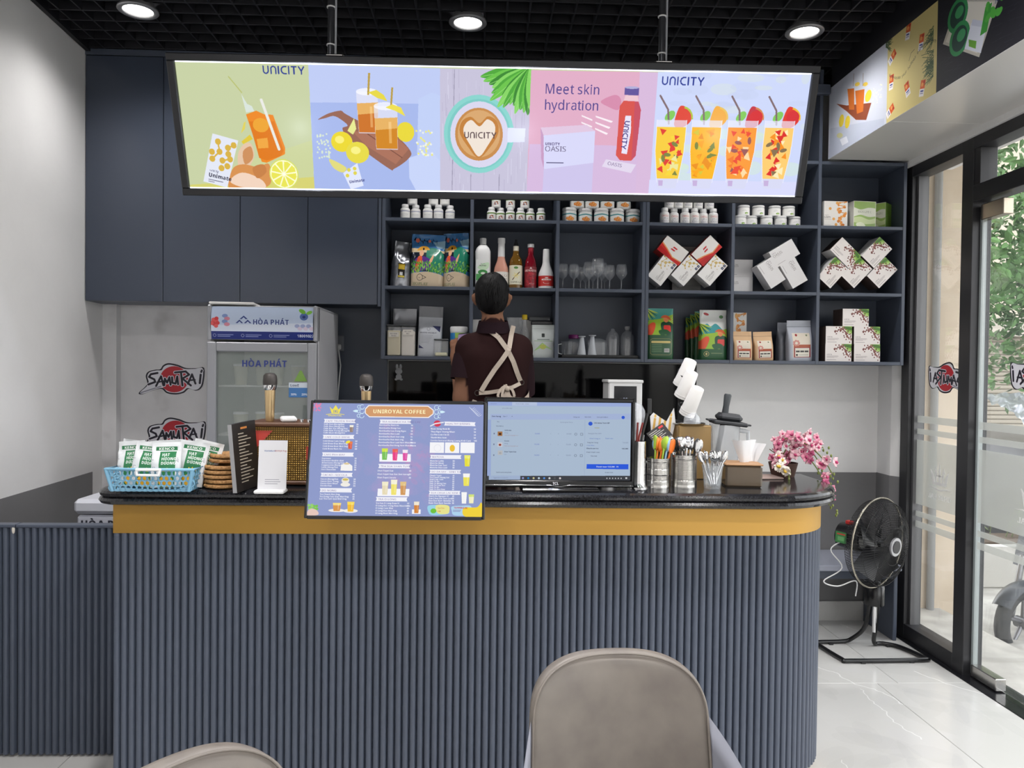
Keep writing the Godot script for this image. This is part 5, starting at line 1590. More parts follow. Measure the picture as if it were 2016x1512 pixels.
	rows_of(p, Vector2(510, 511.7), 25.4, ["Shan Tuyet Sua", "Shan Tuyet Sua Dac (ket tuong)", "Shan Tuyet Socola"], Vector2(746.2, 511.5).x, ["50", "55", "55"])
	p.poly([Vector2(517.3, 639.6), Vector2(754.1, 639.8), Vector2(751.9, 695.5), Vector2(515.6, 695.1)], rgb(240, 240, 246))
	drink(p, Vector2(570.6, 636.3), 48, 96, rgb(226, 214, 180), rgb(236, 230, 200))
	drink(p, Vector2(637, 629.5), 48, 112, rgb(236, 222, 110), rgb(240, 236, 210))
	drink(p, Vector2(705.8, 636.4), 46, 98, rgb(206, 150, 90), rgb(222, 190, 130))
	banner(p, Vector2(505.5, 700.5), Vector2(741.8, 700.9), 31, "TRA O LONG")
	rows_of(p, Vector2(507.1, 751.1), 18.4, ["Tra Sua O Long Dam Vi", "O Long Dac Hong Kem Macchiato", "O Long Cam Nha", "O Long Dao Mat Ong", "O Long Buoi Mat Ong"], Vector2(739.6, 751.7).x, ["50", "60", "60", "60", "60"])
	p.poly([Vector2(778.2, 790.3), Vector2(843.4, 790.5), Vector2(842.7, 822.9), Vector2(777.6, 822.6)], rgb(236, 236, 242))
	drink(p, Vector2(810.8, 775.5), 40, 84, rgb(206, 130, 60), rgb(236, 226, 206))
	# right column
	p.ell(Vector2(948.8, 147.7), 27, 24, rgb(206, 60, 84))
	p.line([Vector2(898, 166.8), Vector2(931.3, 149.2), Vector2(994.3, 138.3)], 9, rgb(226, 226, 236))
	banner(p, Vector2(1001.2, 131.9), Vector2(1241, 134.8), 30, "HEALTHY DRINKS")
	rows_of(p, Vector2(900.6, 192.7), 22.2, ["Nuoc Dang Nam Bi", "Thuy Ngoc Duong Nhan", "Ca Phe Linh Chi Bi", "Thanh Moc Sam", "Combo Samurai (Nang Luong Kinh Can)"], Vector2(1228.8, 191.1).x, ["50", "50", "50", "50", "105"])
	for k in 3:
		var a: Vector2 = [Vector2(896.9, 290.3), Vector2(1012.2, 289.9), Vector2(1128.6, 289.4)][k]
		p.rect(a.x, a.y, 108, 80, rgb(240, 240, 244))
	p.ell(Vector2(1067.5, 333.5), 20, 26, rgb(232, 190, 60))
	p.arc(Vector2(955.7, 333.9), 26, 0, TAU, 2.5, rgb(216, 216, 226))
	banner(p, Vector2(900.8, 384.6), Vector2(1138.2, 385.4), 29, "MATCHA")
	rows_of(p, Vector2(903.2, 434.3), 16.8, ["Matcha Latte", "Matcha Muoi", "Matcha Sua Tuoi", "Matcha Dao Luoi"], Vector2(1072.5, 434).x, ["50", "50", "55", "55"])
	drink(p, Vector2(1182.9, 426.9), 46, 84, rgb(226, 218, 60), rgb(232, 232, 110))
	banner(p, Vector2(899.5, 494.9), Vector2(1137.6, 496), 29, "DO DA XAY - SINH TO")
	rows_of(p, Vector2(902.5, 542.9), 14.6, ["Chanh Tuyet", "Tra Chanh Vuong Sot", "Xoai Cam Tuoi", "Sinh To Bo", "Sinh To Mang Cau", "Sinh To Cam Dua", "Sinh To Bo", "Sinh To Dau Nau"], Vector2(1074.1, 542.9).x, ["45", "55", "55", "60", "60", "60", "60", "60"], 10.0)
	drink(p, Vector2(1178.9, 568.3), 52, 92, rgb(232, 222, 90), rgb(242, 240, 236))
	banner(p, Vector2(899.1, 650.9), Vector2(1136.1, 651.1), 29, "SUA CHUA LAC KEM")
	rows_of(p, Vector2(901.4, 695.8), 17.0, ["Danh Da Nguyen Vi", "Sua Chua Lac Dao Luoi", "Dao Duc Kem Matcha", "Kem Dua Kem Socola"], Vector2(1074.2, 696.1).x, ["45", "55", "50", "50"])
	drink(p, Vector2(1164.5, 701.7), 42, 84, rgb(240, 240, 240), rgb(240, 240, 240))
	drink(p, Vector2(1218.8, 708.6), 42, 66, rgb(236, 232, 190), rgb(206, 222, 120))
	p.blob([Vector2(897.8, 762.2), Vector2(970.1, 755.6), Vector2(1046.1, 759.2), Vector2(1053.6, 796.5), Vector2(1047.1, 820.2), Vector2(930.1, 829.9), Vector2(898.6, 802.8)], rgb(150, 206, 226))
	p.blob([Vector2(956.4, 759), Vector2(1046.1, 759.2), Vector2(1057.1, 796.5), Vector2(1040.2, 820.2), Vector2(971.2, 816.5)], rgb(226, 222, 140))
	p.ell(Vector2(937.8, 799.5), 22, 18, rgb(110, 190, 60))
	p.blob([Vector2(1075.3, 766.1), Vector2(1150, 759.5), Vector2(1212.4, 759.6), Vector2(1226.7, 797), Vector2(1213.2, 827.5), Vector2(1095.6, 830.5), Vector2(1074.3, 796.6)], rgb(170, 206, 232))
	p.blob([Vector2(1164, 776.5), Vector2(1261.2, 770), Vector2(1295.6, 736), Vector2(1300, 838), Vector2(1171.7, 837.5)], rgb(236, 206, 60))
	p.text("TOPPING", Vector2(1089.3, 781.7).x, Vector2(1089.3, 781.7).y, 13, rgb(190, 50, 70), sans_bold)
	p.text("5K", Vector2(1171, 781.9).x, Vector2(1171, 781.9).y, 13, rgb(190, 50, 70), sans_bold)
	p.rect(Vector2(1082.6, 791.2).x, Vector2(1082.6, 791.2).y, 60, 3, rgb(120, 90, 150))
	p.rect(Vector2(1082.7, 800.7).x, Vector2(1082.7, 800.7).y, 56, 3, rgb(120, 90, 150))
	p.text("Sua Dau", Vector2(969.2, 782.7).x, Vector2(969.2, 782.7).y, 10, rgb(200, 90, 60), sans)
	p.text("65K", Vector2(969.6, 806.4).x, Vector2(969.6, 806.4).y, 10, rgb(200, 90, 60), sans)
	for k in 14: p.ell(Vector2(44.2, 776.8) + Vector2(rng.randf_range(-36, 36), rng.randf_range(-14, 18)), 11, 9, [rgb(120, 190, 80), rgb(150, 206, 110)][k % 2])
	p.blob([Vector2(6.4, 803.4), Vector2(38.1, 790.1), Vector2(75.8, 806.9), Vector2(80.4, 835.6), Vector2(1.3, 838.7)], rgb(226, 196, 186))
	return p.tex()

func paint_desktop() -> ImageTexture:
	var ground := rgb(176, 194, 216)
	var p := Pic.new(1100, 636, ground)
	p.poly([Vector2(0, 0), Vector2(1100, 0), Vector2(1100.2, 32.3), Vector2(0.2, 34)], rgb(160, 178, 226))
	p.poly([Vector2(188.1, 2.2), Vector2(377.6, 2.5), Vector2(377.8, 31), Vector2(188.2, 31.9)], rgb(186, 200, 228))
	p.poly([Vector2(0.5, 101.9), Vector2(1100.4, 90), Vector2(1100.7, 136.5), Vector2(25.4, 147.9), Vector2(25.1, 101.6)], rgb(170, 186, 222))
	p.poly([Vector2(0.7, 148.2), Vector2(30.3, 147.9), Vector2(32.5, 601.8), Vector2(-0.2, 602)], rgb(158, 176, 220))
	p.line([Vector2(747.3, 143.4), Vector2(747.7, 595.6)], 2, rgb(160, 176, 206), false)
	var ink := rgb(66, 72, 92)
	var pale := rgb(120, 130, 156)
	p.text("pos.store", Vector2(24.7, 21.3).x, Vector2(24.7, 21.3).y, 8, pale, sans)
	p.text("Point of sale - Order", Vector2(217.1, 20.4).x, Vector2(217.2, 21.7).y, 8, pale, sans)
	p.text("pos.orders.app", Vector2(114.3, 56.2).x, Vector2(114.3, 57.4).y, 8, pale, sans)
	p.text("Don hang", Vector2(35.7, 125).x, Vector2(35.7, 125).y, 11, ink, sans_bold)
	p.text("Ban 1", Vector2(122.6, 124).x, Vector2(122.6, 124).y, 9, ink, sans)
	p.text("+", Vector2(185.6, 123.4).x, Vector2(185.6, 123.4).y, 10, ink, sans_bold)
	p.text("Dong cua", Vector2(658.6, 124.5).x, Vector2(658.6, 124.5).y, 8, ink, sans)
	p.text("Man hinh", Vector2(745.4, 123.5).x, Vector2(745.4, 123.5).y, 8, ink, sans)
	p.text("Uniroyal Coffee 2", Vector2(838.4, 123.8).x, Vector2(838.4, 123.8).y, 8, ink, sans)
	p.ell(Vector2(1040.3, 121), 13, 13, rgb(48, 92, 214))
	p.text("Tim", Vector2(74.8, 167.8).x, Vector2(74.8, 167.8).y, 8, ink, sans)
	p.text("Xoa tat ca", Vector2(68.8, 202.4).x, Vector2(68.8, 202.4).y, 9, ink, sans)
	p.text("Ap dung loai Tat ca", Vector2(556.6, 167.7).x, Vector2(556.6, 167.7).y, 8, pale, sans)
	for k in 3:
		var a: Vector2 = [Vector2(133.7, 236.4), Vector2(132.9, 322.9), Vector2(132.7, 410.6)][k]
		p.text(["Cafe sua", "Cacao", "Shan Tuyet Sua"][k], a.x, a.y, 9, ink, sans_bold)
		p.text(["Nong", "Nong", "Lon"][k], a.x, a.y + 20, 8, pale, sans)
		if k < 2: p.text("Them da rieng ngot vua", a.x, a.y + 40, 7, rgb(170, 140, 140), sans)
		var i: Vector2 = [Vector2(81.3, 243.1), Vector2(81.7, 330.8), Vector2(83.9, 397.5)][k]
		p.rect(i.x, i.y, 36, 36, [rgb(170, 120, 76), rgb(206, 206, 214), rgb(190, 192, 196)][k])
		p.ell(i + Vector2(18, 20), 10, 9, [rgb(70, 40, 26), rgb(150, 70, 60), rgb(170, 172, 176)][k])
		p.text(["30,000", "55,000", "50,000"][k], a.x + 230, a.y + 26, 9, rgb(96, 110, 190), sans)
		p.text("1", a.x + 350, a.y + 26, 9, pale, sans)
		p.text("+", a.x + 408, a.y + 26, 9, ink, sans)
		p.text(["30,000", "55,000", "50,000"][k], a.x + 472, a.y + 26, 9, pale, sans)
		p.arc(a + Vector2(544, 24), 9, 0, TAU, 2, ink)
		p.line([a + Vector2(580, 16), a + Vector2(597, 16), a + Vector2(597, 33), a + Vector2(580, 33), a + Vector2(580, 16)], 2, ink)
		p.rect(a.x - 84, a.y + 18, 9, 12, pale)
	p.ell(Vector2(789, 173.9), 16, 16, rgb(48, 92, 214))
	p.text("Chi Anna Tran VIP", Vector2(816.9, 172.4).x, Vector2(816.9, 172.4).y, 10, ink, sans_bold)
	p.text("0 diem", Vector2(822.1, 210.7).x, Vector2(822.1, 210.7).y, 8, rgb(160, 150, 60), sans_bold)
	p.text("Bang gia Mac dinh", Vector2(772.7, 257.7).x, Vector2(772.7, 257.7).y, 9, pale, sans)
	p.text("Khach hang cu", Vector2(785.3, 299.1).x, Vector2(785.3, 299.1).y, 9, rgb(90, 116, 190), sans)
	p.text("Thanh vien", Vector2(904.4, 297.9).x, Vector2(904.4, 297.9).y, 9, rgb(90, 116, 190), sans)
	p.text("Tong tien hang", Vector2(765, 331.5).x, Vector2(765, 331.5).y, 9, ink, sans)
	p.text("135,000", Vector2(1081.7, 328.4).x, Vector2(1081.7, 330.9).y, 9, pale, sans, 2)
	p.text("Chiet khau", Vector2(762, 355.1).x, Vector2(762, 355.1).y, 9, rgb(90, 116, 190), sans)
	p.text("Khach can tra", Vector2(762.1, 379.9).x, Vector2(762.1, 379.9).y, 10, ink, sans_bold)
	p.text("135,000", Vector2(1082, 379.3).x, Vector2(1082, 380.5).y, 10, ink, sans_bold, 2)
	p.text("Khach thanh toan", Vector2(762.3, 410.8).x, Vector2(762.3, 410.8).y, 9, ink, sans)
	p.text("Tien mat", Vector2(793.4, 441.5).x, Vector2(793.4, 441.5).y, 9, ink, sans)
	p.poly([Vector2(764, 503.8), Vector2(1085.7, 503.3), Vector2(1085.9, 545.5), Vector2(762.9, 542.2)], rgb(44, 92, 226))
	p.text("Thanh toan 135,000   F9", Vector2(923, 529.6).x, Vector2(923, 529.6).y, 11, rgb(226, 232, 246), sans_bold, 1)
	p.text("In tam tinh", Vector2(905.8, 575.6).x, Vector2(905.8, 575.6).y, 9, ink, sans)
	p.text("Danh sach san pham", Vector2(73.7, 577.9).x, Vector2(73.7, 577.9).y, 9, ink, sans)
	p.poly([Vector2(-0.2, 603.3), Vector2(1099.8, 597.5), Vector2(1100, 639.1), Vector2(0, 639.1)], rgb(64, 66, 72))
	p.poly([Vector2(18.3, 600.6), Vector2(257, 599.8), Vector2(257.2, 632.6), Vector2(18.5, 634.6)], rgb(166, 184, 214))
	p.text("Type here to search", Vector2(52.3, 622).x, Vector2(52.3, 622).y, 9, pale, sans)
	for k in 8: p.ell(Vector2(277.5, 618.2) + Vector2(40.5 * k, 2), 8, 8, [rgb(150, 160, 220), rgb(40, 130, 200), rgb(206, 200, 150), rgb(200, 220, 236), rgb(90, 150, 230), rgb(226, 226, 226), rgb(90, 92, 96), rgb(226, 216, 216)][k])
	for k in 6: p.ell(Vector2(921.5, 618.9) + Vector2(22 * k, 0), 5, 5, rgb(206, 208, 214))
	p.rect(Vector2(1064.4, 611.5).x, Vector2(1064.4, 611.5).y, 14, 12, rgb(226, 228, 232))
	return p.tex()

func screen_light(parent: Node3D, at: Vector3, e: float) -> void:
	var l := OmniLight3D.new()
	l.name = "screen_light"
	l.light_color = Color(0.85, 0.9, 1.0)
	l.light_energy = e
	l.omni_range = 8.0
	l.omni_attenuation = 2.0
	l.shadow_enabled = true
	l.position = at
	parent.add_child(l)

func build_screens() -> void:
	# price list on a tilted screen clamped to the front edge of the bar
	var m := thing("menu_screen", "glowing price list screen leaning on the front edge of the bar", "screen", Vector3(-0.252, 1.112, -2.205))
	m.rotation = Vector3(-0.215, -0.02, 0.0)
	var w := 0.4965
	var h := 0.324
	var g := G.new()
	g.quad(Vector3(-w / 2, -h / 2, 0), Vector3(w / 2, -h / 2, 0), Vector3(w / 2, h / 2, 0), Vector3(-w / 2, h / 2, 0))
	part(m, "screen_panel", g.mesh(), lit_print(paint_menu(), 0.7), Vector3.ZERO, Vector3.ZERO, "lit price list in white letters on lilac")
	var bz := mat(rgb(18, 18, 20), 0.3)
	part(m, "housing", span_box(Vector3(-w / 2 - 0.006, -h / 2 - 0.008, -0.03), Vector3(w / 2 + 0.006, h / 2 + 0.006, -0.002), 0.003), bz)
	for s in [-1.0, 1.0]:
		part(m, "bezel", G.new().box(Vector3(s * (w / 2 + 0.004), 0, -0.008), Vector3(0.008, h + 0.016, 0.02), 0.002).mesh(), bz)
		part(m, "bezel", G.new().box(Vector3(0, s * (h / 2 + 0.005), -0.008), Vector3(w, 0.01, 0.02), 0.002).mesh(), bz)
	part(m, "stand_arm", G.new().tube([Vector3(0, -0.05, -0.03), Vector3(0, -0.035, -0.1), Vector3(0, -0.03, -0.14)], 0.012, 10).mesh(), black_plastic)
	part(m, "stand_foot", G.new().box(Vector3(0, 0, 0), Vector3(0.16, 0.01, 0.1), 0.003).mesh(), black_plastic, Vector3(0, -0.058, -0.165), Vector3(0.215, 0, 0))
	screen_light(m, Vector3(0, 0, 0.08), 0.012)
	# till monitor
	var t := thing("till_monitor", "black till monitor showing an order list, standing on the worktop", "monitor", Vector3(0.236, 1.0, -2.375), 0.02)
	w = 0.452
	h = 0.245
	var q := G.new()
	q.quad(Vector3(-w / 2, 0, 0), Vector3(w / 2, 0, 0), Vector3(w / 2, h, 0), Vector3(-w / 2, h, 0))
	part(t, "screen_panel", q.mesh(), lit_print(paint_desktop(), 0.6), Vector3(-0.002, 0.03, 0.0), Vector3.ZERO, "pale blue order screen with a blue pay button")
	var gl := mat(rgb(12, 12, 14), 0.12)
	part(t, "housing", span_box(Vector3(-0.236, 0.008, -0.045), Vector3(0.238, 0.287, -0.002), 0.006), gl)
	for s in [-1.0, 1.0]: part(t, "bezel", G.new().box(Vector3(s * 0.2315, 0.149, -0.006), Vector3(0.011, 0.276, 0.022), 0.003).mesh(), gl)
	part(t, "bezel", G.new().box(Vector3(0, 0.281, -0.006), Vector3(0.474, 0.014, 0.022), 0.003).mesh(), gl)
	part(t, "bezel", G.new().box(Vector3(0, 0.019, -0.006), Vector3(0.474, 0.022, 0.022), 0.003).mesh(), gl)
	part(t, "chrome_strip", G.new().tube([Vector3(-0.232, 0.016, 0.006), Vector3(-0.03, 0.015, 0.006), Vector3(0, 0.01, 0.006), Vector3(0.03, 0.015, 0.006), Vector3(0.232, 0.013, 0.006)], 0.0014, 6).mesh(), chrome)
	var tm := TextMesh.new()
	tm.font = sans_bold
	tm.text = "TCL"
	tm.font_size = 24
	tm.pixel_size = 0.00048
	tm.depth = 0.0006
	part(t, "lettering", tm, mat(rgb(206, 206, 210), 0.3), Vector3(-0.012, 0.0205, 0.0055))
	part(t, "foot", G.new().box(Vector3(0, 0.005, -0.03), Vector3(0.24, 0.01, 0.16), 0.003).mesh(), gl)
	screen_light(t, Vector3(0, 0.16, 0.08), 0.008)

func build_extra() -> void:
	build_screens()
	build_top_shelf()
	build_middle_shelf()
	build_lower_shelf()
	build_left_bar()
	build_right_bar()
	build_floor_things()
	build_barista()

# ---------- goods on the shelves ----------
const S1 := 1.4405
const S2 := 1.7975
const S3 := 2.1435

func wrap_label(kind: String) -> ImageTexture:
	var p := Pic.new(512, 128, rgb(232, 231, 228))
	match kind:
		"blue":
			p.rect(0, 18, 512, 7, rgb(70, 84, 150))
			p.text("Bone Fortify", 256, 74, 15, rgb(150, 150, 160), sans, 1)
			p.rect(206, 86, 100, 4, rgb(190, 190, 196))
		"green":
			p.rect(0, 8, 512, 20, rgb(104, 140, 70))
			for c in [[236, 66, rgb(120, 60, 40)], [262, 58, rgb(190, 110, 60)], [286, 84, rgb(176, 64, 40)], [250, 92, rgb(110, 90, 120)], [228, 90, rgb(130, 70, 50)], [282, 60, rgb(90, 60, 50)]]: p.ell(Vector2(c[0], c[1]), 11, 12, c[2])
		"peach":
			p.poly([Vector2(0, 26), Vector2(180, 30), Vector2(256, 22), Vector2(332, 30), Vector2(512, 26), Vector2(512, 40), Vector2(332, 46), Vector2(256, 38), Vector2(180, 46), Vector2(0, 40)], rgb(70, 150, 156))
			for c in [[232, 92, 20], [262, 82, 22], [290, 94, 19], [252, 108, 17], [278, 110, 17]]:
				p.ell(Vector2(c[0], c[1]), c[2], c[2], rgb(222, 132, 58))
				p.ell(Vector2(c[0] + 5, c[1] - 4), c[2] * 0.5, c[2] * 0.5, rgb(236, 170, 96))
			p.rect(0, 121, 512, 7, rgb(190, 190, 190))
		"omega":
			p.text("OMEGA", 256, 42, 26, rgb(190, 66, 66), sans, 1)
			p.text("LIFE-3", 256, 76, 26, rgb(90, 84, 130), sans, 1)
			p.text("RESOLV", 256, 110, 26, rgb(90, 84, 130), sans, 1)
		"leaf":
			p.text("unicity", 250, 40, 9, rgb(120, 124, 140), sans, 1)
			p.text("Aloe Vera", 250, 58, 11, rgb(110, 120, 120), sans, 1)
			p.blob([Vector2(250, 100), Vector2(270, 82), Vector2(300, 90), Vector2(290, 112), Vector2(262, 116)], rgb(110, 150, 60))
			p.blob([Vector2(262, 104), Vector2(280, 96), Vector2(294, 104), Vector2(280, 112)], rgb(196, 214, 150))
	return p.tex()

func pill_bottle(called: String, label: String, d: float, h: float, tx: Texture2D, at: Vector3, group: String, squat := false) -> Node3D:
	var o := thing(called, label, "jar" if squat else "bottle", at, -0.03, group)
	var r := d * 0.5
	var neck := r * (0.95 if squat else 0.66)
	var y1 := h * (0.74 if squat else 0.66)
	var y2 := h * (0.78 if squat else 0.78)
	part(o, "body", G.new().lathe([Vector2(0, 0), Vector2(r * 0.9, 0), Vector2(r, h * 0.03), Vector2(r, y1), Vector2(r * 0.94, y1 + (y2 - y1) * 0.45), Vector2(neck, y2), Vector2(neck * 0.94, y2 + h * 0.02)], 20).mesh(), white_plastic)
	part(o, "wrap_label", G.new().lathe([Vector2(r + 0.0004, h * 0.06), Vector2(r + 0.0004, y1 * 0.97)], 24).mesh(), printed(tx, 0.4))
	var cr := neck * (1.06 if squat else 1.12)
	var cap := G.new().lathe([Vector2(cr * 0.98, y2 + h * 0.015), Vector2(cr, y2 + h * 0.03), Vector2(cr, h * 0.97), Vector2(cr * 0.93, h), Vector2(0, h)], 22)
	part(o, "cap", cap.mesh(), white_plastic)
	return o

func stock_row(called: String, look: String, d: float, h: float, kind: String, xs: Array, ups: Array, squat: bool) -> void:
	var tx := wrap_label(kind)
	var group := look + "s on the top shelf"
	var proto: Node3D
	for i in xs.size():
		var at := Vector3(xs[i], S3, -3.965 - (0.012 if i % 3 == 1 else 0.0))
		var label := "%s %s, bottom row" % [look, NTH[i]]
		if i == 0: proto = pill_bottle(called, label, d, h, tx, at, group, squat)
		else: copy(proto, at, label)
	for i in ups.size():
		copy(proto, Vector3(ups[i], S3 + h, -3.972), "%s %s, stacked upper row" % [look, NTH[i]])

func face_mesh(s: Vector3, front: Material, rest: Material, side: Material = null) -> ArrayMesh:
	# carton centred on its printed face; the face is the plane z = 0
	var m := carton(s, front, rest, side)
	var out := ArrayMesh.new()
	for k in m.get_surface_count():
		var arr := m.surface_get_arrays(k)
		var vv: PackedVector3Array = arr[Mesh.ARRAY_VERTEX]
		for i in vv.size(): vv[i] += Vector3(0, -s.y * 0.5, -s.z * 0.5)
		arr[Mesh.ARRAY_VERTEX] = vv
		out.add_surface_from_arrays(Mesh.PRIMITIVE_TRIANGLES, arr)
		out.surface_set_material(k, m.surface_get_material(k))
	return out

func tea_print() -> ImageTexture:
	var p := Pic.new(420, 276, rgb(226, 219, 215))
	p.poly([Vector2(255, 0), Vector2(420, 0), Vector2(420, 105), Vector2(390, 120), Vector2(350, 70), Vector2(300, 40)], rgb(128, 172, 66))
	p.blob([Vector2(290, 8), Vector2(400, 14), Vector2(425, 60), Vector2(340, 50)], rgb(70, 112, 40))
	p.blob([Vector2(320, 60), Vector2(400, 90), Vector2(410, 130), Vector2(350, 100)], rgb(166, 196, 110))
	for k in 74:
		var t := float(k) / 74.0
		var c := Vector2(lerpf(200, 395, t), lerpf(30, 215, t * t)) + Vector2(rng.randfn() * 26, rng.randfn() * 22)
		if k < 6: c = Vector2(rng.randf_range(140, 190), rng.randf_range(70, 120))
		c.x = minf(c.x, 410)
		p.ell(c, 12, 9, [rgb(110, 56, 50), rgb(134, 74, 64), rgb(92, 44, 40)][k % 3], rng.randf() * 3)
		p.line([c + Vector2(-6, 0), c + Vector2(6, 2)], 2, rgb(170, 112, 100), false)
	p.text("unicity", 26, 172, 17, rgb(70, 60, 70), sans, 0, 1.2)
	for k in 4: p.rect(26, 186 + k * 10, [180, 190, 170, 120][k], 4, rgb(160, 150, 150))
	p.rect(26, 246, 150, 5, rgb(110, 100, 104))
	return p.tex()

func mate_print() -> ImageTexture:
	var p := Pic.new(420, 262, rgb(228, 226, 224))
	var y := rgb(196, 168, 96)
	var nodes := [[250, 60, 16], [310, 40, 12], [330, 96, 22], [385, 70, 13], [280, 120, 13], [370, 140, 18], [240, 20, 9], [400, 24, 16], [220, 95, 10], [395, 190, 14], [320, 160, 9], [265, 175, 7]]
	for n in nodes: p.ell(Vector2(n[0], n[1]), n[2], n[2], y)
	for e in [[0, 1], [1, 3], [1, 2], [2, 4], [2, 5], [0, 8], [3, 7], [5, 9], [0, 6]]: p.line([Vector2(nodes[e[0]][0], nodes[e[0]][1]), Vector2(nodes[e[1]][0], nodes[e[1]][1])], 9, y, false)
	p.rrect(312, 206, 38, 38, 8, rgb(34, 40, 66))
	p.rrect(362, 206, 38, 38, 8, rgb(34, 40, 66))
	p.ell(Vector2(331, 225), 9, 9, rgb(150, 156, 180))
	p.ell(Vector2(381, 225), 9, 9, rgb(150, 156, 180))
	p.text("unicity", 46, 128, 12, rgb(120, 116, 116), sans)
	p.text("Unimate", 44, 166, 32, rgb(66, 62, 62), sans)
	for k in 3: p.rect(46, 180 + k * 12, [150, 130, 90][k], 4, rgb(150, 146, 144))
	return p.tex()

func oasis_print() -> ImageTexture:
	var p := Pic.new(420, 276, rgb(214, 212, 212))
	p.text("unicity", 26, 62, 14, rgb(120, 96, 110), sans, 0, 1.2)
	p.text("OASIS", 24, 116, 42, rgb(126, 118, 118), sans, 0, 1.05)
	p.rect(26, 130, 130, 4, rgb(178, 172, 172))
	p.rect(26, 240, 140, 5, rgb(140, 130, 134))
	return p.tex()

func red_print() -> ImageTexture:
	var p := Pic.new(420, 262, rgb(222, 218, 214))
	p.poly([Vector2(0, 130), Vector2(120, 165), Vector2(260, 220), Vector2(420, 200), Vector2(420, 262), Vector2(0, 262)], rgb(196, 44, 40))
	p.poly([Vector2(0, 112), Vector2(120, 150), Vector2(260, 208), Vector2(420, 190), Vector2(420, 204), Vector2(260, 224), Vector2(120, 168), Vector2(0, 132)], rgb(214, 150, 96))
	p.poly([Vector2(0, 180), Vector2(140, 200), Vector2(240, 262), Vector2(0, 262)], rgb(176, 30, 34))
	p.poly([Vector2(190, 70), Vector2(260, 70), Vector2(246, 92), Vector2(176, 92)], rgb(190, 40, 46))
	p.poly([Vector2(176, 110), Vector2(246, 110), Vector2(232, 132), Vector2(162, 132)], rgb(190, 40, 46))
	return p.tex()

func molecule_print(tall: bool) -> ImageTexture:
	var p := Pic.new(270, 290, rgb(226, 222, 216))
	var g := RandomNumberGenerator.new()
	g.seed = 12
	var last := Vector2(230, 20)
	for k in 22:
		var c := Vector2(g.randf_range(150, 262), k * 13.0 + 4)
		p.line([last, c], 8, rgb(214, 140, 62), false)
		p.ell(c, g.randf_range(9, 21), g.randf_range(9, 20), [rgb(222, 136, 50), rgb(230, 164, 90), rgb(206, 118, 40)][k % 3])
		last = c
	for c in [[70, 84], [150, 20], [112, 200], [140, 262]]: p.ell(Vector2(c[0], c[1]), 16, 16, rgb(226, 164, 84))
	if not tall:
		p.text("unicity", 8, 160, 11, rgb(150, 146, 140), sans)
		p.text("slim", 4, 192, 28, rgb(80, 76, 74), sans)
		p.rect(6, 204, 80, 4, rgb(180, 176, 170))
		p.rect(6, 264, 70, 4, rgb(180, 176, 170))
	return p.tex()

func life_print() -> ImageTexture:
	var p := Pic.new(260, 290, rgb(150, 182, 92))
	p.blob([Vector2(-20, 70), Vector2(80, 92), Vector2(180, 70), Vector2(280, 86), Vector2(280, 150), Vector2(180, 170), Vector2(80, 150), Vector2(-20, 170)], rgb(222, 224, 206))
	p.blob([Vector2(-20, 190), Vector2(80, 170), Vector2(180, 200), Vector2(280, 180), Vector2(280, 230), Vector2(140, 250), Vector2(-20, 226)], rgb(200, 214, 156))
	p.blob([Vector2(30, 250), Vector2(90, 230), Vector2(140, 270), Vector2(60, 288)], rgb(226, 232, 200))
	p.text("BIOS LIFE C", 130, 126, 22, rgb(140, 146, 120), sans, 1)
	p.rect(0, 0, 260, 4, rgb(226, 226, 210))
	p.rect(0, 0, 5, 290, rgb(226, 226, 210))
	p.rect(255, 0, 5, 290, rgb(226, 226, 210))
	return p.tex()

func tilted(called: String, label: String, m: Mesh, at: Vector3, deg: float, group: String) -> void:
	solo(called, label, "box", m, null, at, Vector3(0, 0, deg_to_rad(deg)), group)

func build_top_shelf() -> void:
	stock_row("supplement_bottle", "white blue-striped supplement bottle", 0.0495, 0.079, "blue", [-0.421, -0.368, -0.305, -0.25, -0.191], [-0.385, -0.277, -0.218], false)
	stock_row("herb_bottle", "white green-banded herb bottle", 0.0465, 0.072, "green", [0.024, 0.071, 0.122, 0.175, 0.226, 0.281], [0.048, 0.122, 0.197], false)
	stock_row("fruit_powder_jar", "wide white jar with orange fruit picture", 0.0745, 0.0755, "peach", [0.429, 0.513, 0.596, 0.677, 0.762], [0.469, 0.547, 0.627, 0.714], true)
	stock_row("lettered_bottle", "white bottle with red and navy lettering", 0.048, 0.087, "omega", [0.928, 0.981, 1.036, 1.086, 1.136, 1.185], [0.953, 1.002, 1.051, 1.106, 1.165], false)
	stock_row("leaf_jar", "small white jar with green leaf print", 0.062, 0.054, "leaf", [1.328, 1.39, 1.467, 1.542, 1.62], [1.347, 1.426, 1.512, 1.587], true)
	var mol := printed(molecule_print(false), 0.4)
	solo("supplement_box", "white box with orange molecule print on the top right shelf", "box", carton(Vector3(0.127, 0.134, 0.1), mol, white_card), null, Vector3(1.821, S3, -3.985), Vector3(0, 0.04, 0))
	var gl := printed(life_print(), 0.35)
	solo("green_tea_box", "green and white wave box in the middle of the top right shelf", "box", carton(Vector3(0.125, 0.138, 0.07), gl, mat(rgb(196, 198, 186), 0.5), mat(rgb(206, 204, 196), 0.5)), null, Vector3(1.976, S3, -3.975), Vector3(0, 0.1, 0))
	solo("green_tea_box", "green box turned edge-on at the right end of the top shelf", "box", carton(Vector3(0.1, 0.14, 0.07), mat(rgb(104, 142, 52), 0.4), mat(rgb(110, 148, 58), 0.4), gl), null, Vector3(2.114, S3, -4.02), Vector3(0, 0.75, 0))

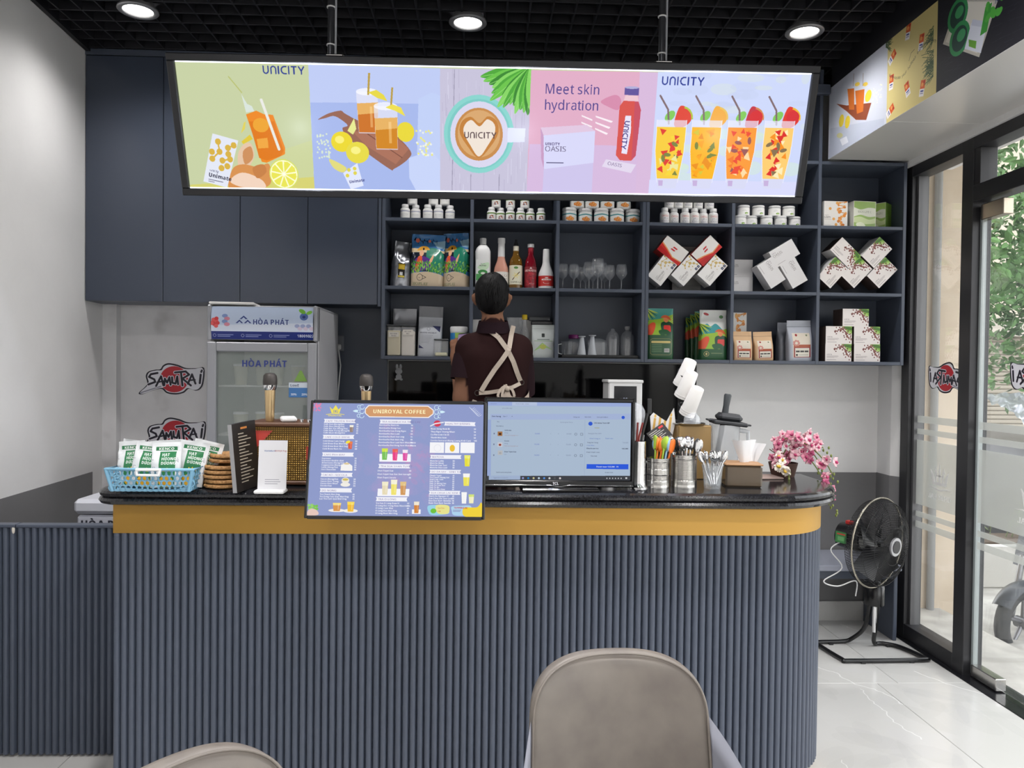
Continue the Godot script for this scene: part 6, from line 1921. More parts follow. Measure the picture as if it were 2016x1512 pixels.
func build_middle_shelf() -> void:
	# colourful coffee bags
	var art := printed(harvest_print(), 0.25)
	solo("harvest_bag", "big glossy coffee bag with harvest picture, the left of two", "bag", pouch(0.166, 0.275, 0.1, 0.1, 0.5, 0.008, 3, 1.05), art, Vector3(-0.307, S2, -3.985), Vector3(0.02, 0.0, -0.03), "harvest coffee bags")
	solo("harvest_bag", "big glossy coffee bag with harvest picture, the right of two", "bag", pouch(0.132, 0.285, 0.08, 0.1, 0.5, 0.01, 8, 1.05), art, Vector3(-0.155, S2, -3.985), Vector3(0.0, -0.25, 0.01), "harvest coffee bags")
	var sv := printed(silver_print(true), 0.3)
	sv.metallic = 0.5
	solo("silver_bag", "crumpled silver bag with a small yellow label, left of harvest bags", "bag", pouch(0.1, 0.24, 0.09, 0.15, 0.6, 0.014, 5, 0.9), sv, Vector3(-0.447, S2, -4.0), Vector3(0, 0.5, -0.06))
	# syrup bottles
	var o := thing("milk_jug", "white square syrup bottle with green label, leftmost of the bottles", "bottle", Vector3(-0.018, S2, -3.975))
	part(o, "body", boxy_bottle(0.08, 0.07, 0.225, 0.2).mesh(), white_plastic)
	var p := Pic.new(200, 300, rgb(226, 228, 226))
	p.blob([Vector2(20, 110), Vector2(90, 60), Vector2(190, 40), Vector2(180, 120), Vector2(100, 150)], rgb(196, 222, 190))
	p.rect(0, 200, 200, 90, rgb(78, 156, 84))
	p.ell(Vector2(100, 176), 72, 36, rgb(60, 140, 70))
	p.ell(Vector2(104, 190), 34, 16, rgb(220, 224, 214))
	p.text("HEZYAO", 100, 92, 20, rgb(60, 60, 64), sans_bold, 1)
	p.text("bao sen", 100, 60, 14, rgb(70, 140, 80), sans, 1)
	part(o, "wrap_label", G.new().box(Vector3(0, 0.09, 0.0362), Vector3(0.07, 0.105, 0.001)).mesh(), null)
	var lb := G.new()
	lb.quad(Vector3(-0.034, 0.035, 0.0372), Vector3(0.034, 0.035, 0.0372), Vector3(0.034, 0.145, 0.0372), Vector3(-0.034, 0.145, 0.0372))
	o.get_child(1).mesh = lb.mesh()
	o.get_child(1).material_override = printed(p.tex(), 0.4)
	part(o, "cap", G.new().lathe([Vector2(0.017, 0.228), Vector2(0.0175, 0.255), Vector2(0.0165, 0.26), Vector2(0, 0.26)], 20).mesh(), white_plastic)
	var names := ["peach-coloured syrup bottle with tall white neck", "amber vanilla syrup bottle with pale label and black pourer", "red pomegranate syrup bottle with white cap", "white squeeze sauce bottle with red label, rightmost of the bottles"]
	var xs := [0.078, 0.154, 0.231, 0.312]
	var hs := [0.262, 0.256, 0.234, 0.21]
	var rs := [0.038, 0.0345, 0.031, 0.0395]
	for k in 4:
		var b := thing("syrup_bottle", names[k], "bottle", Vector3(xs[k], S2, -3.975))
		var r: float = rs[k]
		var h: float = hs[k]
		var body: Material = [mat(rgb(206, 150, 132), 0.25), glass(rgb(120, 86, 30), 0.8, 0.05), mat(rgb(120, 18, 34), 0.12), white_plastic][k]
		var prof := []
		match k:
			0: prof = [Vector2(0, 0), Vector2(r, 0.0), Vector2(r, 0.09), Vector2(r * 0.92, 0.11), Vector2(r * 0.58, 0.145), Vector2(r * 0.48, 0.165)]
			1: prof = [Vector2(0, 0), Vector2(r, 0.0), Vector2(r, 0.125), Vector2(r * 0.9, 0.15), Vector2(r * 0.5, 0.175), Vector2(r * 0.42, 0.2), Vector2(r * 0.42, 0.215)]
			2: prof = [Vector2(0, 0), Vector2(r, 0.0), Vector2(r, 0.12), Vector2(r * 0.85, 0.15), Vector2(r * 0.5, 0.175), Vector2(r * 0.45, 0.215)]
			3: prof = [Vector2(0, 0), Vector2(r, 0.0), Vector2(r, 0.075), Vector2(r * 0.95, 0.085), Vector2(r * 0.55, 0.125), Vector2(r * 0.48, 0.14)]
		part(b, "body", G.new().lathe(prof, 24).mesh(), body)
		if k == 0: part(b, "neck", G.new().lathe([Vector2(r * 0.48, 0.165), Vector2(r * 0.45, 0.235), Vector2(r * 0.5, 0.237), Vector2(r * 0.5, h), Vector2(0, h)], 20).mesh(), white_plastic)
		if k == 1:
			part(b, "neck_label", G.new().lathe([Vector2(r * 0.43, 0.196), Vector2(r * 0.43, 0.222)], 18).mesh(), mat(rgb(220, 214, 196), 0.5))
			part(b, "pourer", G.new().lathe([Vector2(r * 0.4, 0.222), Vector2(r * 0.34, 0.235), Vector2(r * 0.2, 0.245), Vector2(r * 0.18, h), Vector2(0, h)], 14).mesh(), black_plastic)
		if k == 2:
			part(b, "neck_band", G.new().lathe([Vector2(r * 0.49, 0.178), Vector2(r * 0.46, 0.215)], 18).mesh(), mat(rgb(170, 40, 56), 0.4))
			part(b, "cap", G.new().lathe([Vector2(r * 0.56, 0.217), Vector2(r * 0.56, h), Vector2(0, h)], 18).mesh(), white_plastic)
		if k == 3: part(b, "cap", G.new().lathe([Vector2(r * 0.48, 0.14), Vector2(r * 0.42, h - 0.004), Vector2(r * 0.36, h), Vector2(0, h)], 18).mesh(), white_plastic)
		var q := Pic.new(384, 200, [rgb(222, 216, 210), rgb(222, 218, 196), rgb(132, 26, 40), rgb(196, 44, 40)][k])
		match k:
			0:
				q.text("FOLO", 192, 60, 26, rgb(150, 130, 110), sans, 1, 1.2)
				q.rect(142, 84, 100, 6, rgb(150, 140, 140))
				q.ell(Vector2(192, 160), 20, 24, rgb(206, 170, 60))
				q.poly([Vector2(184, 140), Vector2(192, 108), Vector2(200, 140)], rgb(96, 130, 60))
			1:
				q.ell(Vector2(192, 26), 20, 12, rgb(76, 130, 56))
				q.line([Vector2(160, 150), Vector2(190, 110), Vector2(226, 70)], 8, rgb(84, 56, 36))
				for a in 6: q.blob([Vector2(192, 106), Vector2(192, 106) + Vector2.from_angle(a * 1.05 + 0.2) * 18, Vector2(192, 106) + Vector2.from_angle(a * 1.05) * 34, Vector2(192, 106) + Vector2.from_angle(a * 1.05 - 0.2) * 18], rgb(232, 214, 120))
				q.text("VANILLA", 192, 182, 16, rgb(90, 80, 60), serif_bold, 1)
			2:
				for a in 50: q.ell(Vector2(rng.randf_range(140, 250), rng.randf_range(60, 190)), 7, 7, [rgb(190, 40, 56), rgb(160, 30, 46)][a % 2])
				q.text("GRENADINE", 192, 50, 20, rgb(224, 196, 190), sans_bold, 1)
				q.text("750 ml", 200, 180, 13, rgb(226, 206, 200), sans, 1)
				q.poly([Vector2(192, 4), Vector2(206, 24), Vector2(178, 24)], rgb(220, 200, 200))
			3:
				q.rrect(150, 60, 84, 30, 12, rgb(226, 222, 218))
				q.text("MILK", 192, 82, 16, rgb(180, 50, 46), sans_bold, 1)
				q.arc(Vector2(192, 130), 26, 0.5, 3.4, 5, rgb(226, 200, 196))
				q.ell(Vector2(192, 40), 14, 9, rgb(226, 222, 218))
		part(b, "wrap_label", G.new().lathe([Vector2(r + 0.0005, [0.0, 0.018, 0.01, 0.012][k] + 0.003), Vector2(r + 0.0005, [0.085, 0.12, 0.115, 0.068][k])], 24).mesh(), printed(q.tex(), 0.4))
	# wine glasses
	var gp := [Vector2(0.026, 0.0), Vector2(0.026, 0.0015), Vector2(0.006, 0.004), Vector2(0.0032, 0.012), Vector2(0.003, 0.05), Vector2(0.006, 0.056), Vector2(0.02, 0.068), Vector2(0.0285, 0.085), Vector2(0.0275, 0.11), Vector2(0.023, 0.132)]
	var crystal := glass(Color(0.95, 0.97, 1.0), 0.06, 0.02)
	var spots := [[0.399, 3.96, 1.0], [0.457, 3.97, 1.0], [0.501, 4.04, 1.0], [0.536, 4.1, 1.0], [0.54, 3.99, 1.12], [0.573, 4.08, 1.05], [0.58, 3.95, 1.22], [0.612, 4.03, 1.15], [0.639, 4.1, 1.05], [0.647, 3.98, 1.0], [0.705, 3.96, 1.02]]
	var glassmesh := G.new().lathe(gp, 22).mesh()
	for i in spots.size():
		var w := thing("wine_glass", "clear stemmed wine glass %s in the glass group" % NTH[i], "glass", Vector3(spots[i][0], S2, -spots[i][1]), 0.0, "wine glasses on the shelf")
		var b := part(w, "bowl", glassmesh, crystal)
		b.scale = Vector3.ONE * spots[i][2]
	# cartons leaning on each other
	var mate := printed(mate_print(), 0.45)
	var mm := face_mesh(Vector3(0.141, 0.088, 0.1), mate, white_card)
	tilted("molecule_box", "white box with gold molecules leaning at the left below red box", mm, Vector3(0.914, 1.903, -3.93), 52.0, "gold molecule boxes")
	tilted("molecule_box", "white box with gold molecules leaning in the middle between two", mm, Vector3(1.039, 1.903, -3.93), 48.5, "gold molecule boxes")
	tilted("molecule_box", "white box with gold molecules leaning at the right below red box", mm, Vector3(1.176, 1.907, -3.93), 49.0, "gold molecule boxes")
	var rm := face_mesh(Vector3(0.141, 0.09, 0.1), printed(red_print(), 0.2), mat(rgb(196, 44, 40), 0.3))
	tilted("red_box", "red and white glossy box tilted down to the right on the pile", rm, Vector3(0.966, 2.004, -3.928), -36.9, "red and white boxes")
	var rm2 := face_mesh(Vector3(0.141, 0.088, 0.1), printed(red_print(), 0.2), mat(rgb(196, 44, 40), 0.3))
	tilted("red_box", "red and white glossy box tilted up to the right on the pile", rm2, Vector3(1.143, 2.007, -3.928), 46.0, "red and white boxes")
	var fl := Pic.new(320, 520, rgb(150, 148, 144))
	fl.blob([Vector2(0, 110), Vector2(120, 90), Vector2(240, 100), Vector2(320, 90), Vector2(320, 240), Vector2(0, 240)], rgb(120, 138, 104))
	fl.ell(Vector2(206, 76), 26, 28, rgb(120, 44, 44))
	fl.rect(250, 60, 50, 10, rgb(80, 76, 74))
	fl.rect(0, 420, 320, 100, rgb(130, 128, 126))
	solo("flower_box", "upright grey box with a flower picture behind leaning boxes", "box", carton(Vector3(0.155, 0.255, 0.05), printed(fl.tex(), 0.5), mat(rgb(120, 118, 116), 0.5)), null, Vector3(1.082, S2, -4.115))
	var om := face_mesh(Vector3(0.139, 0.0905, 0.09), printed(oasis_print(), 0.5), mat(rgb(214, 212, 212), 0.5))
	var og := "pale lettered boxes"
	tilted("pale_box", "pale lettered box lying level, lower of the stacked two", om, Vector3(1.3535, S2 + 0.0455, -4.03), 0.0, og)
	tilted("pale_box", "pale lettered box lying level, upper of the stacked two", om, Vector3(1.352, S2 + 0.1365, -4.03), 0.0, og)
	tilted("pale_box", "pale lettered box tilted on top, resting on two others", om, Vector3(1.553, 2.002, -3.93), 31.8, og)
	tilted("pale_box", "pale lettered box leaning, left support of the tilted one", om, Vector3(1.485, 1.898, -3.93), -56.0, og)
	tilted("pale_box", "pale lettered box leaning, right support of the tilted one", om, Vector3(1.604, 1.9, -3.93), -59.0, og)
	var tm := face_mesh(Vector3(0.139, 0.092, 0.11), printed(tea_print(), 0.45), white_card, mat(rgb(74, 60, 54), 0.5))
	var cg := "coffee bean boxes"
	tilted("bean_box", "coffee bean box leaning on the shelf, bottom left of the pile", tm, Vector3(1.811, 1.904, -3.93), 48.0, cg)
	tilted("bean_box", "coffee bean box leaning on the shelf, bottom middle of the pile", tm, Vector3(1.939, 1.907, -3.93), 47.0, cg)
	tilted("bean_box", "coffee bean box leaning on the shelf, bottom right of the pile", tm, Vector3(2.074, 1.908, -3.93), 46.0, cg)
	tilted("bean_box", "coffee bean box slanting down to the right atop the pile", tm, Vector3(1.875, 2.009, -3.928), -44.0, cg)
	tilted("bean_box", "coffee bean box slanting up to the right atop the pile", tm, Vector3(2.042, 2.013, -3.928), 47.0, cg)
	# the same boxes stacked squarely one shelf lower
	var rows := [[1.848, 0, "bottom left"], [2.001, 0, "bottom right"], [1.849, 1, "middle left"], [1.999, 1, "middle right"], [1.937, 2, "topmost"]]
	for r in rows: tilted("bean_box", "coffee bean box stacked level on the lowest shelf, %s" % r[2], tm, Vector3(r[0], S1 + 0.0462 + r[1] * 0.0922, -3.93), 0.0, cg)

func boxy_bottle(w: float, d: float, h: float, e: float) -> G:
	return G.new().sheet(28, 16, func(u, v):
		var a: float = TAU * u - PI
		var k := 1.0
		var y: float = h
		if v < 0.08:
			k = v / 0.08
			y = 0.0
		elif v < 0.8: y = (v - 0.08) / 0.72 * h * 0.83
		else:
			var t: float = (v - 0.8) / 0.2
			k = lerpf(1.0, 0.42, smoothstep(0.0, 1.0, t))
			y = h * (0.83 + 0.17 * sin(t * PI / 2))
		return Vector3(signf(sin(a)) * pow(absf(sin(a)), 0.45) * w * 0.5 * k, y, signf(cos(a)) * pow(absf(cos(a)), 0.45) * d * 0.5 * k))

func harvest_print() -> ImageTexture:
	var p := Pic.new(384, 560, rgb(60, 116, 170))
	p.poly([Vector2(0, 150), Vector2(384, 170), Vector2(384, 220), Vector2(0, 200)], rgb(216, 196, 158))
	p.rect(0, 196, 384, 200, rgb(26, 34, 50))
	p.blob([Vector2(180, 170), Vector2(300, 150), Vector2(390, 230), Vector2(384, 380), Vector2(220, 380)], rgb(40, 130, 104))
	p.poly([Vector2(250, 80), Vector2(384, 60), Vector2(384, 150), Vector2(300, 140)], rgb(150, 186, 206))
	for k in 20: p.blob([Vector2(20 + k * 14, 60), Vector2(30 + k * 14, 40 + (k % 4) * 22), Vector2(44 + k * 13, 30 + (k % 3) * 22), Vector2(30 + k * 14, 70)], rgb(24, 26, 34))
	p.ell(Vector2(64, 66), 24, 24, rgb(206, 108, 92))
	p.ell(Vector2(206, 70), 16, 16, rgb(206, 108, 92))
	p.blob([Vector2(50, 270), Vector2(150, 240), Vector2(230, 280), Vector2(220, 360), Vector2(60, 400), Vector2(20, 380)], rgb(92, 50, 140))
	p.blob([Vector2(80, 250), Vector2(130, 246), Vector2(110, 390), Vector2(50, 390)], rgb(222, 92, 60))
	p.ell(Vector2(120, 204), 26, 34, rgb(232, 178, 140))
	p.blob([Vector2(64, 176), Vector2(110, 130), Vector2(180, 128), Vector2(212, 166), Vector2(140, 168)], rgb(222, 160, 50))
	p.ell(Vector2(140, 156), 10, 14, rgb(30, 24, 30))
	p.blob([Vector2(210, 300), Vector2(256, 220), Vector2(266, 236), Vector2(236, 320)], rgb(232, 178, 140))
	for k in 110:
		var c := Vector2(rng.randf_range(0, 384), rng.randf_range(312, 432))
		var a := rng.randf_range(-2.4, -0.7)
		var w := Vector2.from_angle(a + PI / 2) * 7
		var e := c + Vector2.from_angle(a) * rng.randf_range(24, 46)
		p.blob([c, c.lerp(e, 0.5) + w, e, c.lerp(e, 0.5) - w], [rgb(76, 160, 56), rgb(110, 186, 70), rgb(40, 116, 50), rgb(150, 206, 90)][k % 4], 3)
	p.blob([Vector2(-20, 440), Vector2(100, 408), Vector2(230, 402), Vector2(400, 450), Vector2(420, 600), Vector2(-30, 600)], rgb(206, 186, 158))
	p.arc(Vector2(110, 460), 34, 0, TAU, 5, rgb(40, 40, 40))
	p.line([Vector2(136, 440), Vector2(184, 458), Vector2(142, 478)], 5, rgb(40, 40, 40))
	p.arc(Vector2(104, 456), 10, 0.2, 2.6, 4, rgb(40, 40, 40))
	p.text("HOPLAY", 120, 540, 30, rgb(120, 130, 90), serif_bold, 1)
	return p.tex()

func silver_print(label: bool) -> ImageTexture:
	var p := Pic.new(256, 384, rgb(150, 152, 158))
	for k in 30: p.ell(Vector2(rng.randf() * 256, rng.randf() * 384), 30, 12, Color(0.66, 0.67, 0.7, 0.3), rng.randf() * 3)
	if label:
		p.rect(40, 190, 90, 120, rgb(40, 36, 32))
		p.rect(44, 196, 82, 44, rgb(190, 160, 40))
		p.rect(60, 262, 42, 26, rgb(206, 206, 206))
		p.rect(44, 292, 82, 14, rgb(190, 170, 60))
	return p.tex()

func build_lower_shelf() -> void:
	# canisters of powder with handwritten labels
	var powders := [rgb(206, 194, 160), rgb(214, 206, 194)]
	for k in 2:
		var c := thing("powder_canister", ["clear square canister of cream powder, left of the pair", "clear square canister of pale powder, right of the pair"][k], "canister", Vector3([-0.472, -0.399][k], S1, -3.985), 0.0, "powder canisters")
		part(c, "shell", G.new().box(Vector3(0, 0.0775, 0), Vector3(0.073, 0.155, 0.085), 0.006).mesh(), clear_plastic)
		part(c, "powder", G.new().box(Vector3(0, 0.068 - k * 0.002, 0), Vector3(0.067, 0.128, 0.079), 0.004).mesh(), mat(powders[k], 0.9))
		part(c, "lid", G.new().box(Vector3(0, 0.158, 0), Vector3(0.075, 0.008, 0.087), 0.003).mesh(), mat(rgb(60, 62, 66), 0.4))
		var p := Pic.new(128, 64, rgb(216, 210, 200))
		p.text(["BOT KEM", "BOT SUA"][k], 64, 28, 15, rgb(66, 60, 60), sans, 1)
		p.text(["TRUNG", "BEO"][k], 64, 54, 15, rgb(66, 60, 60), sans, 1)
		var g := G.new()
		g.quad(Vector3(-0.026, 0, 0), Vector3(0.026, 0, 0), Vector3(0.026, 0.026, 0), Vector3(-0.026, 0.026, 0))
		part(c, "paper_label", g.mesh(), printed(p.tex(), 0.7), Vector3(0, 0.098 + k * 0.012, 0.0434))
	var sp := printed(silver_print(false), 0.35)
	sp.metallic = 0.3
	solo("foil_bag", "plain foil bag standing behind the powder canisters", "bag", pouch(0.125, 0.255, 0.05, 0.2, 0.5, 0.004, 2), mat(rgb(176, 178, 184), 0.35, 0.4), Vector3(-0.43, S1, -4.09))
	var wp := Pic.new(256, 512, rgb(196, 199, 206))
	wp.rect(0, 0, 256, 110, rgb(140, 141, 146))
	wp.poly([Vector2(150, 200), Vector2(236, 200), Vector2(232, 262)], rgb(48, 54, 100))
	wp.poly([Vector2(16, 396), Vector2(70, 430), Vector2(16, 430)], rgb(48, 54, 100))
	wp.arc(Vector2(112, 232), 16, 0, TAU, 3, rgb(80, 82, 100))
	wp.text("MILKING SPECIALTY", 112, 276, 13, rgb(90, 92, 104), sans_bold, 1)
	for k in 6: wp.rect(40, 296 + k * 15, 120 - k * 8, 4, rgb(160, 162, 172))
	solo("milk_powder_bag", "tall silver and white powder bag with navy corners beside canisters", "bag", pouch(0.125, 0.262, 0.07, 0.22, 0.5, 0.006, 4), printed(wp.tex(), 0.35), Vector3(-0.292, S1, -4.0), Vector3(0, 0, -0.03))
	var sj := thing("square_jar", "small clear square jar with a little powder at the front", "jar", Vector3(-0.227, S1, -3.955))
	part(sj, "shell", G.new().box(Vector3(0, 0.042, 0), Vector3(0.072, 0.084, 0.06), 0.006).mesh(), clear_plastic)
	part(sj, "powder", G.new().box(Vector3(0, 0.012, 0), Vector3(0.062, 0.018, 0.05), 0.004).mesh(), mat(rgb(206, 200, 160), 0.9))
	part(sj, "lid", G.new().box(Vector3(0, 0.087, 0), Vector3(0.076, 0.007, 0.064), 0.003).mesh(), mat(rgb(70, 72, 76), 0.4))
	var bc := thing("blue_tub", "blue and white lidded tub partly hidden by the barista's phone", "tub", Vector3(-0.138, S1, -3.985))
	var bp := Pic.new(512, 256, rgb(44, 130, 196))
	bp.rect(220, 0, 110, 60, rgb(150, 190, 80))
	bp.text("COMPLETE", 256, 104, 30, rgb(226, 232, 240), sans_bold, 1)
	bp.ell(Vector2(246, 200), 40, 50, rgb(226, 214, 196))
	bp.ell(Vector2(280, 214), 26, 34, rgb(196, 130, 70))
	part(bc, "body", G.new().lathe([Vector2(0, 0), Vector2(0.043, 0), Vector2(0.045, 0.006), Vector2(0.045, 0.125), Vector2(0.043, 0.13)], 24).mesh(), white_plastic)
	part(bc, "wrap_label", G.new().lathe([Vector2(0.0455, 0.01), Vector2(0.0455, 0.124)], 28).mesh(), printed(bp.tex(), 0.4))
	part(bc, "lid", G.new().lathe([Vector2(0.046, 0.128), Vector2(0.047, 0.15), Vector2(0.044, 0.157), Vector2(0, 0.157)], 24).mesh(), white_plastic)
	# second bay
	solo("white_bag", "white paper bag at the barista's left ear", "bag", pouch(0.09, 0.2, 0.06, 0.1, 0.5, 0.004, 6), white_card, Vector3(-0.029, S1, -4.04))
	solo("clear_bag", "clear crinkled packet behind the barista's right shoulder", "bag", pouch(0.085, 0.215, 0.05, 0.15, 0.5, 0.012, 7), mat(rgb(190, 192, 196), 0.25), Vector3(0.156, S1, -4.06))
	solo("white_bag", "narrow white bag between the yellow-capped bottle and tea pouch", "bag", pouch(0.07, 0.205, 0.05, 0.1, 0.5, 0.004, 9), white_card, Vector3(0.228, S1, -4.1))
	var yb := thing("plastic_bottle", "clear plastic bottle with a yellow cap above the barista's shoulder", "bottle", Vector3(0.204, S1, -3.985))
	part(yb, "body", G.new().lathe([Vector2(0, 0), Vector2(0.022, 0), Vector2(0.023, 0.13), Vector2(0.012, 0.165), Vector2(0.011, 0.2)], 18).mesh(), clear_plastic)
	part(yb, "cap", G.new().lathe([Vector2(0.014, 0.2), Vector2(0.014, 0.222), Vector2(0.012, 0.225), Vector2(0, 0.225)], 18).mesh(), mat(rgb(232, 198, 40), 0.4))
	for k in 3: solo("dark_pouch", ["dark foil pouch lying flat, lowest behind the tea pouch", "dark foil pouch lying flat, second behind the tea pouch", "grey flat box on top of the dark pouches"][k], ["pouch", "pouch", "box"][k], span_box(Vector3(-0.058, 0, -0.04), Vector3(0.058, 0.022, 0.04), 0.004), [mat(rgb(40, 40, 46), 0.2), mat(rgb(44, 44, 52), 0.2), mat(rgb(110, 112, 116), 0.5)][k], Vector3(0.313 - k * 0.012, S1 + 0.155 + k * 0.0225, -4.1))
	solo("shelf_riser", "dark box holding up the flat pouches behind the tea pouch", "box", span_box(Vector3(-0.05, 0, -0.035), Vector3(0.05, 0.154, 0.035)), mat(rgb(40, 42, 50), 0.5), Vector3(0.313, S1, -4.1))
	var gt := Pic.new(256, 384, rgb(202, 208, 206))
	gt.rect(0, 46, 256, 3, rgb(150, 152, 154))
	gt.rrect(110, 100, 34, 44, 6, rgb(60, 64, 64))
	gt.rect(58, 168, 140, 8, rgb(96, 110, 100))
	gt.rect(24, 186, 208, 4, rgb(110, 160, 80))
	for k in 26: gt.line([Vector2(30 + k * 4, 300 - k * 2), Vector2(120 + k * 4, 210 + k * 3)], 5, [rgb(120, 180, 70), rgb(160, 206, 110), rgb(206, 222, 190)][k % 3], false)
	gt.ell(Vector2(124, 256), 36, 28, rgb(190, 196, 90))
	solo("tea_pouch", "silver green-tea pouch with leaf print right of the barista", "pouch", pouch(0.117, 0.172, 0.05, 0.12, 0.5, 0.003, 11), printed(gt.tex(), 0.3), Vector3(0.3, S1, -3.965))
	# jugs and shakers on a black tray
	var cl := glass(Color(0.95, 0.97, 1.0), 0.06, 0.04)
	solo("plastic_tray", "shallow black tray under the clear jugs and shakers", "tray", G.new().box(Vector3(0, 0.004, 0), Vector3(0.4, 0.008, 0.2), 0.003).box(Vector3(0, 0.012, 0.098), Vector3(0.4, 0.012, 0.006), 0.002).box(Vector3(0.198, 0.012, 0), Vector3(0.006, 0.012, 0.2), 0.002).box(Vector3(-0.198, 0.012, 0), Vector3(0.006, 0.012, 0.2), 0.002).mesh(), black_plastic, Vector3(0.594, S1, -4.025))
	var ty := S1 + 0.009
	var j := thing("measuring_jug", "clear handled measuring jug at the left end of the tray", "jug", Vector3(0.427, ty, -3.985))
	part(j, "body", G.new().lathe([Vector2(0, 0.001), Vector2(0.026, 0.001), Vector2(0.029, 0.077), Vector2(0.031, 0.08)], 22).mesh(), cl)
	part(j, "handle", G.new().tube([Vector3(-0.028, 0.066, 0), Vector3(-0.046, 0.062, 0), Vector3(-0.046, 0.018, 0), Vector3(-0.026, 0.012, 0)], 0.003, 6).mesh(), mat(rgb(200, 204, 208), 0.2))
	var pb := thing("capped_bottle", "clear square bottle with a purple screw cap on the tray", "bottle", Vector3(0.471, ty, -4.06))
	part(pb, "body", boxy_bottle(0.058, 0.05, 0.098, 0.3).mesh(), cl)
	part(pb, "cap", G.new().lathe([Vector2(0.028, 0.098), Vector2(0.029, 0.114), Vector2(0.026, 0.118), Vector2(0, 0.118)], 20).mesh(), mat(rgb(122, 26, 104), 0.35))
	for k in 2: solo("cone_stand", ["frosted cone-shaped filter stand, the left of two", "frosted cone-shaped filter stand, the right of two"][k], "stand", G.new().lathe([Vector2(0, 0), Vector2(0.024, 0), Vector2(0.0235, 0.004), Vector2(0.01, 0.1 + k * 0.006), Vector2(0.019, 0.104 + k * 0.006), Vector2(0.019, 0.107 + k * 0.006), Vector2(0, 0.107 + k * 0.006)], 22).mesh(), mat(rgb(176, 180, 186), 0.3), Vector3([0.503, 0.558][k], ty, -3.965), Vector3.ZERO, "filter stands")
	solo("square_jug", "clear square plastic jug in the middle of the tray", "jug", boxy_bottle(0.1, 0.07, 0.1, 0.3).mesh(), glass(Color(0.95, 0.97, 1.0), 0.14, 0.06), Vector3(0.591, ty, -4.035))
	for k in 2:
		var s := thing("shaker_bottle", ["clear domed shaker bottle without cap near tray end", "clear domed shaker bottle with stopper at tray end"][k], "bottle", Vector3([0.67, 0.746][k], ty, -3.995), 0.0, "clear shakers")
		part(s, "body", G.new().lathe([Vector2(0, 0.001), Vector2(0.034, 0.001), Vector2(0.036, 0.09), Vector2(0.034, 0.11), Vector2(0.026, 0.128), Vector2(0.012, 0.138), Vector2(0.009, 0.15)], 24).mesh(), cl)
		if k == 1: part(s, "stopper", G.new().lathe([Vector2(0.012, 0.146), Vector2(0.014, 0.162), Vector2(0.01, 0.164), Vector2(0, 0.164)], 16).mesh(), clear_plastic)
	# coffee bags
	var ga := coffee_print(false)
	solo("coffee_bag", "green coffee bag with a farmer picture at the left of the bay", "bag", pouch(0.139, 0.268, 0.07, 0.05, 0.42, 0.003, 12), printed(ga, 0.3), Vector3(0.916, S1, -3.985))
	for k in 3: solo("coffee_bag", "dark green coffee bag seen edge-on, %s in the row" % ["first", "second", "third"][k], "bag", pouch(0.139, 0.235 + k * 0.012, 0.034, 0.08, 0.42, 0.003, 13 + k), printed(ga, 0.35), Vector3(1.192 - 0.036 + k * 0.012, S1, -4.125 + k * 0.045), Vector3(0, 0.15, 0), "row of dark coffee bags")
	solo("coffee_bag", "white and green coffee bag with mountains and a farmer", "bag", pouch(0.142, 0.262, 0.07, 0.1, 0.42, 0.004, 17), printed(coffee_print(true), 0.3), Vector3(1.192, S1, -3.965))
	solo("supplement_box", "white box with orange molecules standing behind the first kraft bag", "box", carton(Vector3(0.127, 0.26, 0.06), printed(molecule_print(true), 0.4), white_card), null, Vector3(1.3475, S1, -4.11))
	var kl := Pic.new(256, 384, rgb(206, 170, 132))
	bean_label(kl, rgb(206, 170, 132))
	var km := printed(kl.tex(), 0.7)
	for k in 2: solo("kraft_bag", ["brown kraft coffee bag, the left of two", "brown kraft coffee bag leaning slightly, the right of two"][k], "bag", pouch(0.1, 0.152, 0.06, 0.1, 0.4, 0.003, 21 + k), km, Vector3([1.348, 1.461][k], S1, -3.965), Vector3(0, 0, 0.04 * k), "kraft coffee bags")
	var sl := Pic.new(256, 384, rgb(176, 180, 190))
	bean_label(sl, rgb(176, 180, 190))
	solo("foil_coffee_bag", "plain silver coffee bag half hidden behind the labelled one", "bag", pouch(0.11, 0.208, 0.07, 0.1, 0.4, 0.003, 24), mat(rgb(150, 154, 164), 0.35, 0.2), Vector3(1.627, S1, -4.06))
	solo("foil_coffee_bag", "silver coffee bag with a red and white bean label", "bag", pouch(0.128, 0.214, 0.07, 0.1, 0.4, 0.003, 25), printed(sl.tex(), 0.35), Vector3(1.653, S1, -3.965), Vector3(0, 0, 0.02))

func bean_label(p: Pic, ground: Color) -> void:
	p.rect(0, 58, 256, 4, ground.darkened(0.4))
	p.rect(40, 120, 186, 230, rgb(216, 206, 190))
	p.ell(Vector2(80, 140), 12, 12, rgb(150, 40, 44))
	p.ell(Vector2(190, 142), 10, 9, rgb(120, 130, 100))
	p.rect(48, 230, 178, 26, rgb(168, 82, 50))
	for k in 7: p.ell(Vector2(76 + 26 * cos(k * 0.9), 216 + 22 * sin(k * 0.9)), 12, 10, rgb(196, 130, 120))
	p.rect(48, 256, 178, 94, rgb(146, 56, 56))
	p.rect(62, 262, 150, 82, rgb(218, 212, 198))
	for k in 3: p.rect(70 + k * 46, 286, 40, 16, rgb(60, 56, 54))
	p.rect(70, 318, 20, 18, rgb(60, 56, 54))
	p.rect(100, 324, 100, 5, rgb(150, 144, 136))

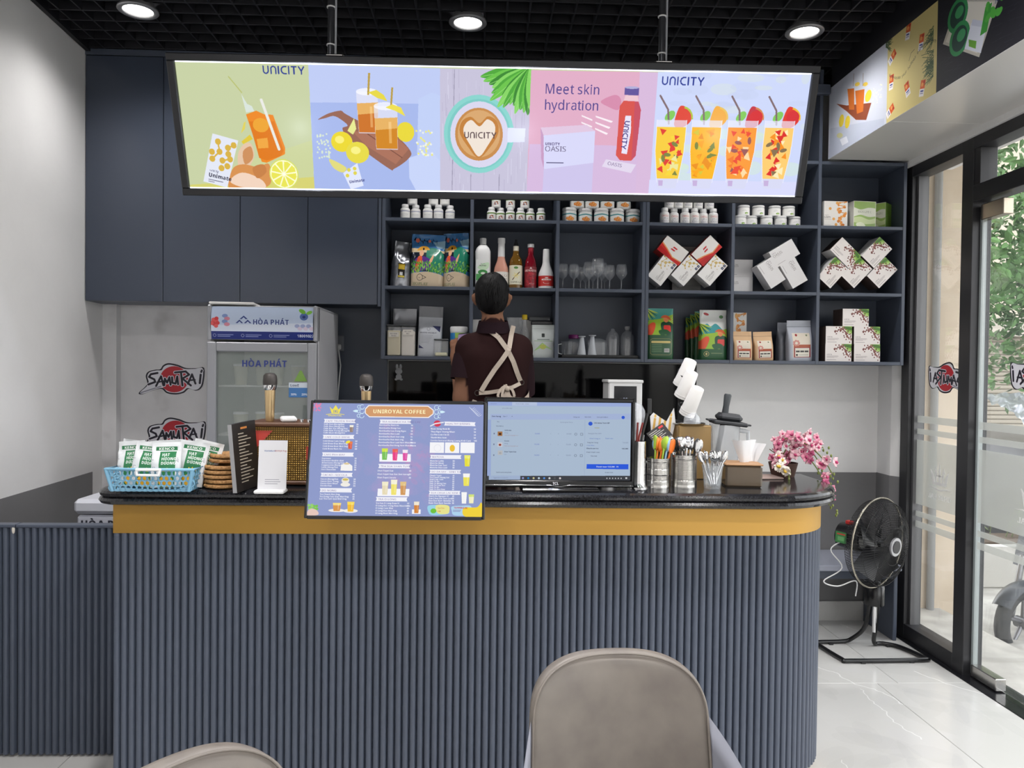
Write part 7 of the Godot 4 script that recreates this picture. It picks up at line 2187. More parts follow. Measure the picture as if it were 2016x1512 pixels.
func coffee_print(white: bool) -> ImageTexture:
	var p := Pic.new(288, 544, rgb(40, 84, 54))
	var top := 0 if not white else 140
	p.rect(0, 0, 288, 260 + top, rgb(208, 210, 206) if white else rgb(70, 150, 140))
	if white: p.blob([Vector2(0, 220), Vector2(70, 150), Vector2(110, 180), Vector2(170, 150), Vector2(240, 220), Vector2(290, 230), Vector2(290, 320), Vector2(0, 320)], rgb(60, 146, 150))
	p.rect(0, 0 if not white else 300, 288, 60, rgb(70, 150, 140) if not white else rgb(96, 150, 80))
	p.poly([Vector2(0, 130 + top), Vector2(150, 110 + top), Vector2(288, 60 + top), Vector2(288, 290 + top), Vector2(0, 290 + top)], rgb(150, 186, 62))
	for k in 7: p.line([Vector2(150, 250 + top), Vector2(288, 80 + top + k * 26)], 4, rgb(206, 206, 110), false)
	for k in 7:
		var a := 0.3 + k * 0.22
		p.blob([Vector2(-10, 10 + top), Vector2(-10, 10 + top) + Vector2.from_angle(a + 0.12) * 70, Vector2(-10, 10 + top) + Vector2.from_angle(a) * 140, Vector2(-10, 10 + top) + Vector2.from_angle(a - 0.12) * 70], [rgb(176, 190, 60), rgb(40, 96, 56)][k % 2])
	p.blob([Vector2(0, 200 + top), Vector2(60, 150 + top), Vector2(90, 180 + top), Vector2(50, 280 + top), Vector2(0, 290 + top)], rgb(222, 90, 60))
	p.blob([Vector2(150, 160 + top), Vector2(230, 140 + top), Vector2(290, 180 + top), Vector2(288, 280 + top), Vector2(170, 270 + top)], rgb(36, 78, 56))
	p.rrect(176, 180 + top, 76, 74, 14, rgb(214, 62, 56))
	p.ell(Vector2(206, 116 + top), 28, 34, rgb(222, 140, 90))
	p.blob([Vector2(150, 100 + top), Vector2(190, 70 + top), Vector2(240, 84 + top), Vector2(262, 130 + top), Vector2(210, 100 + top)], rgb(206, 96, 60))
	p.blob([Vector2(120, 240 + top), Vector2(200, 226 + top), Vector2(240, 262 + top), Vector2(150, 288 + top)], rgb(40, 90, 56))
	p.rect(0, 286 + top, 288, 260, rgb(36, 84, 50))
	if white:
		p.arc(Vector2(60, 480), 26, 0, TAU, 4, rgb(196, 176, 120))
		p.ell(Vector2(60, 480), 10, 14, rgb(196, 176, 120))
		p.rect(110, 470, 120, 4, rgb(150, 160, 110))
		p.ell(Vector2(230, 74), 22, 18, rgb(80, 130, 80))
		p.ell(Vector2(70, 44), 30, 14, rgb(160, 46, 50), 0.3)
	else:
		p.line([Vector2(30, 340), Vector2(50, 326), Vector2(238, 326), Vector2(258, 340), Vector2(258, 480), Vector2(238, 496), Vector2(50, 496), Vector2(30, 480), Vector2(30, 340)], 3, rgb(170, 160, 100))
		p.rrect(40, 348, 208, 24, 6, rgb(206, 186, 116))
		for k in 5: p.rect(44, 388 + k * 18, 110, 4, rgb(120, 150, 110))
		p.rect(180, 428, 56, 40, rgb(214, 210, 206))
		for k in 9: p.rect(184 + k * 5.5, 432, 2.5, 30, rgb(50, 50, 50))
	return p.tex()

# ---------- things standing on the bar ----------
func flat_print(w: float, h: float) -> ArrayMesh:
	var g := G.new()
	g.quad(Vector3(-w / 2, -h / 2, 0), Vector3(w / 2, -h / 2, 0), Vector3(w / 2, h / 2, 0), Vector3(-w / 2, h / 2, 0))
	return g.mesh()

func build_left_bar() -> void:
	var blue := mat(rgb(122, 172, 200), 0.4)
	var b := thing("snack_basket", "pale blue perforated plastic basket of snack bags at the bar end", "basket", Vector3(-0.985, 1.0, -2.355))
	b.scale.x = 0.94
	part(b, "base", span_box(Vector3(-0.115, 0.001, -0.07), Vector3(0.115, 0.005, 0.07), 0.002), blue)
	var lat := G.new()
	var cell := ring(0.0098, 10)
	for row in 4:
		for i in 15:
			lat.xf = Transform3D(Basis.from_euler(Vector3(0.12, 0, 0)), Vector3(-0.119 + i * 0.017 + (0.0085 if row % 2 else 0.0), 0.012 + row * 0.0145, 0.0715 + row * 0.0018))
			lat.tube(cell, 0.0024, 5, true)
			lat.xf.origin.z *= -1.0
			lat.tube(cell, 0.0024, 5, true)
		for i in 8:
			for s in [-1.0, 1.0]:
				lat.xf = Transform3D(Basis.from_euler(Vector3(0, PI / 2, 0)), Vector3(s * (0.119 + row * 0.003), 0.012 + row * 0.0145, -0.06 + i * 0.017))
				lat.tube(cell, 0.0024, 5, true)
	part(b, "lattice_side", lat.mesh(), blue)
	var rim := [Vector3(-0.135, 0.068, 0.082), Vector3(0.135, 0.068, 0.082), Vector3(0.135, 0.068, -0.082), Vector3(-0.135, 0.068, -0.082)]
	part(b, "rim", G.new().tube(rim, 0.0045, 8, true).mesh(), blue)
	for x in [-0.118, 0.118]:
		for z in [-0.07, 0.07]: part(b, "corner_post", G.new().tube([Vector3(x, 0.003, z), Vector3(x * 1.13, 0.068, z * 1.15)], 0.006, 8).mesh(), blue)
	part(b, "handle", G.new().tube([Vector3(-0.036, 0.07, 0.086), Vector3(-0.034, 0.052, 0.088), Vector3(0.034, 0.052, 0.088), Vector3(0.036, 0.07, 0.086)], 0.005, 8).box(Vector3(0, 0.068, 0.086), Vector3(0.08, 0.008, 0.012), 0.003).mesh(), white_plastic, Vector3.ZERO, Vector3.ZERO, "white clip-on handle")
	var p := Pic.new(256, 400, rgb(216, 218, 220))
	p.rect(36, 40, 184, 34, rgb(34, 110, 66))
	p.text("KENCO", 128, 68, 22, rgb(226, 228, 226), sans_bold, 1, 1.3)
	p.rect(76, 84, 140, 316, rgb(38, 116, 70))
	for k in 3: p.text(["HAT", "HUONG", "DUONG"][k], 96, 124 + k * 38, 26, rgb(232, 234, 232), sans_bold, 0, 0.95)
	p.ell(Vector2(118, 130), 3, 3, rgb(232, 234, 232))
	for q in [Vector2(132, 138), Vector2(132, 176)]: p.line([q, q + Vector2(5, -5)], 4, rgb(232, 234, 232))
	p.poly([Vector2(110, 262), Vector2(120, 232), Vector2(136, 254), Vector2(150, 226), Vector2(164, 254), Vector2(184, 232), Vector2(190, 262)], rgb(226, 190, 40))
	p.ell(Vector2(140, 350), 60, 50, rgb(232, 170, 30))
	for k in 14: p.ell(Vector2([30, 236][k % 2] + rng.randf_range(-14, 14), rng.randf_range(90, 390)), 9, 5, rgb(170, 172, 176), rng.randf() * 3)
	var art := printed(p.tex(), 0.35)
	var spots := [[-0.108, -0.02, 0.08, -0.08, "far left"], [-0.085, 0.015, 0.1, 0.08, "left"], [-0.04, 0.035, 0.15, -0.1, "front centre-left"], [0.035, 0.045, 0.16, 0.03, "front centre-right"], [0.085, 0.0, 0.1, -0.16, "right"], [0.108, -0.03, 0.06, -0.25, "far right"], [0.01, -0.03, 0.0, 0.05, "rear middle"]]
	for k in spots.size():
		var s: Array = spots[k]
		solo("seed_bag", "white and green sunflower seed bag in the basket, %s" % s[4], "bag", pouch(0.088, 0.135, 0.026, 0.1, 0.6, 0.004, 30 + k), art, Vector3(-0.985 + s[0] * 0.94, 1.01, -2.355 + s[1]), Vector3(-s[2], 0.1 * (k - 3), s[3]), "sunflower seed bags")
	# woven coasters
	var straw := StandardMaterial3D.new()
	straw.albedo_texture = noise_tex(0.05, [0.0, 0.5, 1.0], [rgb(120, 82, 44), rgb(176, 130, 80), rgb(206, 166, 112)], 256, 41, 3)
	straw.roughness = 0.7
	triplanar(straw, 9.0)
	var wv := G.new()
	for k in 7: wv.tube(ring3(0.057 - k * 0.008, 28, 0.009 - k * 0.0007), 0.0058 - k * 0.0002, 7, true)
	var wr := G.new()
	for k in 2:
		var pts := []
		for i in 72: pts.append(Vector3(cos(TAU * i / 72) * (0.0585 + 0.002 * cos(i * 2.6 + k * 3.1)), 0.0095 + 0.0028 * sin(i * 2.6 + k * 3.1), sin(TAU * i / 72) * (0.0585 + 0.002 * cos(i * 2.6 + k * 3.1))))
		wr.tube(pts, 0.0042, 5, true)
	var wm := wv.mesh()
	var rm := wr.mesh()
	for k in 7:
		var c := thing("woven_tray", "small round woven straw tray, %s of the stack" % ["lowest", "second from bottom", "third from bottom", "fourth from bottom", "fifth from bottom", "second from top", "topmost"][k], "tray", Vector3(-0.803 + sin(k * 2.1) * 0.003 + (0.012 if k > 4 else 0.0), 1.0 + k * 0.0142 + (0.004 if k > 4 else 0.0), -2.39 - (0.02 if k > 4 else 0.0)), k * 0.7, "woven straw trays")
		part(c, "base", wm, straw)
		part(c, "braided_rim", rm, straw)
	# menu book
	var bk := Pic.new(256, 400, rgb(30, 27, 26))
	for k in 16: bk.rect(60, 60 + k * 19, 60 + (k * 37) % 90, 6, rgb(176, 166, 150))
	bk.rect(90, 26, 70, 12, rgb(190, 120, 60))
	var mb := thing("menu_book", "black menu book leaning against the karaoke speaker", "menu", Vector3(-0.722, 1.001, -2.345), 1.28)
	part(mb, "cover", carton(Vector3(0.12, 0.205, 0.014), printed(bk.tex(), 0.4), mat(rgb(26, 24, 24), 0.4), mat(rgb(150, 150, 152), 0.4)), null, Vector3.ZERO, Vector3(-0.06, 0, 0.06))
	# speaker
	var s := thing("karaoke_speaker", "wooden karaoke speaker with gold mesh grille behind the price screen", "speaker", Vector3(-0.56, 1.004, -2.51))
	var wood := mat(rgb(92, 60, 40), 0.5)
	for y in [0.006, 0.189]: part(s, "wood_panel", G.new().box(Vector3(0, y, 0), Vector3(0.39, 0.012, 0.2), 0.003).mesh(), wood)
	for x in [-0.189, 0.189]: part(s, "wood_panel", G.new().box(Vector3(x, 0.0975, 0), Vector3(0.012, 0.171, 0.2), 0.003).mesh(), wood)
	part(s, "grille", span_box(Vector3(-0.183, 0.012, -0.08), Vector3(0.183, 0.183, 0.09)), mat(rgb(104, 78, 30), 0.5, 0.3))
	var dots := G.new()
	for i in 52:
		for j in 24: dots.box(Vector3(-0.178 + i * 0.007, 0.017 + j * 0.007, 0.0912), Vector3(0.004, 0.004, 0.0028), 0.001)
	var dm := part(s, "grille_weave", dots.mesh(), mat(rgb(176, 140, 66), 0.35, 0.6))
	dm.set_meta("kind", "stuff")
	for y in [0.014, 0.182]: part(s, "brass_corner", G.new().box(Vector3(-0.183, y, 0.094), Vector3(0.026, 0.026, 0.016), 0.003).mesh(), mat(rgb(206, 170, 90), 0.25, 0.9))
	part(s, "warning_sticker", G.new().prism(PackedVector2Array([Vector2(-0.168, 0.17), Vector2(-0.165, 0.105), Vector2(-0.105, 0.17)]), 0.0928, 0.0936).mesh(), mat(rgb(190, 66, 56), 0.4))
	var pl := Pic.new(128, 80, rgb(178, 56, 40))
	pl.text("V.I.B", 64, 34, 20, rgb(226, 190, 170), serif_bold, 1)
	pl.text("BOOM", 64, 66, 20, rgb(226, 190, 170), serif_bold, 1)
	part(s, "name_plate", flat_print(0.06, 0.042), printed(pl.tex(), 0.4), Vector3(0.03, 0.1, 0.0942))
	for k in 6: part(s, "knob", G.new().lathe([Vector2(0.006, 0), Vector2(0.006, 0.01), Vector2(0, 0.01)], 12).mesh(), chrome, Vector3(-0.02 + k * 0.022, 0.195, 0.07))
	var mic := thing("microphone", "gold wireless microphone standing on the speaker before the fridge", "microphone", Vector3(-0.689, 1.2, -2.47), 0.0, "gold microphones")
	part(mic, "handle", G.new().lathe([Vector2(0, 0), Vector2(0.0125, 0), Vector2(0.0135, 0.004), Vector2(0.0165, 0.1)], 20).mesh(), mat(rgb(196, 170, 128), 0.3, 0.8))
	part(mic, "collar", G.new().lathe([Vector2(0.0168, 0.1), Vector2(0.02, 0.106), Vector2(0.0215, 0.116)], 20).mesh(), chrome)
	part(mic, "mesh_head", G.new().lathe([Vector2(0.0215, 0.116), Vector2(0.0225, 0.128), Vector2(0.021, 0.146), Vector2(0.014, 0.154), Vector2(0, 0.156)], 20).mesh(), mat(rgb(70, 66, 64), 0.5, 0.6))
	copy(mic, Vector3(-0.385, 1.2, -2.49), "gold wireless microphone rising behind the price screen")
	solo("remote_receiver", "white receiver lying on the speaker beside the microphone", "receiver", G.new().box(Vector3(0, 0.008, 0), Vector3(0.05, 0.016, 0.07), 0.005).mesh(), white_plastic, Vector3(-0.63, 1.2, -2.47), Vector3(0, 0.3, 0))
	# little acrylic stand with a payment card; its code is left blank
	var q := thing("payment_stand", "small white acrylic payment stand in front of the speaker", "stand", Vector3(-0.633, 1.0, -2.284))
	var qp := Pic.new(200, 330, rgb(206, 206, 210))
	qp.text("VietinBank", 40, 76, 11, rgb(80, 100, 150), sans_bold)
	qp.text("VIETQR Pay", 112, 76, 11, rgb(150, 90, 90), sans_bold)
	for k in 3: qp.rect(50, 262 + k * 14, [100, 110, 90][k], 4, rgb(140, 142, 150))
	part(q, "card", carton(Vector3(0.084, 0.146, 0.004), printed(qp.tex(), 0.2), white_plastic), null, Vector3(0.002, 0.009, -0.004), Vector3(-0.1, 0, 0))
	part(q, "foot", G.new().box(Vector3(0, 0.005, 0), Vector3(0.088, 0.01, 0.05), 0.003).mesh(), white_plastic)

func ring3(r: float, seg: int, y: float) -> Array:
	var o := []
	for k in seg: o.append(Vector3(cos(TAU * k / seg) * r, y, sin(TAU * k / seg) * r))
	return o

func spoon(l: float, bowl: float) -> ArrayMesh:
	# handle down, bowl up
	var g := G.new()
	g.tube([Vector3(0, 0, 0), Vector3(0, l * 0.5, 0.001), Vector3(0, l - bowl * 1.6, 0)], [0.0032, 0.0028, 0.0036], 7)
	g.sheet(12, 8, func(u, v):
		var a: float = TAU * u
		var r := sin(PI * v)
		return Vector3(sin(a) * r * bowl * 0.62, l - bowl * 0.9 - cos(PI * v) * bowl, cos(a) * r * bowl * 0.3 + 0.25 * bowl * (1.0 - r)))
	return g.mesh()

func tin(r: float, h: float, bands: Array) -> ArrayMesh:
	var pr := [Vector2(0, 0.002), Vector2(r * 0.97, 0.002), Vector2(r, 0.0), Vector2(r, 0.004), Vector2(r * 0.985, 0.006)]
	var y := 0.01
	while y < h - 0.008:
		var rib := false
		for b in bands: rib = rib or (y > b[0] * h and y < b[1] * h)
		pr.append(Vector2(r * 0.985, y))
		if rib: pr.append_array([Vector2(r * 0.93, y + 0.0018)])
		y += 0.0042
	pr.append_array([Vector2(r * 0.985, h - 0.005), Vector2(r, h - 0.003), Vector2(r, h), Vector2(r * 0.96, h), Vector2(r * 0.96, 0.006)])
	return G.new().lathe(pr, 32).mesh()

func build_right_bar() -> void:
	var tube := thing("utensil_tube", "tall chrome utensil tube squeezed beside the till monitor", "holder", Vector3(0.497, 1.0, -2.43))
	part(tube, "cylinder", G.new().lathe([Vector2(0, 0.003), Vector2(0.03, 0.003), Vector2(0.03, 0), Vector2(0.024, 0.008), Vector2(0.022, 0.02), Vector2(0.022, 0.15), Vector2(0.02, 0.15), Vector2(0.02, 0.02)], 24).mesh(), chrome)
	solo("spatula", "dark spatula sticking out of the chrome tube", "spatula", G.new().tube([Vector3(0.004, 0.02, 0), Vector3(0.012, 0.16, 0), Vector3(0.03, 0.24, 0)], [0.004, 0.004, 0.006], 7).box(Vector3(0.036, 0.262, 0), Vector3(0.014, 0.05, 0.004), 0.002).mesh(), black_plastic, Vector3(0.493, 1.0, -2.43))
	solo("tongs", "steel tongs with a red tip in the chrome tube", "tongs", G.new().tube([Vector3(-0.004, 0.02, 0.006), Vector3(-0.002, 0.16, 0.006), Vector3(0.01, 0.21, 0.006)], 0.0035, 7).tube([Vector3(-0.01, 0.02, 0.006), Vector3(-0.008, 0.16, 0.006), Vector3(-0.006, 0.21, 0.006)], 0.0035, 7).mesh(), mat(rgb(120, 40, 36), 0.4), Vector3(0.497, 1.0, -2.43))
	var dm := thing("dome_cups", "column of clear dome-lidded cups behind the till monitor", "cups", Vector3(0.535, 1.0, -2.68))
	for k in 2: part(dm, "cup", G.new().lathe([Vector2(0.022, k * 0.06), Vector2(0.032, k * 0.06 + 0.15)], 20).mesh(), glass(Color(0.95, 0.97, 1), 0.2, 0.05))
	part(dm, "dome_lid", G.new().lathe([Vector2(0.034, 0.21), Vector2(0.033, 0.235), Vector2(0.022, 0.256), Vector2(0, 0.264)], 20).mesh(), glass(Color(0.95, 0.97, 1), 0.25, 0.05))
	# tins of spoons
	var colors := [rgb(226, 112, 30), rgb(140, 178, 206), rgb(160, 190, 62), rgb(226, 112, 30), rgb(232, 130, 40), rgb(160, 190, 62), rgb(140, 178, 206), rgb(226, 112, 30), rgb(36, 34, 34)]
	var cn := ["orange", "pale blue", "lime green", "orange", "orange", "lime green", "pale blue", "orange", "black"]
	var t1: Vector3 = Vector3(0.566, 1.0, -2.454)
	var t2: Vector3 = Vector3(0.654, 1.0, -2.468)
	var o1 := thing("spoon_tin", "ribbed steel tin holding bright plastic spoons", "tin", t1)
	part(o1, "can", tin(0.0365, 0.094, [[0.2, 0.38], [0.64, 0.84]]), steel)
	var o2 := thing("spoon_tin", "wider closely ribbed steel tin holding metal spoons", "tin", t2)
	part(o2, "can", tin(0.0425, 0.104, [[0.18, 0.86]]), steel)
	var sm := spoon(0.152, 0.024)
	for k in 9:
		var a := TAU * k / 9.0 + 0.4
		solo("plastic_spoon", "%s plastic spoon in the ribbed tin, %s" % [cn[k], NTH[k]], "spoon", sm, mat(colors[k], 0.35), t1 + Vector3(cos(a) * 0.012, 0.006 + 0.004 * (k % 3), sin(a) * 0.012), Vector3(sin(a) * 0.2, a * 1.3, -cos(a) * 0.26), "bright plastic spoons")
	for k in 12:
		var a := TAU * k / 12.0
		solo("metal_spoon", "metal spoon in the wide ribbed tin, %s" % NTH[k], "spoon", sm, mat(rgb(40, 38, 38), 0.3) if k % 4 == 1 else chrome, t2 + Vector3(cos(a) * 0.016, 0.004 + 0.003 * (k % 4), sin(a) * 0.016), Vector3(sin(a) * 0.17, a * 1.7, -cos(a) * 0.24), "spoons in the wide tin")
	var t3: Vector3 = Vector3(0.738, 1.0, -2.429)
	var tg := thing("spoon_tumbler", "cut-glass tumbler crammed with teaspoons", "glass", t3)
	part(tg, "tumbler", G.new().lathe([Vector2(0, 0.003), Vector2(0.027, 0.0), Vector2(0.029, 0.01), Vector2(0.033, 0.06), Vector2(0.038, 0.076), Vector2(0.035, 0.076), Vector2(0.0265, 0.012), Vector2(0, 0.012)], 8).mesh(), glass(Color(0.92, 0.95, 0.97), 0.12, 0.03))
	var tm := spoon(0.11, 0.019)
	for k in 11:
		var a := TAU * k / 11.0 + 0.2
		solo("teaspoon", "small steel teaspoon in the glass tumbler, %s" % NTH[k], "spoon", tm, chrome, t3 + Vector3(cos(a) * 0.01, 0.014, sin(a) * 0.01), Vector3(sin(a) * 0.3, a * 2.1, -cos(a) * 0.34), "teaspoons in the tumbler")
	# blender jug
	var bl := thing("blender_jug", "clear blender jug with black lid and tamper handle", "blender", Vector3(0.85, 1.0, -2.667), -0.1)
	var cg := glass(Color(0.8, 0.82, 0.84), 0.4, 0.06)
	part(bl, "jug", boxy_shell(0.1, 0.1, 0.082, 0.19).mesh(), cg)
	part(bl, "lid", G.new().box(Vector3(-0.008, 0.196, 0), Vector3(0.118, 0.014, 0.105), 0.004).box(Vector3(-0.008, 0.215, 0), Vector3(0.085, 0.03, 0.08), 0.012).box(Vector3(-0.07, 0.2, 0), Vector3(0.03, 0.006, 0.03), 0.002).box(Vector3(0.056, 0.196, 0), Vector3(0.03, 0.006, 0.03), 0.002).mesh(), mat(rgb(40, 42, 46), 0.5), Vector3.ZERO, Vector3(0, 0, -0.1))
	part(bl, "tamper", G.new().lathe([Vector2(0.012, 0.0), Vector2(0.0105, 0.03), Vector2(0.013, 0.068), Vector2(0.01, 0.073), Vector2(0, 0.073)], 16).mesh(), mat(rgb(52, 56, 60), 0.5), Vector3(0.0, 0.226, 0), Vector3(0, 0, -0.14))
	part(bl, "tamper_shaft", G.new().tube([Vector3(-0.004, 0.21, 0), Vector3(-0.03, 0.05, 0)], 0.009, 10).mesh(), mat(rgb(52, 56, 60), 0.5))
	part(bl, "handle", G.new().tube([Vector3(0.05, 0.17, 0), Vector3(0.082, 0.165, 0), Vector3(0.084, 0.06, 0), Vector3(0.048, 0.04, 0)], 0.008, 8).mesh(), cg)
	part(bl, "blade_base", G.new().lathe([Vector2(0.045, 0.0), Vector2(0.045, 0.012), Vector2(0, 0.012)], 20).mesh(), black_plastic)
	# tissue box
	var ts := thing("tissue_box", "smoked plastic tissue box with a wooden top and white tissue", "box", Vector3(0.853, 1.0, -2.5), -0.12)
	part(ts, "case", G.new().box(Vector3(0, 0.035, 0), Vector3(0.118, 0.07, 0.11), 0.006).mesh(), mat(rgb(92, 80, 66), 0.12))
	part(ts, "wood_top", G.new().box(Vector3(0, 0.0735, 0), Vector3(0.122, 0.006, 0.114), 0.002).mesh(), mat(rgb(168, 128, 90), 0.5))
	for k in 2: part(ts, "tissue", G.new().sheet(10, 10, func(u, v): return Vector3((u - 0.5) * lerpf(0.03, 0.085, v) + 0.012 + k * 0.03, 0.076 + v * (0.074 - k * 0.012), 0.018 * sin(u * 5.0 + k * 2.0) * (0.4 + v) - k * 0.025)).mesh(), mat(rgb(216, 216, 218), 0.8))
	# brown cup box, tray, cup rack
	solo("cup_crate", "tall brown metal box behind the spoon tins", "box", G.new().box(Vector3(0, 0.094, 0), Vector3(0.118, 0.188, 0.1), 0.003).mesh(), mat(rgb(146, 118, 74), 0.4, 0.2), Vector3(0.73, 1.0, -2.674), Vector3(0, 0.06, 0))
	solo("round_tray", "thin steel tray lying on top of the brown box", "tray", G.new().lathe([Vector2(0, 0), Vector2(0.052, 0), Vector2(0.058, 0.006), Vector2(0.056, 0.007)], 28).mesh(), steel, Vector3(0.72, 1.1885, -2.66))
	var pc := Pic.new(200, 120, rgb(34, 31, 30))
	for k in 7: pc.rect(16, 18 + k * 14, 90 + (k * 29) % 60, 5, rgb(176, 172, 166))
	pc.rect(130, 10, 50, 16, rgb(190, 40, 40))
	solo("price_card", "black slanted price card in front of the brown box", "card", carton(Vector3(0.085, 0.055, 0.003), printed(pc.tex(), 0.4), black_plastic), null, Vector3(0.62, 1.136, -2.6), Vector3(-0.5, 0.3, 0.5))
	var cr := Pic.new(200, 200, rgb(226, 224, 222))
	for k in 4: cr.rect(30 + k * 40, 80 - (k % 2) * 20, 18, 100, rgb(206, 164, 84))
	for k in 4: cr.ell(Vector2(39 + k * 40, 66 - (k % 2) * 20), 8, 12, rgb(222, 180, 90))
	solo("crown_card", "white birthday crown card with gold candles before the splashback", "card", G.new().prism(PackedVector2Array([Vector2(-0.036, 0), Vector2(0.036, 0), Vector2(0.042, 0.06), Vector2(0.03, 0.11), Vector2(0.01, 0.06), Vector2(-0.012, 0.07), Vector2(-0.04, 0.085), Vector2(-0.05, 0.07)]), 0, 0.003).mesh(), printed(cr.tex(), 0.5), Vector3(0.623, 1.141, -2.66), Vector3(0, 0, -0.12))
	var rk := thing("cup_rack", "black slanted cup rack standing on the brown box", "rack", Vector3(0.71, 1.196, -2.68))
	part(rk, "post", G.new().box(Vector3(-0.005, 0.095, -0.02), Vector3(0.03, 0.19, 0.02), 0.003).mesh(), black_plastic)
	part(rk, "foot", G.new().box(Vector3(0, 0.004, 0), Vector3(0.07, 0.008, 0.06), 0.003).mesh(), black_plastic)
	for k in 3: part(rk, "bracket", G.new().tube(ring3(0.026, 20, 0), 0.003, 6, true).mesh(), black_plastic, Vector3(0.0, 0.055 + k * 0.055, 0.015), Vector3(0.5, 0, -0.3))
	var cup := G.new().lathe([Vector2(0, 0.088), Vector2(0.0185, 0.088), Vector2(0.021, 0.09), Vector2(0.0225, 0.088), Vector2(0.027, 0.0), Vector2(0.028, 0.0), Vector2(0.028, 0.004), Vector2(0.027, 0.004)], 24).mesh()
	for k in 3:
		var c := thing("paper_cup", "upside-down white paper cup stack in the rack, %s" % ["lowest", "middle", "topmost"][k], "cup", [Vector3(0.712, 1.24, -2.64), Vector3(0.696, 1.294, -2.66), Vector3(0.696, 1.335, -2.68)][k], 0.0, "paper cups in the rack")
		c.rotation = Vector3(0.42, 0, -0.26)
		for j in (3 if k == 0 else 2): part(c, "cup", cup, white_card, Vector3(0, -j * 0.008, 0))
	solo("clear_dome", "small clear plastic dome on the steel tray under the cups", "dome", G.new().lathe([Vector2(0.03, 0), Vector2(0.028, 0.02), Vector2(0.015, 0.036), Vector2(0, 0.04)], 20).mesh(), glass(Color(0.95, 0.97, 1), 0.25, 0.05), Vector3(0.722, 1.196, -2.625))
	solo("drip_mat", "pinkish perforated mat at the right rear of the worktop", "mat", G.new().box(Vector3(0, 0.003, 0), Vector3(0.14, 0.006, 0.1), 0.002).mesh(), mat(rgb(150, 130, 122), 0.6), Vector3(0.98, 1.0005, -2.68), Vector3(0, 0.1, 0))
	# hot water machine on the back counter
	var wmc := thing("water_dispenser", "white counter machine with black panel reading 00 before the splashback", "dispenser", Vector3(0.692, 0.8775, -3.82))
	part(wmc, "body", G.new().box(Vector3(0, 0.222, 0), Vector3(0.168, 0.444, 0.18), 0.006).mesh(), white_plastic)
	part(wmc, "top_cap", G.new().box(Vector3(0, 0.448, 0), Vector3(0.178, 0.016, 0.19), 0.004).mesh(), white_plastic)
	var dp := Pic.new(120, 300, rgb(30, 31, 35))
	dp.text("00", 60, 60, 18, rgb(190, 206, 240), sans, 1)
	for k in 5: dp.ell(Vector2(28 + k * 16, 78), 4, 4, rgb(200, 190, 150))
	for k in 2: dp.rect([8, 94][k], 50, 18, 2.5, rgb(150, 150, 156))
	part(wmc, "control_panel", flat_print(0.112, 0.4), printed(dp.tex(), 0.15), Vector3(0, 0.225, 0.0906))
	build_orchid()

func boxy_shell(w: float, d: float, bw: float, h: float) -> G:
	return G.new().sheet(28, 6, func(u, v):
		var a: float = TAU * u - PI
		var k := lerpf(bw / w, 1.0, v)
		return Vector3(signf(sin(a)) * pow(absf(sin(a)), 0.5) * w * 0.5 * k, v * h, signf(cos(a)) * pow(absf(cos(a)), 0.5) * d * 0.5 * k))

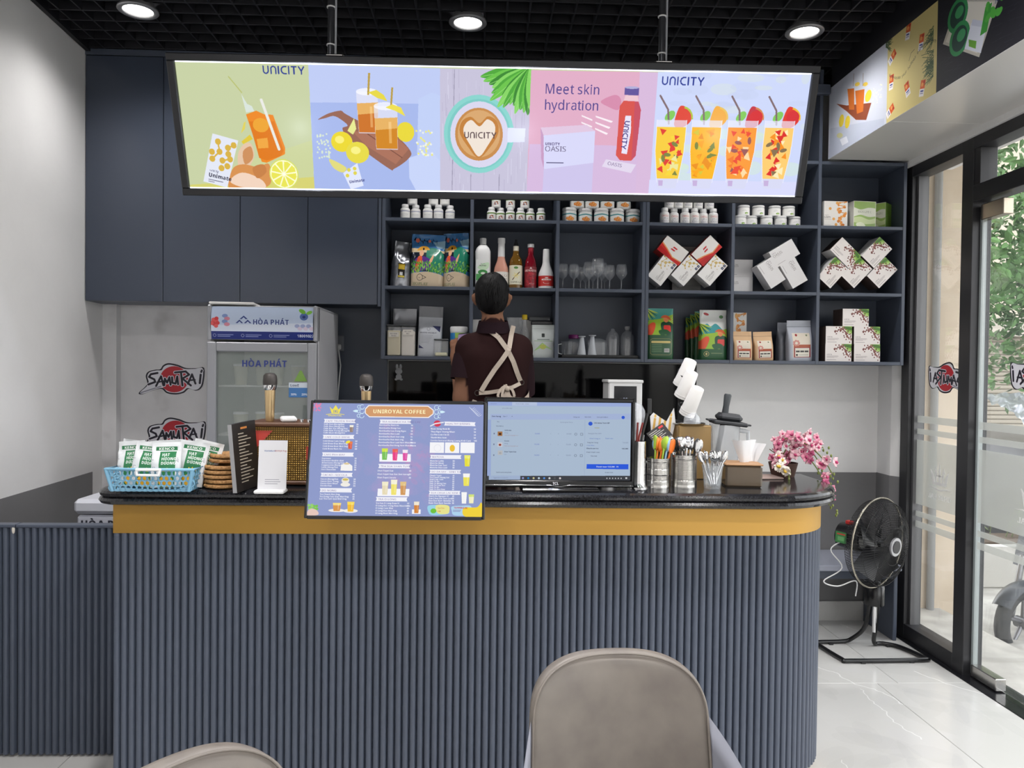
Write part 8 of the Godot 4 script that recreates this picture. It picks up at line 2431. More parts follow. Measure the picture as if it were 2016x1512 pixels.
func build_orchid() -> void:
	var o := thing("orchid_spray", "artificial pink orchid spray drooping over the right end of the bar", "flowers", Vector3(1.085, 1.0, -2.725))
	part(o, "basket", G.new().lathe([Vector2(0, 0), Vector2(0.04, 0), Vector2(0.052, 0.05), Vector2(0.048, 0.05)], 18).mesh(), mat(rgb(74, 50, 40), 0.8))
	var green := mat(rgb(112, 124, 60), 0.6)
	var bloom := {}
	var tones := [[rgb(206, 128, 150), rgb(150, 30, 84)], [rgb(222, 178, 186), rgb(176, 50, 100)], [rgb(226, 216, 204), rgb(206, 170, 60)], [rgb(190, 90, 128), rgb(130, 20, 70)]]
	var petal := G.new()
	for k in 5:
		petal.xf = Transform3D(Basis.from_euler(Vector3(0, 0, TAU * k / 5.0)), Vector3.ZERO)
		var wide := 1.25 if k == 1 or k == 4 else 0.85
		petal.sheet(4, 5, func(u, v):
			var s: float = sin(PI * pow(v, 0.8)) * 0.0088 * wide
			return Vector3((u - 0.5) * 2.0 * s, v * 0.019, 0.004 * v - 0.003 * (2.0 * u - 1.0) * (2.0 * u - 1.0)))
	var pm := petal.mesh()
	var heart := G.new().ball(Vector3(0, -0.002, 0.004), Vector3(0.0045, 0.006, 0.005), 8, 6).mesh()
	var arcs := [[Vector3(-0.02, 0.12, 0.02), Vector3(0.0, 0.17, 0.04), Vector3(0.1, 0.12, 0.07), Vector3(0.145, 0.02, 0.08)], [Vector3(-0.04, 0.1, 0.03), Vector3(-0.05, 0.15, 0.04), Vector3(0.04, 0.16, 0.05), Vector3(0.12, 0.11, 0.06)], [Vector3(0.02, 0.08, 0.03), Vector3(0.06, 0.11, 0.05), Vector3(0.12, 0.03, 0.08), Vector3(0.132, -0.09, 0.09)], [Vector3(-0.03, 0.06, 0.04), Vector3(-0.07, 0.1, 0.05), Vector3(-0.06, 0.05, 0.07), Vector3(-0.03, 0.03, 0.09)], [Vector3(0.0, 0.08, 0.0), Vector3(0.04, 0.15, -0.02), Vector3(0.09, 0.13, 0.0), Vector3(0.125, 0.05, 0.02)]]
	for i in arcs.size():
		var a: Array = arcs[i]
		var pts := [Vector3(0, 0.04, 0)]
		for k in 13: pts.append(a[0].bezier_interpolate(a[1], a[2], a[3], k / 12.0))
		part(o, "stem", G.new().tube(pts, 0.0022, 6).mesh(), green)
		for k in 15:
			var c: Vector3 = a[0].bezier_interpolate(a[1], a[2], a[3], k / 15.0) + Vector3(rng.randfn(), rng.randfn(), absf(rng.randfn())) * 0.013
			var tn: Array = tones[2 if i == 3 and k > 6 else (0 if k % 3 == 0 else 3 if i == 2 and k % 2 else 1)]
			var f := part(o, "blossom", pm, mat(tn[0], 0.6), c, Vector3(rng.randf_range(-0.5, 0.4), rng.randf_range(-0.7, 0.7), rng.randf() * TAU))
			f.scale = Vector3.ONE * rng.randf_range(0.75, 1.15)
			part(f, "heart", heart, mat(tn[1], 0.5))
		for k in 5: part(o, "bud", G.new().ball(Vector3.ZERO, Vector3(0.004, 0.006, 0.004), 8, 6).mesh(), green, a[3] + Vector3(rng.randf_range(-0.005, 0.03), -k * 0.009, rng.randf_range(-0.01, 0.01)))
	for k in 7:
		var a := rng.randf() * TAU
		part(o, "twig", G.new().tube([Vector3(0, 0.03, 0), Vector3(cos(a) * 0.03, 0.08, sin(a) * 0.02 + 0.02), Vector3(cos(a) * 0.06, 0.1, sin(a) * 0.04 + 0.03)], 0.0016, 5).mesh(), mat(rgb(112, 74, 50), 0.7))

# ---------- fridge, freezer, fan, bench, chairs ----------
func build_floor_things() -> void:
	var grey := mat(rgb(150, 151, 156), 0.4, 0.2)
	var f := thing("drinks_fridge", "upright glass-door drinks fridge with a lettered header under the cabinet", "fridge", Vector3(-1.0265, 0, -3.8))
	for x in [-0.242, 0.242]: part(f, "side_wall", span_box(Vector3(x - 0.008, 0.06, -0.25), Vector3(x + 0.008, 1.652, 0.215), 0.004), mat(rgb(176, 176, 180), 0.45))
	part(f, "back_wall", span_box(Vector3(-0.234, 0.06, -0.25), Vector3(0.234, 1.65, -0.235)), white_plastic)
	part(f, "top_panel", span_box(Vector3(-0.25, 1.645, -0.25), Vector3(0.25, 1.66, 0.215), 0.004), grey)
	part(f, "plinth", span_box(Vector3(-0.245, 0.0, -0.24), Vector3(0.245, 0.17, 0.24), 0.004), black_plastic)
	var hp := Pic.new(640, 208, rgb(184, 198, 222))
	hp.poly([Vector2(0, 120), Vector2(640, 100), Vector2(640, 160), Vector2(0, 160)], rgb(206, 214, 230))
	hp.rect(0, 158, 640, 50, rgb(28, 44, 118))
	for k in 12:
		hp.ell(Vector2(24 + cos(k * 2.4) * k * 2.4, 100 + sin(k * 2.4) * k * 2.4), 13, 12, [rgb(206, 50, 56), rgb(222, 84, 84)][k % 2])
	for k in 4: hp.ell(Vector2(86 + k % 2 * 14, 60 + k * 18), 18, 12, [rgb(120, 140, 190), rgb(206, 130, 150)][k % 2])
	hp.ell(Vector2(582, 60), 26, 24, rgb(84, 108, 166))
	hp.ell(Vector2(582, 62), 10, 9, rgb(40, 56, 110))
	hp.ell(Vector2(570, 26), 24, 13, rgb(116, 178, 66), 0.5)
	hp.ell(Vector2(614, 34), 20, 11, rgb(130, 190, 76), -0.4)
	for k in 6: hp.ell(Vector2(540 + k * 18, 120 + (k % 2) * 16), 16, 12, [rgb(150, 160, 200), rgb(206, 190, 210)][k % 2])
	var nb := rgb(34, 52, 122)
	for t in [[Vector2(204, 58), 26.0], [Vector2(178, 84), 24.0], [Vector2(230, 84), 24.0]]:
		var q: Vector2 = t[0]
		hp.poly([q, q + Vector2(t[1], 22), q + Vector2(t[1] * 0.5, 22), q + Vector2(0, 10), q + Vector2(-t[1] * 0.5, 22), q + Vector2(-t[1], 22)], nb)
	hp.text("HÒA PHÁT", 264, 112, 33, nb, sans_bold, 0, 1.0)
	hp.text("18001022", 540, 190, 17, rgb(214, 220, 236), sans_bold)
	for k in 3:
		hp.arc(Vector2(20 + k * 176, 184), 9, 0, TAU, 2.5, rgb(180, 190, 220))
		hp.rect(38 + k * 176, 178, 100, 4, rgb(150, 162, 206))
		hp.rect(38 + k * 176, 188, 80, 4, rgb(150, 162, 206))
	var hd := G.new().sheet(4, 10, func(u, v): return Vector3((u - 0.5) * 0.464, 1.502 + v * 0.15, 0.245 + 0.012 * sin(PI * v)))
	part(f, "header_print", hd.mesh(), printed(hp.tex(), 0.2), Vector3.ZERO, Vector3.ZERO, "pale blue header with navy lettering and berries")
	for s in [-1.0, 1.0]: part(f, "header_cheek", G.new().box(Vector3(s * 0.241, 1.577, 0.225), Vector3(0.018, 0.165, 0.06), 0.005).mesh(), grey)
	part(f, "header_back", span_box(Vector3(-0.235, 1.5, 0.2), Vector3(0.235, 1.652, 0.24)), grey)
	var d := part(f, "door", span_box(Vector3(-0.249, 0.19, 0.22), Vector3(-0.208, 1.488, 0.26), 0.004), grey, Vector3.ZERO, Vector3.ZERO, "framed glass door")
	part(d, "frame_stile", span_box(Vector3(0.208, 0.19, 0.22), Vector3(0.249, 1.488, 0.26), 0.004), grey)
	part(d, "frame_rail", span_box(Vector3(-0.208, 1.445, 0.22), Vector3(0.208, 1.488, 0.26), 0.004), grey)
	part(d, "frame_rail", span_box(Vector3(-0.208, 0.19, 0.22), Vector3(0.208, 0.24, 0.26), 0.004), grey)
	part(d, "glass_pane", span_box(Vector3(-0.21, 0.238, 0.236), Vector3(0.21, 1.447, 0.242)), glass(Color(0.6, 0.64, 0.62), 0.3, 0.02))
	for y in [0.45, 0.78, 1.05, 1.28]: part(f, "wire_shelf", span_box(Vector3(-0.232, y, -0.22), Vector3(0.232, y + 0.008, 0.18), 0.002), white_plastic)
	var ln := Pic.new(200, 150, rgb(206, 214, 224))
	ln.rect(0, 52, 200, 98, rgb(58, 116, 178))
	ln.text("LowE", 16, 40, 26, rgb(70, 80, 110), sans_bold)
	ln.text("30%", 20, 130, 22, rgb(226, 232, 240), sans_bold)
	ln.text("20%", 130, 130, 22, rgb(226, 232, 240), sans_bold)
	part(d, "energy_sticker", flat_print(0.09, 0.068), printed(ln.tex(), 0.3), Vector3(-0.861, 1.271, -3.557) - Vector3(-1.0265, 0, -3.8))
	part(d, "triangle_sticker", G.new().prism(PackedVector2Array([Vector2(-0.03, 0), Vector2(0.03, 0), Vector2(0.004, 0.05), Vector2(-0.004, 0.05)]), 0, 0.0006).mesh(), mat(rgb(120, 160, 70), 0.4), Vector3(-0.852, 1.311, -3.557) - Vector3(-1.0265, 0, -3.8))
	var tm := TextMesh.new()
	tm.font = sans_bold
	tm.text = "HÒA PHÁT"
	tm.font_size = 24
	tm.pixel_size = 0.00175
	tm.depth = 0.0006
	part(d, "lettering", tm, mat(rgb(40, 56, 130), 0.4), Vector3(-1.02, 1.391, -3.557) - Vector3(-1.0265, 0, -3.8))
	for k in 7:
		var c := thing("chilled_cup", "pale lidded cup on a fridge shelf, %s" % NTH[k], "cup", Vector3(-1.17 + (k % 4) * 0.085, [1.289, 1.059][k / 4], -3.7 - (k % 2) * 0.06), 0.0, "cups inside the fridge")
		part(c, "cup", G.new().lathe([Vector2(0, 0), Vector2(0.026, 0), Vector2(0.034, 0.09)], 16).mesh(), mat(rgb(196, 190, 172), 0.5))
		part(c, "lid", G.new().lathe([Vector2(0.036, 0.09), Vector2(0.035, 0.1), Vector2(0, 0.102)], 16).mesh(), white_plastic)
	solo("paper_sheet", "white board lying on top of the fridge under the cabinet", "board", G.new().box(Vector3.ZERO, Vector3(0.2, 0.012, 0.16), 0.003).mesh(), white_card, Vector3(-1.18, 1.668, -3.64), Vector3(0, 0.1, 0))
	# chest freezer behind the gate
	var z := thing("chest_freezer", "pale grey chest freezer with lettering behind the low gate", "freezer", Vector3(-1.32, 0, -3.27))
	part(z, "tank", span_box(Vector3(-0.262, 0.0, -0.26), Vector3(0.25, 0.79, 0.26), 0.01), mat(rgb(186, 188, 198), 0.35))
	part(z, "lid", span_box(Vector3(-0.27, 0.795, -0.27), Vector3(0.26, 0.853, 0.272), 0.014), mat(rgb(196, 198, 206), 0.3))
	var ft := TextMesh.new()
	ft.font = sans_bold
	ft.text = "HÒA PHÁT"
	ft.font_size = 24
	ft.pixel_size = 0.0018
	ft.depth = 0.002
	part(z, "lettering", ft, mat(rgb(44, 46, 56), 0.4), Vector3(-0.14, 0.755, 0.2605))
	# socket and plug by the fridge
	var sk := thing("wall_socket", "white wall socket with a plug and cable right of the fridge", "socket", Vector3(-0.787, 1.509, -4.14))
	part(sk, "plate", G.new().box(Vector3.ZERO, Vector3(0.05, 0.085, 0.014), 0.004).mesh(), mat(rgb(120, 122, 130), 0.4))
	part(sk, "plug", G.new().box(Vector3(0, -0.02, 0.018), Vector3(0.026, 0.03, 0.024), 0.006).mesh(), white_plastic)
	part(sk, "cable", G.new().tube([Vector3(0, -0.034, 0.02), Vector3(0.012, -0.12, 0.024), Vector3(0.0, -0.25, 0.02), Vector3(-0.01, -0.42, 0.01)], 0.004, 7).mesh(), white_plastic)
	# bench
	var b := thing("wall_bench", "grey wall bench partly hidden behind the bar and fan", "bench", Vector3(1.67, 0, -3.98))
	part(b, "seat_board", span_box(Vector3(-0.47, 0.37, -0.17), Vector3(0.47, 0.4, 0.18), 0.004), mat(rgb(152, 156, 170), 0.4))
	part(b, "end_panel", span_box(Vector3(0.45, 0.0, -0.17), Vector3(0.47, 0.368, 0.14), 0.003), navy)
	part(b, "apron_board", span_box(Vector3(-0.47, 0.32, 0.12), Vector3(0.448, 0.368, 0.14), 0.003), navy)
	build_fan()
	build_chairs()

func build_fan() -> void:
	var o := thing("floor_fan", "black floor fan with a wire cage and looped tube base by the door", "fan", Vector3(1.93, 0, -3.66))
	var bk := mat(rgb(22, 22, 24), 0.25)
	var base := [Vector3(0.03, 0.55, -0.03), Vector3(0.03, 0.3, -0.03), Vector3(0.035, 0.12, -0.06), Vector3(0.05, 0.02, -0.1), Vector3(0.1, 0.012, -0.11), Vector3(0.16, 0.012, -0.06), Vector3(0.2, 0.012, 0.08), Vector3(0.17, 0.012, 0.11), Vector3(-0.18, 0.012, 0.12), Vector3(-0.21, 0.012, 0.1), Vector3(-0.24, 0.012, -0.1), Vector3(-0.22, 0.012, -0.13), Vector3(-0.1, 0.012, -0.14), Vector3(-0.05, 0.03, -0.13), Vector3(-0.01, 0.12, -0.07), Vector3(-0.005, 0.3, -0.03)]
	part(o, "tube_base", G.new().tube(smooth(base, 5), 0.0105, 10).mesh(), bk)
	for q in [Vector3(-0.12, 0.004, 0.12), Vector3(0.12, 0.004, 0.11), Vector3(-0.16, 0.004, -0.13), Vector3(0.12, 0.004, -0.1)]: part(o, "rubber_foot", G.new().box(q, Vector3(0.022, 0.008, 0.026), 0.002).mesh(), black_plastic)
	part(o, "column", G.new().lathe([Vector2(0.0, 0.235), Vector2(0.044, 0.235), Vector2(0.046, 0.24), Vector2(0.046, 0.33), Vector2(0.03, 0.345), Vector2(0.016, 0.36), Vector2(0.016, 0.5)], 20).mesh(), bk, Vector3(0.01, 0, -0.03))
	part(o, "chrome_pole", G.new().tube([Vector3(0.01, 0.1, -0.025), Vector3(0.01, 0.236, -0.028)], 0.011, 14).mesh(), chrome)
	var hd := Node3D.new()
	hd.name = "fan_head"
	o.add_child(hd)
	hd.position = Vector3(-0.022, 0.56, 0.05)
	hd.rotation = Vector3(0.04, 0.56, 0)
	part(hd, "motor", G.new().tube([Vector3(0, 0, -0.2), Vector3(0, 0, -0.19), Vector3(0, 0, -0.1), Vector3(0, 0, -0.07)], [0.045, 0.062, 0.066, 0.045], 20).mesh(), bk)
	var gl := Pic.new(64, 64, rgb(70, 130, 76))
	gl.rect(8, 10, 48, 8, rgb(206, 70, 60))
	gl.rect(14, 28, 36, 24, rgb(110, 170, 110))
	part(hd, "rating_label", flat_print(0.06, 0.055), printed(gl.tex(), 0.4), Vector3(-0.0685, 0, -0.15), Vector3(0, -PI / 2, 0))
	part(hd, "switch", G.new().box(Vector3(0, 0.068, -0.15), Vector3(0.03, 0.018, 0.03), 0.003).mesh(), mat(rgb(190, 50, 46), 0.4))
	var wires := G.new()
	for k in 96:
		var a := TAU * k / 96.0
		var d := Vector3(cos(a), sin(a), 0)
		var e := Vector3(cos(a + 0.16), sin(a + 0.16), 0)
		wires.tube([d * 0.034 + Vector3(0, 0, 0.085), e * 0.13 + Vector3(0, 0, 0.078), e * 0.2 + Vector3(0, 0, 0.045), e * 0.216], 0.0012, 4, false, false)
		wires.tube([e * 0.216, e * 0.2 + Vector3(0, 0, -0.045), e * 0.12 + Vector3(0, 0, -0.07), e * 0.05 + Vector3(0, 0, -0.075)], 0.0012, 4, false, false)
	for r in [[0.09, 0.084], [0.15, 0.072], [0.2, 0.046], [0.2, -0.046], [0.13, -0.069]]:
		var q := []
		for w in ring(r[0], 40): q.append(w + Vector3(0, 0, r[1]))
		wires.tube(q, 0.0011, 4, true)
	part(hd, "wire_cage", wires.mesh(), mat(rgb(20, 20, 22), 0.3))
	part(hd, "cage_rim", G.new().tube(ring(0.218, 48), 0.005, 8, true).mesh(), mat(rgb(176, 170, 156), 0.25, 0.9))
	var bd := G.new()
	bd.sheet(6, 8, func(u, v): return Vector3((u - 0.5) * lerpf(0.045, 0.13, v) + 0.03 * v, 0.03 + v * 0.155, (u - 0.5) * -0.055 + 0.012 * v))
	var bm := bd.mesh()
	for k in 5: part(hd, "blade", bm, mat(rgb(30, 31, 34), 0.3), Vector3.ZERO, Vector3(0, 0, TAU * k / 5.0))
	part(hd, "badge", G.new().tube([Vector3(0, 0, 0.084), Vector3(0, 0, 0.094)], 0.044, 24).mesh(), mat(rgb(206, 206, 210), 0.3, 0.6))
	part(hd, "badge_centre", G.new().tube([Vector3(0, 0, 0.094), Vector3(0, 0, 0.097)], 0.03, 24).mesh(), mat(rgb(50, 50, 54), 0.3))
	part(o, "power_cable", G.new().tube(smooth([Vector3(-0.13, 0.55, -0.06), Vector3(-0.2, 0.5, -0.06), Vector3(-0.16, 0.42, -0.02), Vector3(-0.26, 0.36, 0.0), Vector3(-0.2, 0.34, 0.02), Vector3(-0.1, 0.36, 0.0), Vector3(-0.09, 0.28, -0.02)], 6), 0.0032, 6).mesh(), white_plastic)

func build_chairs() -> void:
	var hide := StandardMaterial3D.new()
	hide.albedo_texture = noise_tex(0.012, [0.0, 0.5, 1.0], [rgb(98, 91, 86), rgb(111, 104, 97), rgb(121, 114, 106)], 512, 51)
	hide.roughness = 0.42
	triplanar(hide, 1.6)
	var cloth := mat(rgb(128, 130, 140), 0.9)
	var c := thing("upholstered_chair", "taupe leather tub chair in the foreground before the bar", "chair", Vector3(0.288, 0, -1.6), 0.06, "taupe tub chairs")
	# outline: straight sides under a round top
	var wide := func(v: float) -> float:
		var y: float = v * 0.36
		var t: float = clampf((y - 0.23) / 0.13, 0.0, 1.0)
		return (0.186 + 0.012 * (1.0 - v)) * pow(1.0 - pow(t, 3.0), 0.33)
	part(c, "back_cushion", G.new().sheet(44, 34, func(u, s):
		var a: float = TAU * u
		var v: float = 1.0 - pow(1.0 - s, 2.0)
		var w: float = wide.call(v)
		var x: float = sin(a) * w
		var fat: float = 0.034 * sqrt(maxf(0.0, 1.0 - pow(v, 14.0)))
		return Vector3(x, 0.405 + v * 0.36, signf(cos(a)) * pow(absf(cos(a)), 0.45) * fat - 0.05 * v + 1.5 * x * x)).mesh(), hide)
	var pipe := []
	for k in 61:
		var t := k / 60.0
		var side := -1.0 if t < 0.5 else 1.0
		var v := 1.0 - absf(t - 0.5) * 2.0
		v = 1.0 - pow(1.0 - v, 2.6)
		var w: float = wide.call(v) * 0.97
		pipe.append(Vector3(side * w, 0.405 + v * 0.36 - 0.002, 0.026 - 0.05 * v + 1.5 * w * w))
	part(c, "piping", G.new().tube(pipe, 0.003, 6).mesh(), hide)
	for s in [-1.0, 1.0]:
		part(c, "arm_shell", G.new().sheet(16, 10, func(u, v):
			var a: float = u * 1.45
			var rise: float = 0.3 - 0.09 * u - 0.1 * u * u
			var o: float = 0.01 if v > 0.5 else 0.0
			var hh: float = v * 2.0 if v < 0.5 else (1.0 - v) * 2.0
			return Vector3(s * (0.165 + 0.06 * sin(a) + o + 0.014 * hh), 0.36 + hh * rise, 0.0 + 0.3 * u + 0.02 * sin(a))).mesh(), cloth)
	part(c, "seat", G.new().box(Vector3(0, 0.42, 0.22), Vector3(0.42, 0.09, 0.42), 0.04).mesh(), hide)
	for x in [-0.18, 0.18]:
		for z in [0.04, 0.38]: part(c, "leg", G.new().tube([Vector3(x * 0.85, 0.38, z), Vector3(x * 1.15, 0.0, z * 1.1 - 0.02)], [0.017, 0.011], 10).mesh(), black_plastic)
	var c2 := copy(c, Vector3(-0.455, 0, -1.145), "taupe leather tub chair cut off at the bottom left")
	c2.rotation.y = 0.95
	c2.set_meta("group", "taupe tub chairs")

# ---------- the barista, seen from behind ----------
# distance to a tapered rod a-b
func rod(p: Vector3, a: Vector3, b: Vector3, ra: float, rb: float) -> float:
	var ab := b - a
	var t := clampf((p - a).dot(ab) / maxf(ab.length_squared(), 1e-9), 0.0, 1.0)
	return (p - a - ab * t).length() - lerpf(ra, rb, t)

func field(bones: Array, p: Vector3, k: float) -> float:
	var d := 9.0
	for b in bones:
		var e := rod(p, b[0], b[1], b[2], b[3])
		if e < d + k * 2.0:
			var h := clampf(0.5 + 0.5 * (d - e) / k, 0.0, 1.0)
			d = lerpf(d, e, h) - k * h * (1.0 - h)
	return d

# one skin over all the rods (surface nets), coloured by the nearest rod
func skin(g: G, bones: Array, cell: float, k: float) -> void:
	var lo := Vector3.ONE * 99
	var hi := -lo
	for b in bones:
		for i in 2:
			var m: float = maxf(b[2], b[3]) + cell * 3.0
			lo = lo.min(b[i] - Vector3.ONE * m); hi = hi.max(b[i] + Vector3.ONE * m)
	var n := Vector3i(((hi - lo) / cell).ceil()) + Vector3i.ONE
	var f := PackedFloat32Array()
	f.resize(n.x * n.y * n.z)
	f.fill(9.0)
	var own := PackedInt32Array()
	own.resize(f.size())
	var best := PackedFloat32Array()
	best.resize(f.size())
	best.fill(9.0)
	for q in bones.size():
		var b: Array = bones[q]
		var m: float = maxf(b[2], b[3]) + cell * 2.0 + k
		var i0 := Vector3i((((b[0] as Vector3).min(b[1]) - Vector3.ONE * m - lo) / cell).floor()).clamp(Vector3i.ZERO, n - Vector3i.ONE)
		var i1 := Vector3i((((b[0] as Vector3).max(b[1]) + Vector3.ONE * m - lo) / cell).ceil()).clamp(Vector3i.ZERO, n - Vector3i.ONE)
		for z in range(i0.z, i1.z + 1):
			for y in range(i0.y, i1.y + 1):
				for x in range(i0.x, i1.x + 1):
					var at := x + n.x * (y + n.y * z)
					var e := rod(lo + Vector3(x, y, z) * cell, b[0], b[1], b[2], b[3])
					if e < best[at]:
						best[at] = e
						own[at] = q
					var d := f[at]
					var h := clampf(0.5 + 0.5 * (d - e) / k, 0.0, 1.0)
					f[at] = lerpf(d, e, h) - k * h * (1.0 - h)
	var vert := {}
	var corner := [0, 1, n.x, n.x + 1, n.x * n.y, n.x * n.y + 1, n.x * n.y + n.x, n.x * n.y + n.x + 1]
	for z in n.z - 1:
		for y in n.y - 1:
			for x in n.x - 1:
				var at := x + n.x * (y + n.y * z)
				var inside := 0
				for o in corner:
					if f[at + o] < 0.0: inside += 1
				if inside == 0 or inside == 8: continue
				var sum := Vector3.ZERO
				var cnt := 0
				for i in 8:
					for bit in 3:
						var j := i | (1 << bit)
						if j == i: continue
						var fa := f[at + corner[i]]
						var fb := f[at + corner[j]]
						if (fa < 0.0) == (fb < 0.0): continue
						var pa := Vector3(i & 1, (i >> 1) & 1, i >> 2)
						var pb := Vector3(j & 1, (j >> 1) & 1, j >> 2)
						sum += pa.lerp(pb, fa / (fa - fb))
						cnt += 1
				var gr := Vector3(f[at + 1] - f[at], f[at + n.x] - f[at], f[at + n.x * n.y] - f[at]) + Vector3(f[at + corner[7]] - f[at + corner[6]], f[at + corner[7]] - f[at + corner[5]], f[at + corner[7]] - f[at + corner[3]])
				vert[at] = [lo + (Vector3(x, y, z) + sum / cnt) * cell, gr.normalized(), bones[own[at]][4]]
	var step := [1, n.x, n.x * n.y]
	for at in vert:
		for ax in 3:
			var s: int = step[ax]
			var t: int = step[(ax + 1) % 3]
			var w: int = step[(ax + 2) % 3]
			if (f[at] < 0.0) == (f[at + s] < 0.0): continue
			if not (vert.has(at - t) and vert.has(at - w) and vert.has(at - t - w)): continue
			var q := [vert[at], vert[at - t], vert[at - t - w], vert[at - w]]
			for tr in [[0, 1, 2], [0, 2, 3]]:
				var a: Array = q[tr[0]]
				var b: Array = q[tr[1]]
				var c: Array = q[tr[2]]
				if (b[0] - a[0]).cross(c[0] - a[0]).dot(a[1] + b[1] + c[1]) > 0.0:
					var sw := b
					b = c
					c = sw
				for p in [a, b, c]:
					g.v.append(p[0]); g.n.append(p[1]); g.t.append(Vector2.ZERO); g.col.append(p[2])

func finger(out: Array, base: Vector3, d: Vector3, curl: Vector3, l: float, r: float, c: Color) -> void:
	var a := base + d * l * 0.45
	var b := a + (d * 0.55 + curl * 0.6).normalized() * l * 0.32
	var e := b + (d * 0.1 + curl).normalized() * l * 0.25
	out.append([base, a, r, r * 0.95, c])
	out.append([a, b, r * 0.95, r * 0.88, c])
	out.append([b, e, r * 0.88, r * 0.75, c])

# point on the back of the figure under (x, y), lifted by off
func on_back(bones: Array, x: float, y: float, off: float) -> Vector3:
	var z := 0.3
	for i in 40:
		var d := field(bones, Vector3(x, y, z), 0.03)
		if d < 0.002 or z < -0.02: break
		z -= maxf(d * 0.8, 0.001)
	return Vector3(x, y, z + off)

func smooth(pts: Array, n: int) -> Array:
	var out := []
	for i in pts.size() - 1:
		for k in n: out.append(pts[i].cubic_interpolate(pts[i + 1], pts[maxi(i - 1, 0)], pts[mini(i + 2, pts.size() - 1)], float(k) / n))
	out.append(pts[-1])
	return out

func ribbon(g: G, pts: Array, wd: float) -> void:
	var c := Curve3D.new()
	for i in pts.size():
		var t: Vector3 = (pts[mini(i + 1, pts.size() - 1)] - pts[maxi(i - 1, 0)]) * 0.16
		c.add_point(pts[i], -t, t)
	var m := c.get_baked_length()
	var k := maxi(6, int(m / 0.012))
	for i in k:
		var a := c.sample_baked(m * i / k)
		var b := c.sample_baked(m * (i + 1) / k)
		var s := (b - a).cross(Vector3(0, 0, 1)).normalized() * wd * 0.5
		var th := Vector3(0, 0, 0.0025)
		g.quad(a - s + th, a + s + th, b + s + th, b - s + th)
		g.quad(a + s + th, a + s - th, b + s - th, b + s + th)
		g.quad(a - s - th, a - s + th, b - s + th, b - s - th)

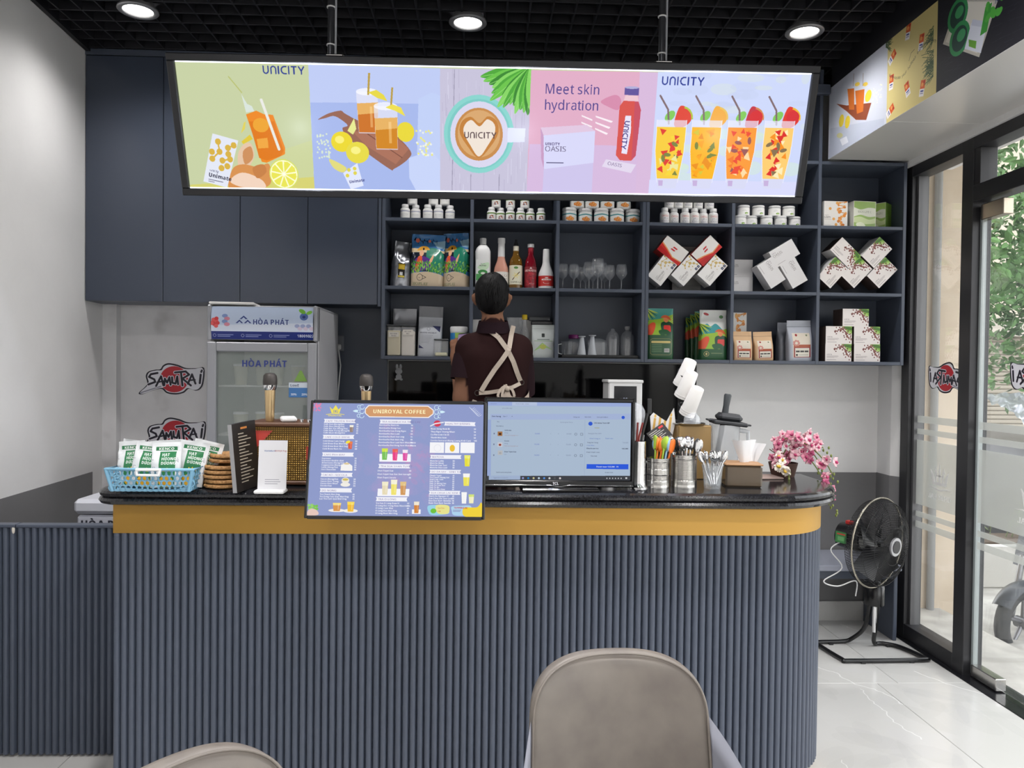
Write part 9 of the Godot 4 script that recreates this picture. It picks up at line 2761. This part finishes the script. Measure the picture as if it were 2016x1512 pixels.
func build_barista() -> void:
	var o := thing("person", "person in a dark maroon shirt and cross-back apron, back turned, holding a phone", "person", Vector3(0.04, 0, -3.35))
	var sk := Color(0.19, 0.095, 0.06)
	var sh := Color(0.02, 0.0085, 0.0115)
	var tr := Color(0.012, 0.012, 0.014)
	var shoe := Color(0.03, 0.03, 0.03)
	var hx := -0.014
	var bones := []
	# legs and shoes
	for s in [-1.0, 1.0]:
		bones.append([Vector3(s * 0.085, 0.9, 0), Vector3(s * 0.1, 0.5, 0.0), 0.088, 0.062, tr])
		bones.append([Vector3(s * 0.1, 0.5, 0.0), Vector3(s * 0.11, 0.1, 0.03), 0.06, 0.045, tr])
		bones.append([Vector3(s * 0.11, 0.045, 0.05), Vector3(s * 0.13, 0.035, -0.14), 0.045, 0.035, shoe])
	# trunk
	for s in [-1.0, 1.0]:
		bones.append([Vector3(s * 0.06, 0.92, 0), Vector3(s * 0.042, 1.16, 0.0), 0.1, 0.09, sh])
		bones.append([Vector3(s * 0.042, 1.16, 0.0), Vector3(s * 0.052, 1.42, 0.01), 0.09, 0.098, sh])
		bones.append([Vector3(s * 0.04, 1.485, 0.012), Vector3(s * 0.1, 1.475, 0.005), 0.066, 0.058, sh])
	bones.append([Vector3(0.0, 1.49, 0.02), Vector3(-0.008, 1.56, 0.0), 0.062, 0.052, sh])
	# neck and head
	bones.append([Vector3(-0.006, 1.54, 0.0), Vector3(-0.012, 1.65, -0.012), 0.047, 0.046, sk])
	bones.append([Vector3(hx, 1.7, -0.01), Vector3(hx, 1.725, -0.025), 0.071, 0.068, sk])
	bones.append([Vector3(hx, 1.66, -0.05), Vector3(hx, 1.632, -0.075), 0.052, 0.03, sk])
	bones.append([Vector3(hx, 1.7, -0.1), Vector3(hx, 1.668, -0.118), 0.01, 0.014, sk])
	for s in [-1.0, 1.0]: bones.append([Vector3(hx + s * 0.072, 1.665, -0.016), Vector3(hx + s * 0.08, 1.694, -0.008), 0.008, 0.0125, sk])
	# left arm: sleeve to the elbow, forearm raised with the phone
	var ls := Vector3(-0.115, 1.46, 0.0)
	var le := Vector3(-0.135, 1.245, 0.025)
	var lw := Vector3(-0.172, 1.4, -0.18)
	var cut := ls.lerp(le, 0.36)
	bones.append([ls, cut, 0.058, 0.052, sh])
	bones.append([cut, le, 0.046, 0.04, sk])
	bones.append([le, lw, 0.041, 0.026, sk])
	# right arm reaching forward
	var rs := Vector3(0.11, 1.46, 0.0)
	var re := Vector3(0.122, 1.245, -0.08)
	var rw := Vector3(0.03, 1.24, -0.28)
	cut = rs.lerp(re, 0.6)
	bones.append([rs, cut, 0.058, 0.052, sh])
	bones.append([cut, re, 0.046, 0.04, sk])
	bones.append([re, rw, 0.041, 0.026, sk])
	var g := G.new()
	g.tinted = true
	skin(g, bones, 0.0125, 0.026)
	# hands, each on a finer grid
	var lh := [[lw, lw + Vector3(0.0, 0.045, -0.02), 0.026, 0.024, sk], [lw + Vector3(0.012, 0.03, -0.012), lw + Vector3(0.014, 0.075, -0.034), 0.02, 0.017, sk], [lw + Vector3(-0.012, 0.03, -0.012), lw + Vector3(-0.012, 0.075, -0.034), 0.02, 0.017, sk]]
	for i in 4: finger(lh, lw + Vector3(0.022 - i * 0.0155, 0.08, -0.036), Vector3(0.05 - i * 0.03, 0.75, -0.65).normalized(), Vector3(0.25, 0.0, -0.9), [0.07, 0.08, 0.075, 0.058][i], 0.0085, sk)
	finger(lh, lw + Vector3(0.03, 0.035, -0.01), Vector3(0.55, 0.8, 0.1).normalized(), Vector3(-0.2, 0.8, -0.3), 0.062, 0.0098, sk)
	skin(g, lh, 0.0042, 0.008)
	var rh := [[rw, rw + Vector3(-0.03, -0.01, -0.04), 0.026, 0.024, sk], [rw + Vector3(-0.02, 0, -0.03), rw + Vector3(-0.045, -0.01, -0.07), 0.021, 0.019, sk], [rw + Vector3(-0.035, 0, -0.015), rw + Vector3(-0.065, -0.01, -0.055), 0.02, 0.018, sk]]
	for i in 4: finger(rh, rw + Vector3(-0.042 - i * 0.013, -0.008, -0.085 + i * 0.013), Vector3(-0.6, -0.1, -0.8).normalized(), Vector3(-0.3, -0.9, -0.3), [0.07, 0.08, 0.075, 0.058][i], 0.0085, sk)
	finger(rh, rw + Vector3(-0.005, 0.005, -0.045), Vector3(0.1, -0.1, -1).normalized(), Vector3(-0.6, -0.5, -0.5), 0.06, 0.0098, sk)
	skin(g, rh, 0.0042, 0.008)
	var m := StandardMaterial3D.new()
	m.vertex_color_use_as_albedo = true
	m.roughness = 0.9
	m.metallic_specular = 0.2
	part(o, "body", g.mesh(), m)
	for a in [[ls, le, 0.52], [rs, re, 0.8]]: part(o, "sleeve", G.new().tube([a[0].lerp(a[1], 0.1), a[0].lerp(a[1], a[2] * 0.6), a[0].lerp(a[1], a[2] + 0.08)], [0.06, 0.066, 0.065], 20, false, false).mesh(), mat(rgb(38, 25, 29), 0.9, 0.0, 0.2))
	# hair: close cap, full at the crown, tapering to the nape
	var ns := FastNoiseLite.new()
	ns.seed = 3
	ns.frequency = 34.0
	var hg := G.new().sheet(40, 26, func(u, v):
		var a: float = TAU * u
		var b: float = PI * lerpf(0.2, 1.0, v)
		var back: float = 0.5 + 0.5 * cos(a)
		b = lerpf(PI * lerpf(0.52, 0.17, back), PI, v)
		var d := Vector3(sin(a) * sin(b), -cos(b), cos(a) * sin(b))
		var r := Vector3(0.0755, 0.1, 0.096)
		if d.y < 0.0: r.x *= 1.0 + 0.12 * d.y
		d = Vector3(signf(d.x) * pow(absf(d.x), 0.86), signf(d.y) * pow(absf(d.y), 0.9), signf(d.z) * pow(absf(d.z), 0.9))
		return Vector3(hx, 1.702, -0.014) + d * r * (1.0 + 0.05 * ns.get_noise_3d(d.x, d.y * 2.0, d.z)))
	for k in 420:
		var d := Vector3(rng.randfn(), absf(rng.randfn()) * 1.1 - 0.35, rng.randfn() + 0.25).normalized()
		var down := (Vector3(rng.randf_range(-0.5, 0.5), -1, rng.randf_range(-0.2, 0.4)) - d * Vector3(0, -1, 0).dot(d)).normalized()
		var lock := []
		for j in 3: lock.append(Vector3(hx, 1.702, -0.014) + (d + down * j * 0.16).normalized() * Vector3(0.076, 0.1, 0.096) * (1.015 + 0.012 * j))
		if lock[2].y > 1.63 + 0.05 * float(d.z < -0.1) and (absf(d.x) < 0.72 or lock[2].y > 1.71): hg.tube(lock, [0.0036, 0.003, 0.0008], 4, false, false)
	part(o, "hair", hg.mesh(), mat(rgb(12, 11, 12), 0.6, 0.0, 0.3))
	for s in [-1.0, 1.0]: part(o, "eye", G.new().ball(Vector3(hx + s * 0.031, 1.705, -0.098), Vector3(0.011, 0.008, 0.008), 10, 6).mesh(), mat(rgb(190, 184, 178), 0.3))
	part(o, "collar", G.new().sheet(30, 4, func(u, v):
		var a: float = TAU * u
		return Vector3(-0.006 + sin(a) * lerpf(0.076, 0.064, v), lerpf(1.535, 1.585, v) - 0.01 * cos(a) + 0.004, 0.006 + cos(a) * lerpf(0.084, 0.07, v))).mesh(), mat(rgb(34, 22, 27), 0.9, 0.0, 0.2))
	# apron: cross straps, tie and skirt
	var canvas := mat(rgb(176, 162, 148), 0.85)
	var st := G.new()
	var q := func(x: float, y: float, off: float) -> Vector3: return on_back(bones, x, y, off)
	var strap_a := []
	for p in [[-0.057, 1.555], [-0.02, 1.54], [0.015, 1.515], [0.055, 1.46], [0.08, 1.41], [0.098, 1.36], [0.112, 1.328]]: strap_a.append(q.call(p[0] + 0.0, p[1], 0.008))
	ribbon(st, strap_a, 0.02)
	var strap_b := []
	for p in [[0.083, 1.57], [0.072, 1.53], [0.06, 1.46], [0.03, 1.415], [0.0, 1.375], [-0.035, 1.32], [-0.056, 1.283]]: strap_b.append(q.call(p[0], p[1], 0.012))
	ribbon(st, strap_b, 0.02)
	var tie := []
	for p in [[-0.065, 1.275], [-0.02, 1.278], [0.03, 1.287], [0.075, 1.3], [0.112, 1.318]]: tie.append(q.call(p[0], p[1], 0.01))
	ribbon(st, tie, 0.016)
	part(o, "apron_strap", st.mesh(), canvas)
	var bow := G.new()
	var kn: Vector3 = q.call(0.055, 1.295, 0.016)
	for s in [[-0.04, 0.022], [0.03, 0.02], [-0.022, 0.03]]:
		var lp := []
		for k in 13:
			var a := TAU * k / 12.0
			lp.append(kn + Vector3(s[0] * (1.0 - cos(a)) * 0.5, s[1] * sin(a) - 0.016 * (1.0 - cos(a)), 0.008 * (1.0 - cos(a))))
		ribbon(bow, lp, 0.011)
	for x in [-0.03, 0.014, 0.026]: ribbon(bow, [kn, kn + Vector3(x * 0.6, -0.06, 0.01), kn + Vector3(x, -0.15, 0.004)], 0.013)
	bow.ball(kn + Vector3(0, 0, 0.006), Vector3(0.013, 0.012, 0.009), 10, 7)
	part(o, "apron_bow", bow.mesh(), canvas)
	part(o, "apron_skirt", G.new().sheet(40, 14, func(u, v):
		var a: float = lerpf(0.62, TAU - 0.62, u)
		var y: float = lerpf(0.5, 1.29, v)
		var drop: float = 0.0
		if y > 1.2: drop = 0.0
		var w: float = 0.152 - 0.008 * v + 0.03 * (1.0 - v)
		return Vector3(0.01 + sin(a) * w, y - 0.06 * maxf(0.0, cos(a)) * v, cos(a) * (0.118 + 0.03 * (1.0 - v)))).mesh(), canvas)
	for p in [Vector3(-0.072, 1.275, 0), Vector3(0.116, 1.322, 0)]:
		var e: Vector3 = q.call(p.x, p.y, 0.012)
		var rg := []
		for w in ring(0.011, 16): rg.append(e + w)
		part(o, "apron_ring", G.new().tube(rg, 0.0022, 6, true).mesh(), mat(rgb(60, 54, 50), 0.4, 0.6))
	# phone held in the raised hand
	var ph := thing("mobile_phone", "black mobile phone with a lilac screen in the barista's hand", "phone", o.position + lw + Vector3(0.03, 0.075, -0.005))
	ph.rotation = Vector3(-0.3, -0.5, 0.06)
	part(ph, "case", G.new().box(Vector3.ZERO, Vector3(0.07, 0.145, 0.009), 0.004).mesh(), black_plastic)
	part(ph, "screen_panel", flat_print(0.062, 0.132), glow(rgb(120, 100, 130), 0.25), Vector3(0, 0, 0.0052))
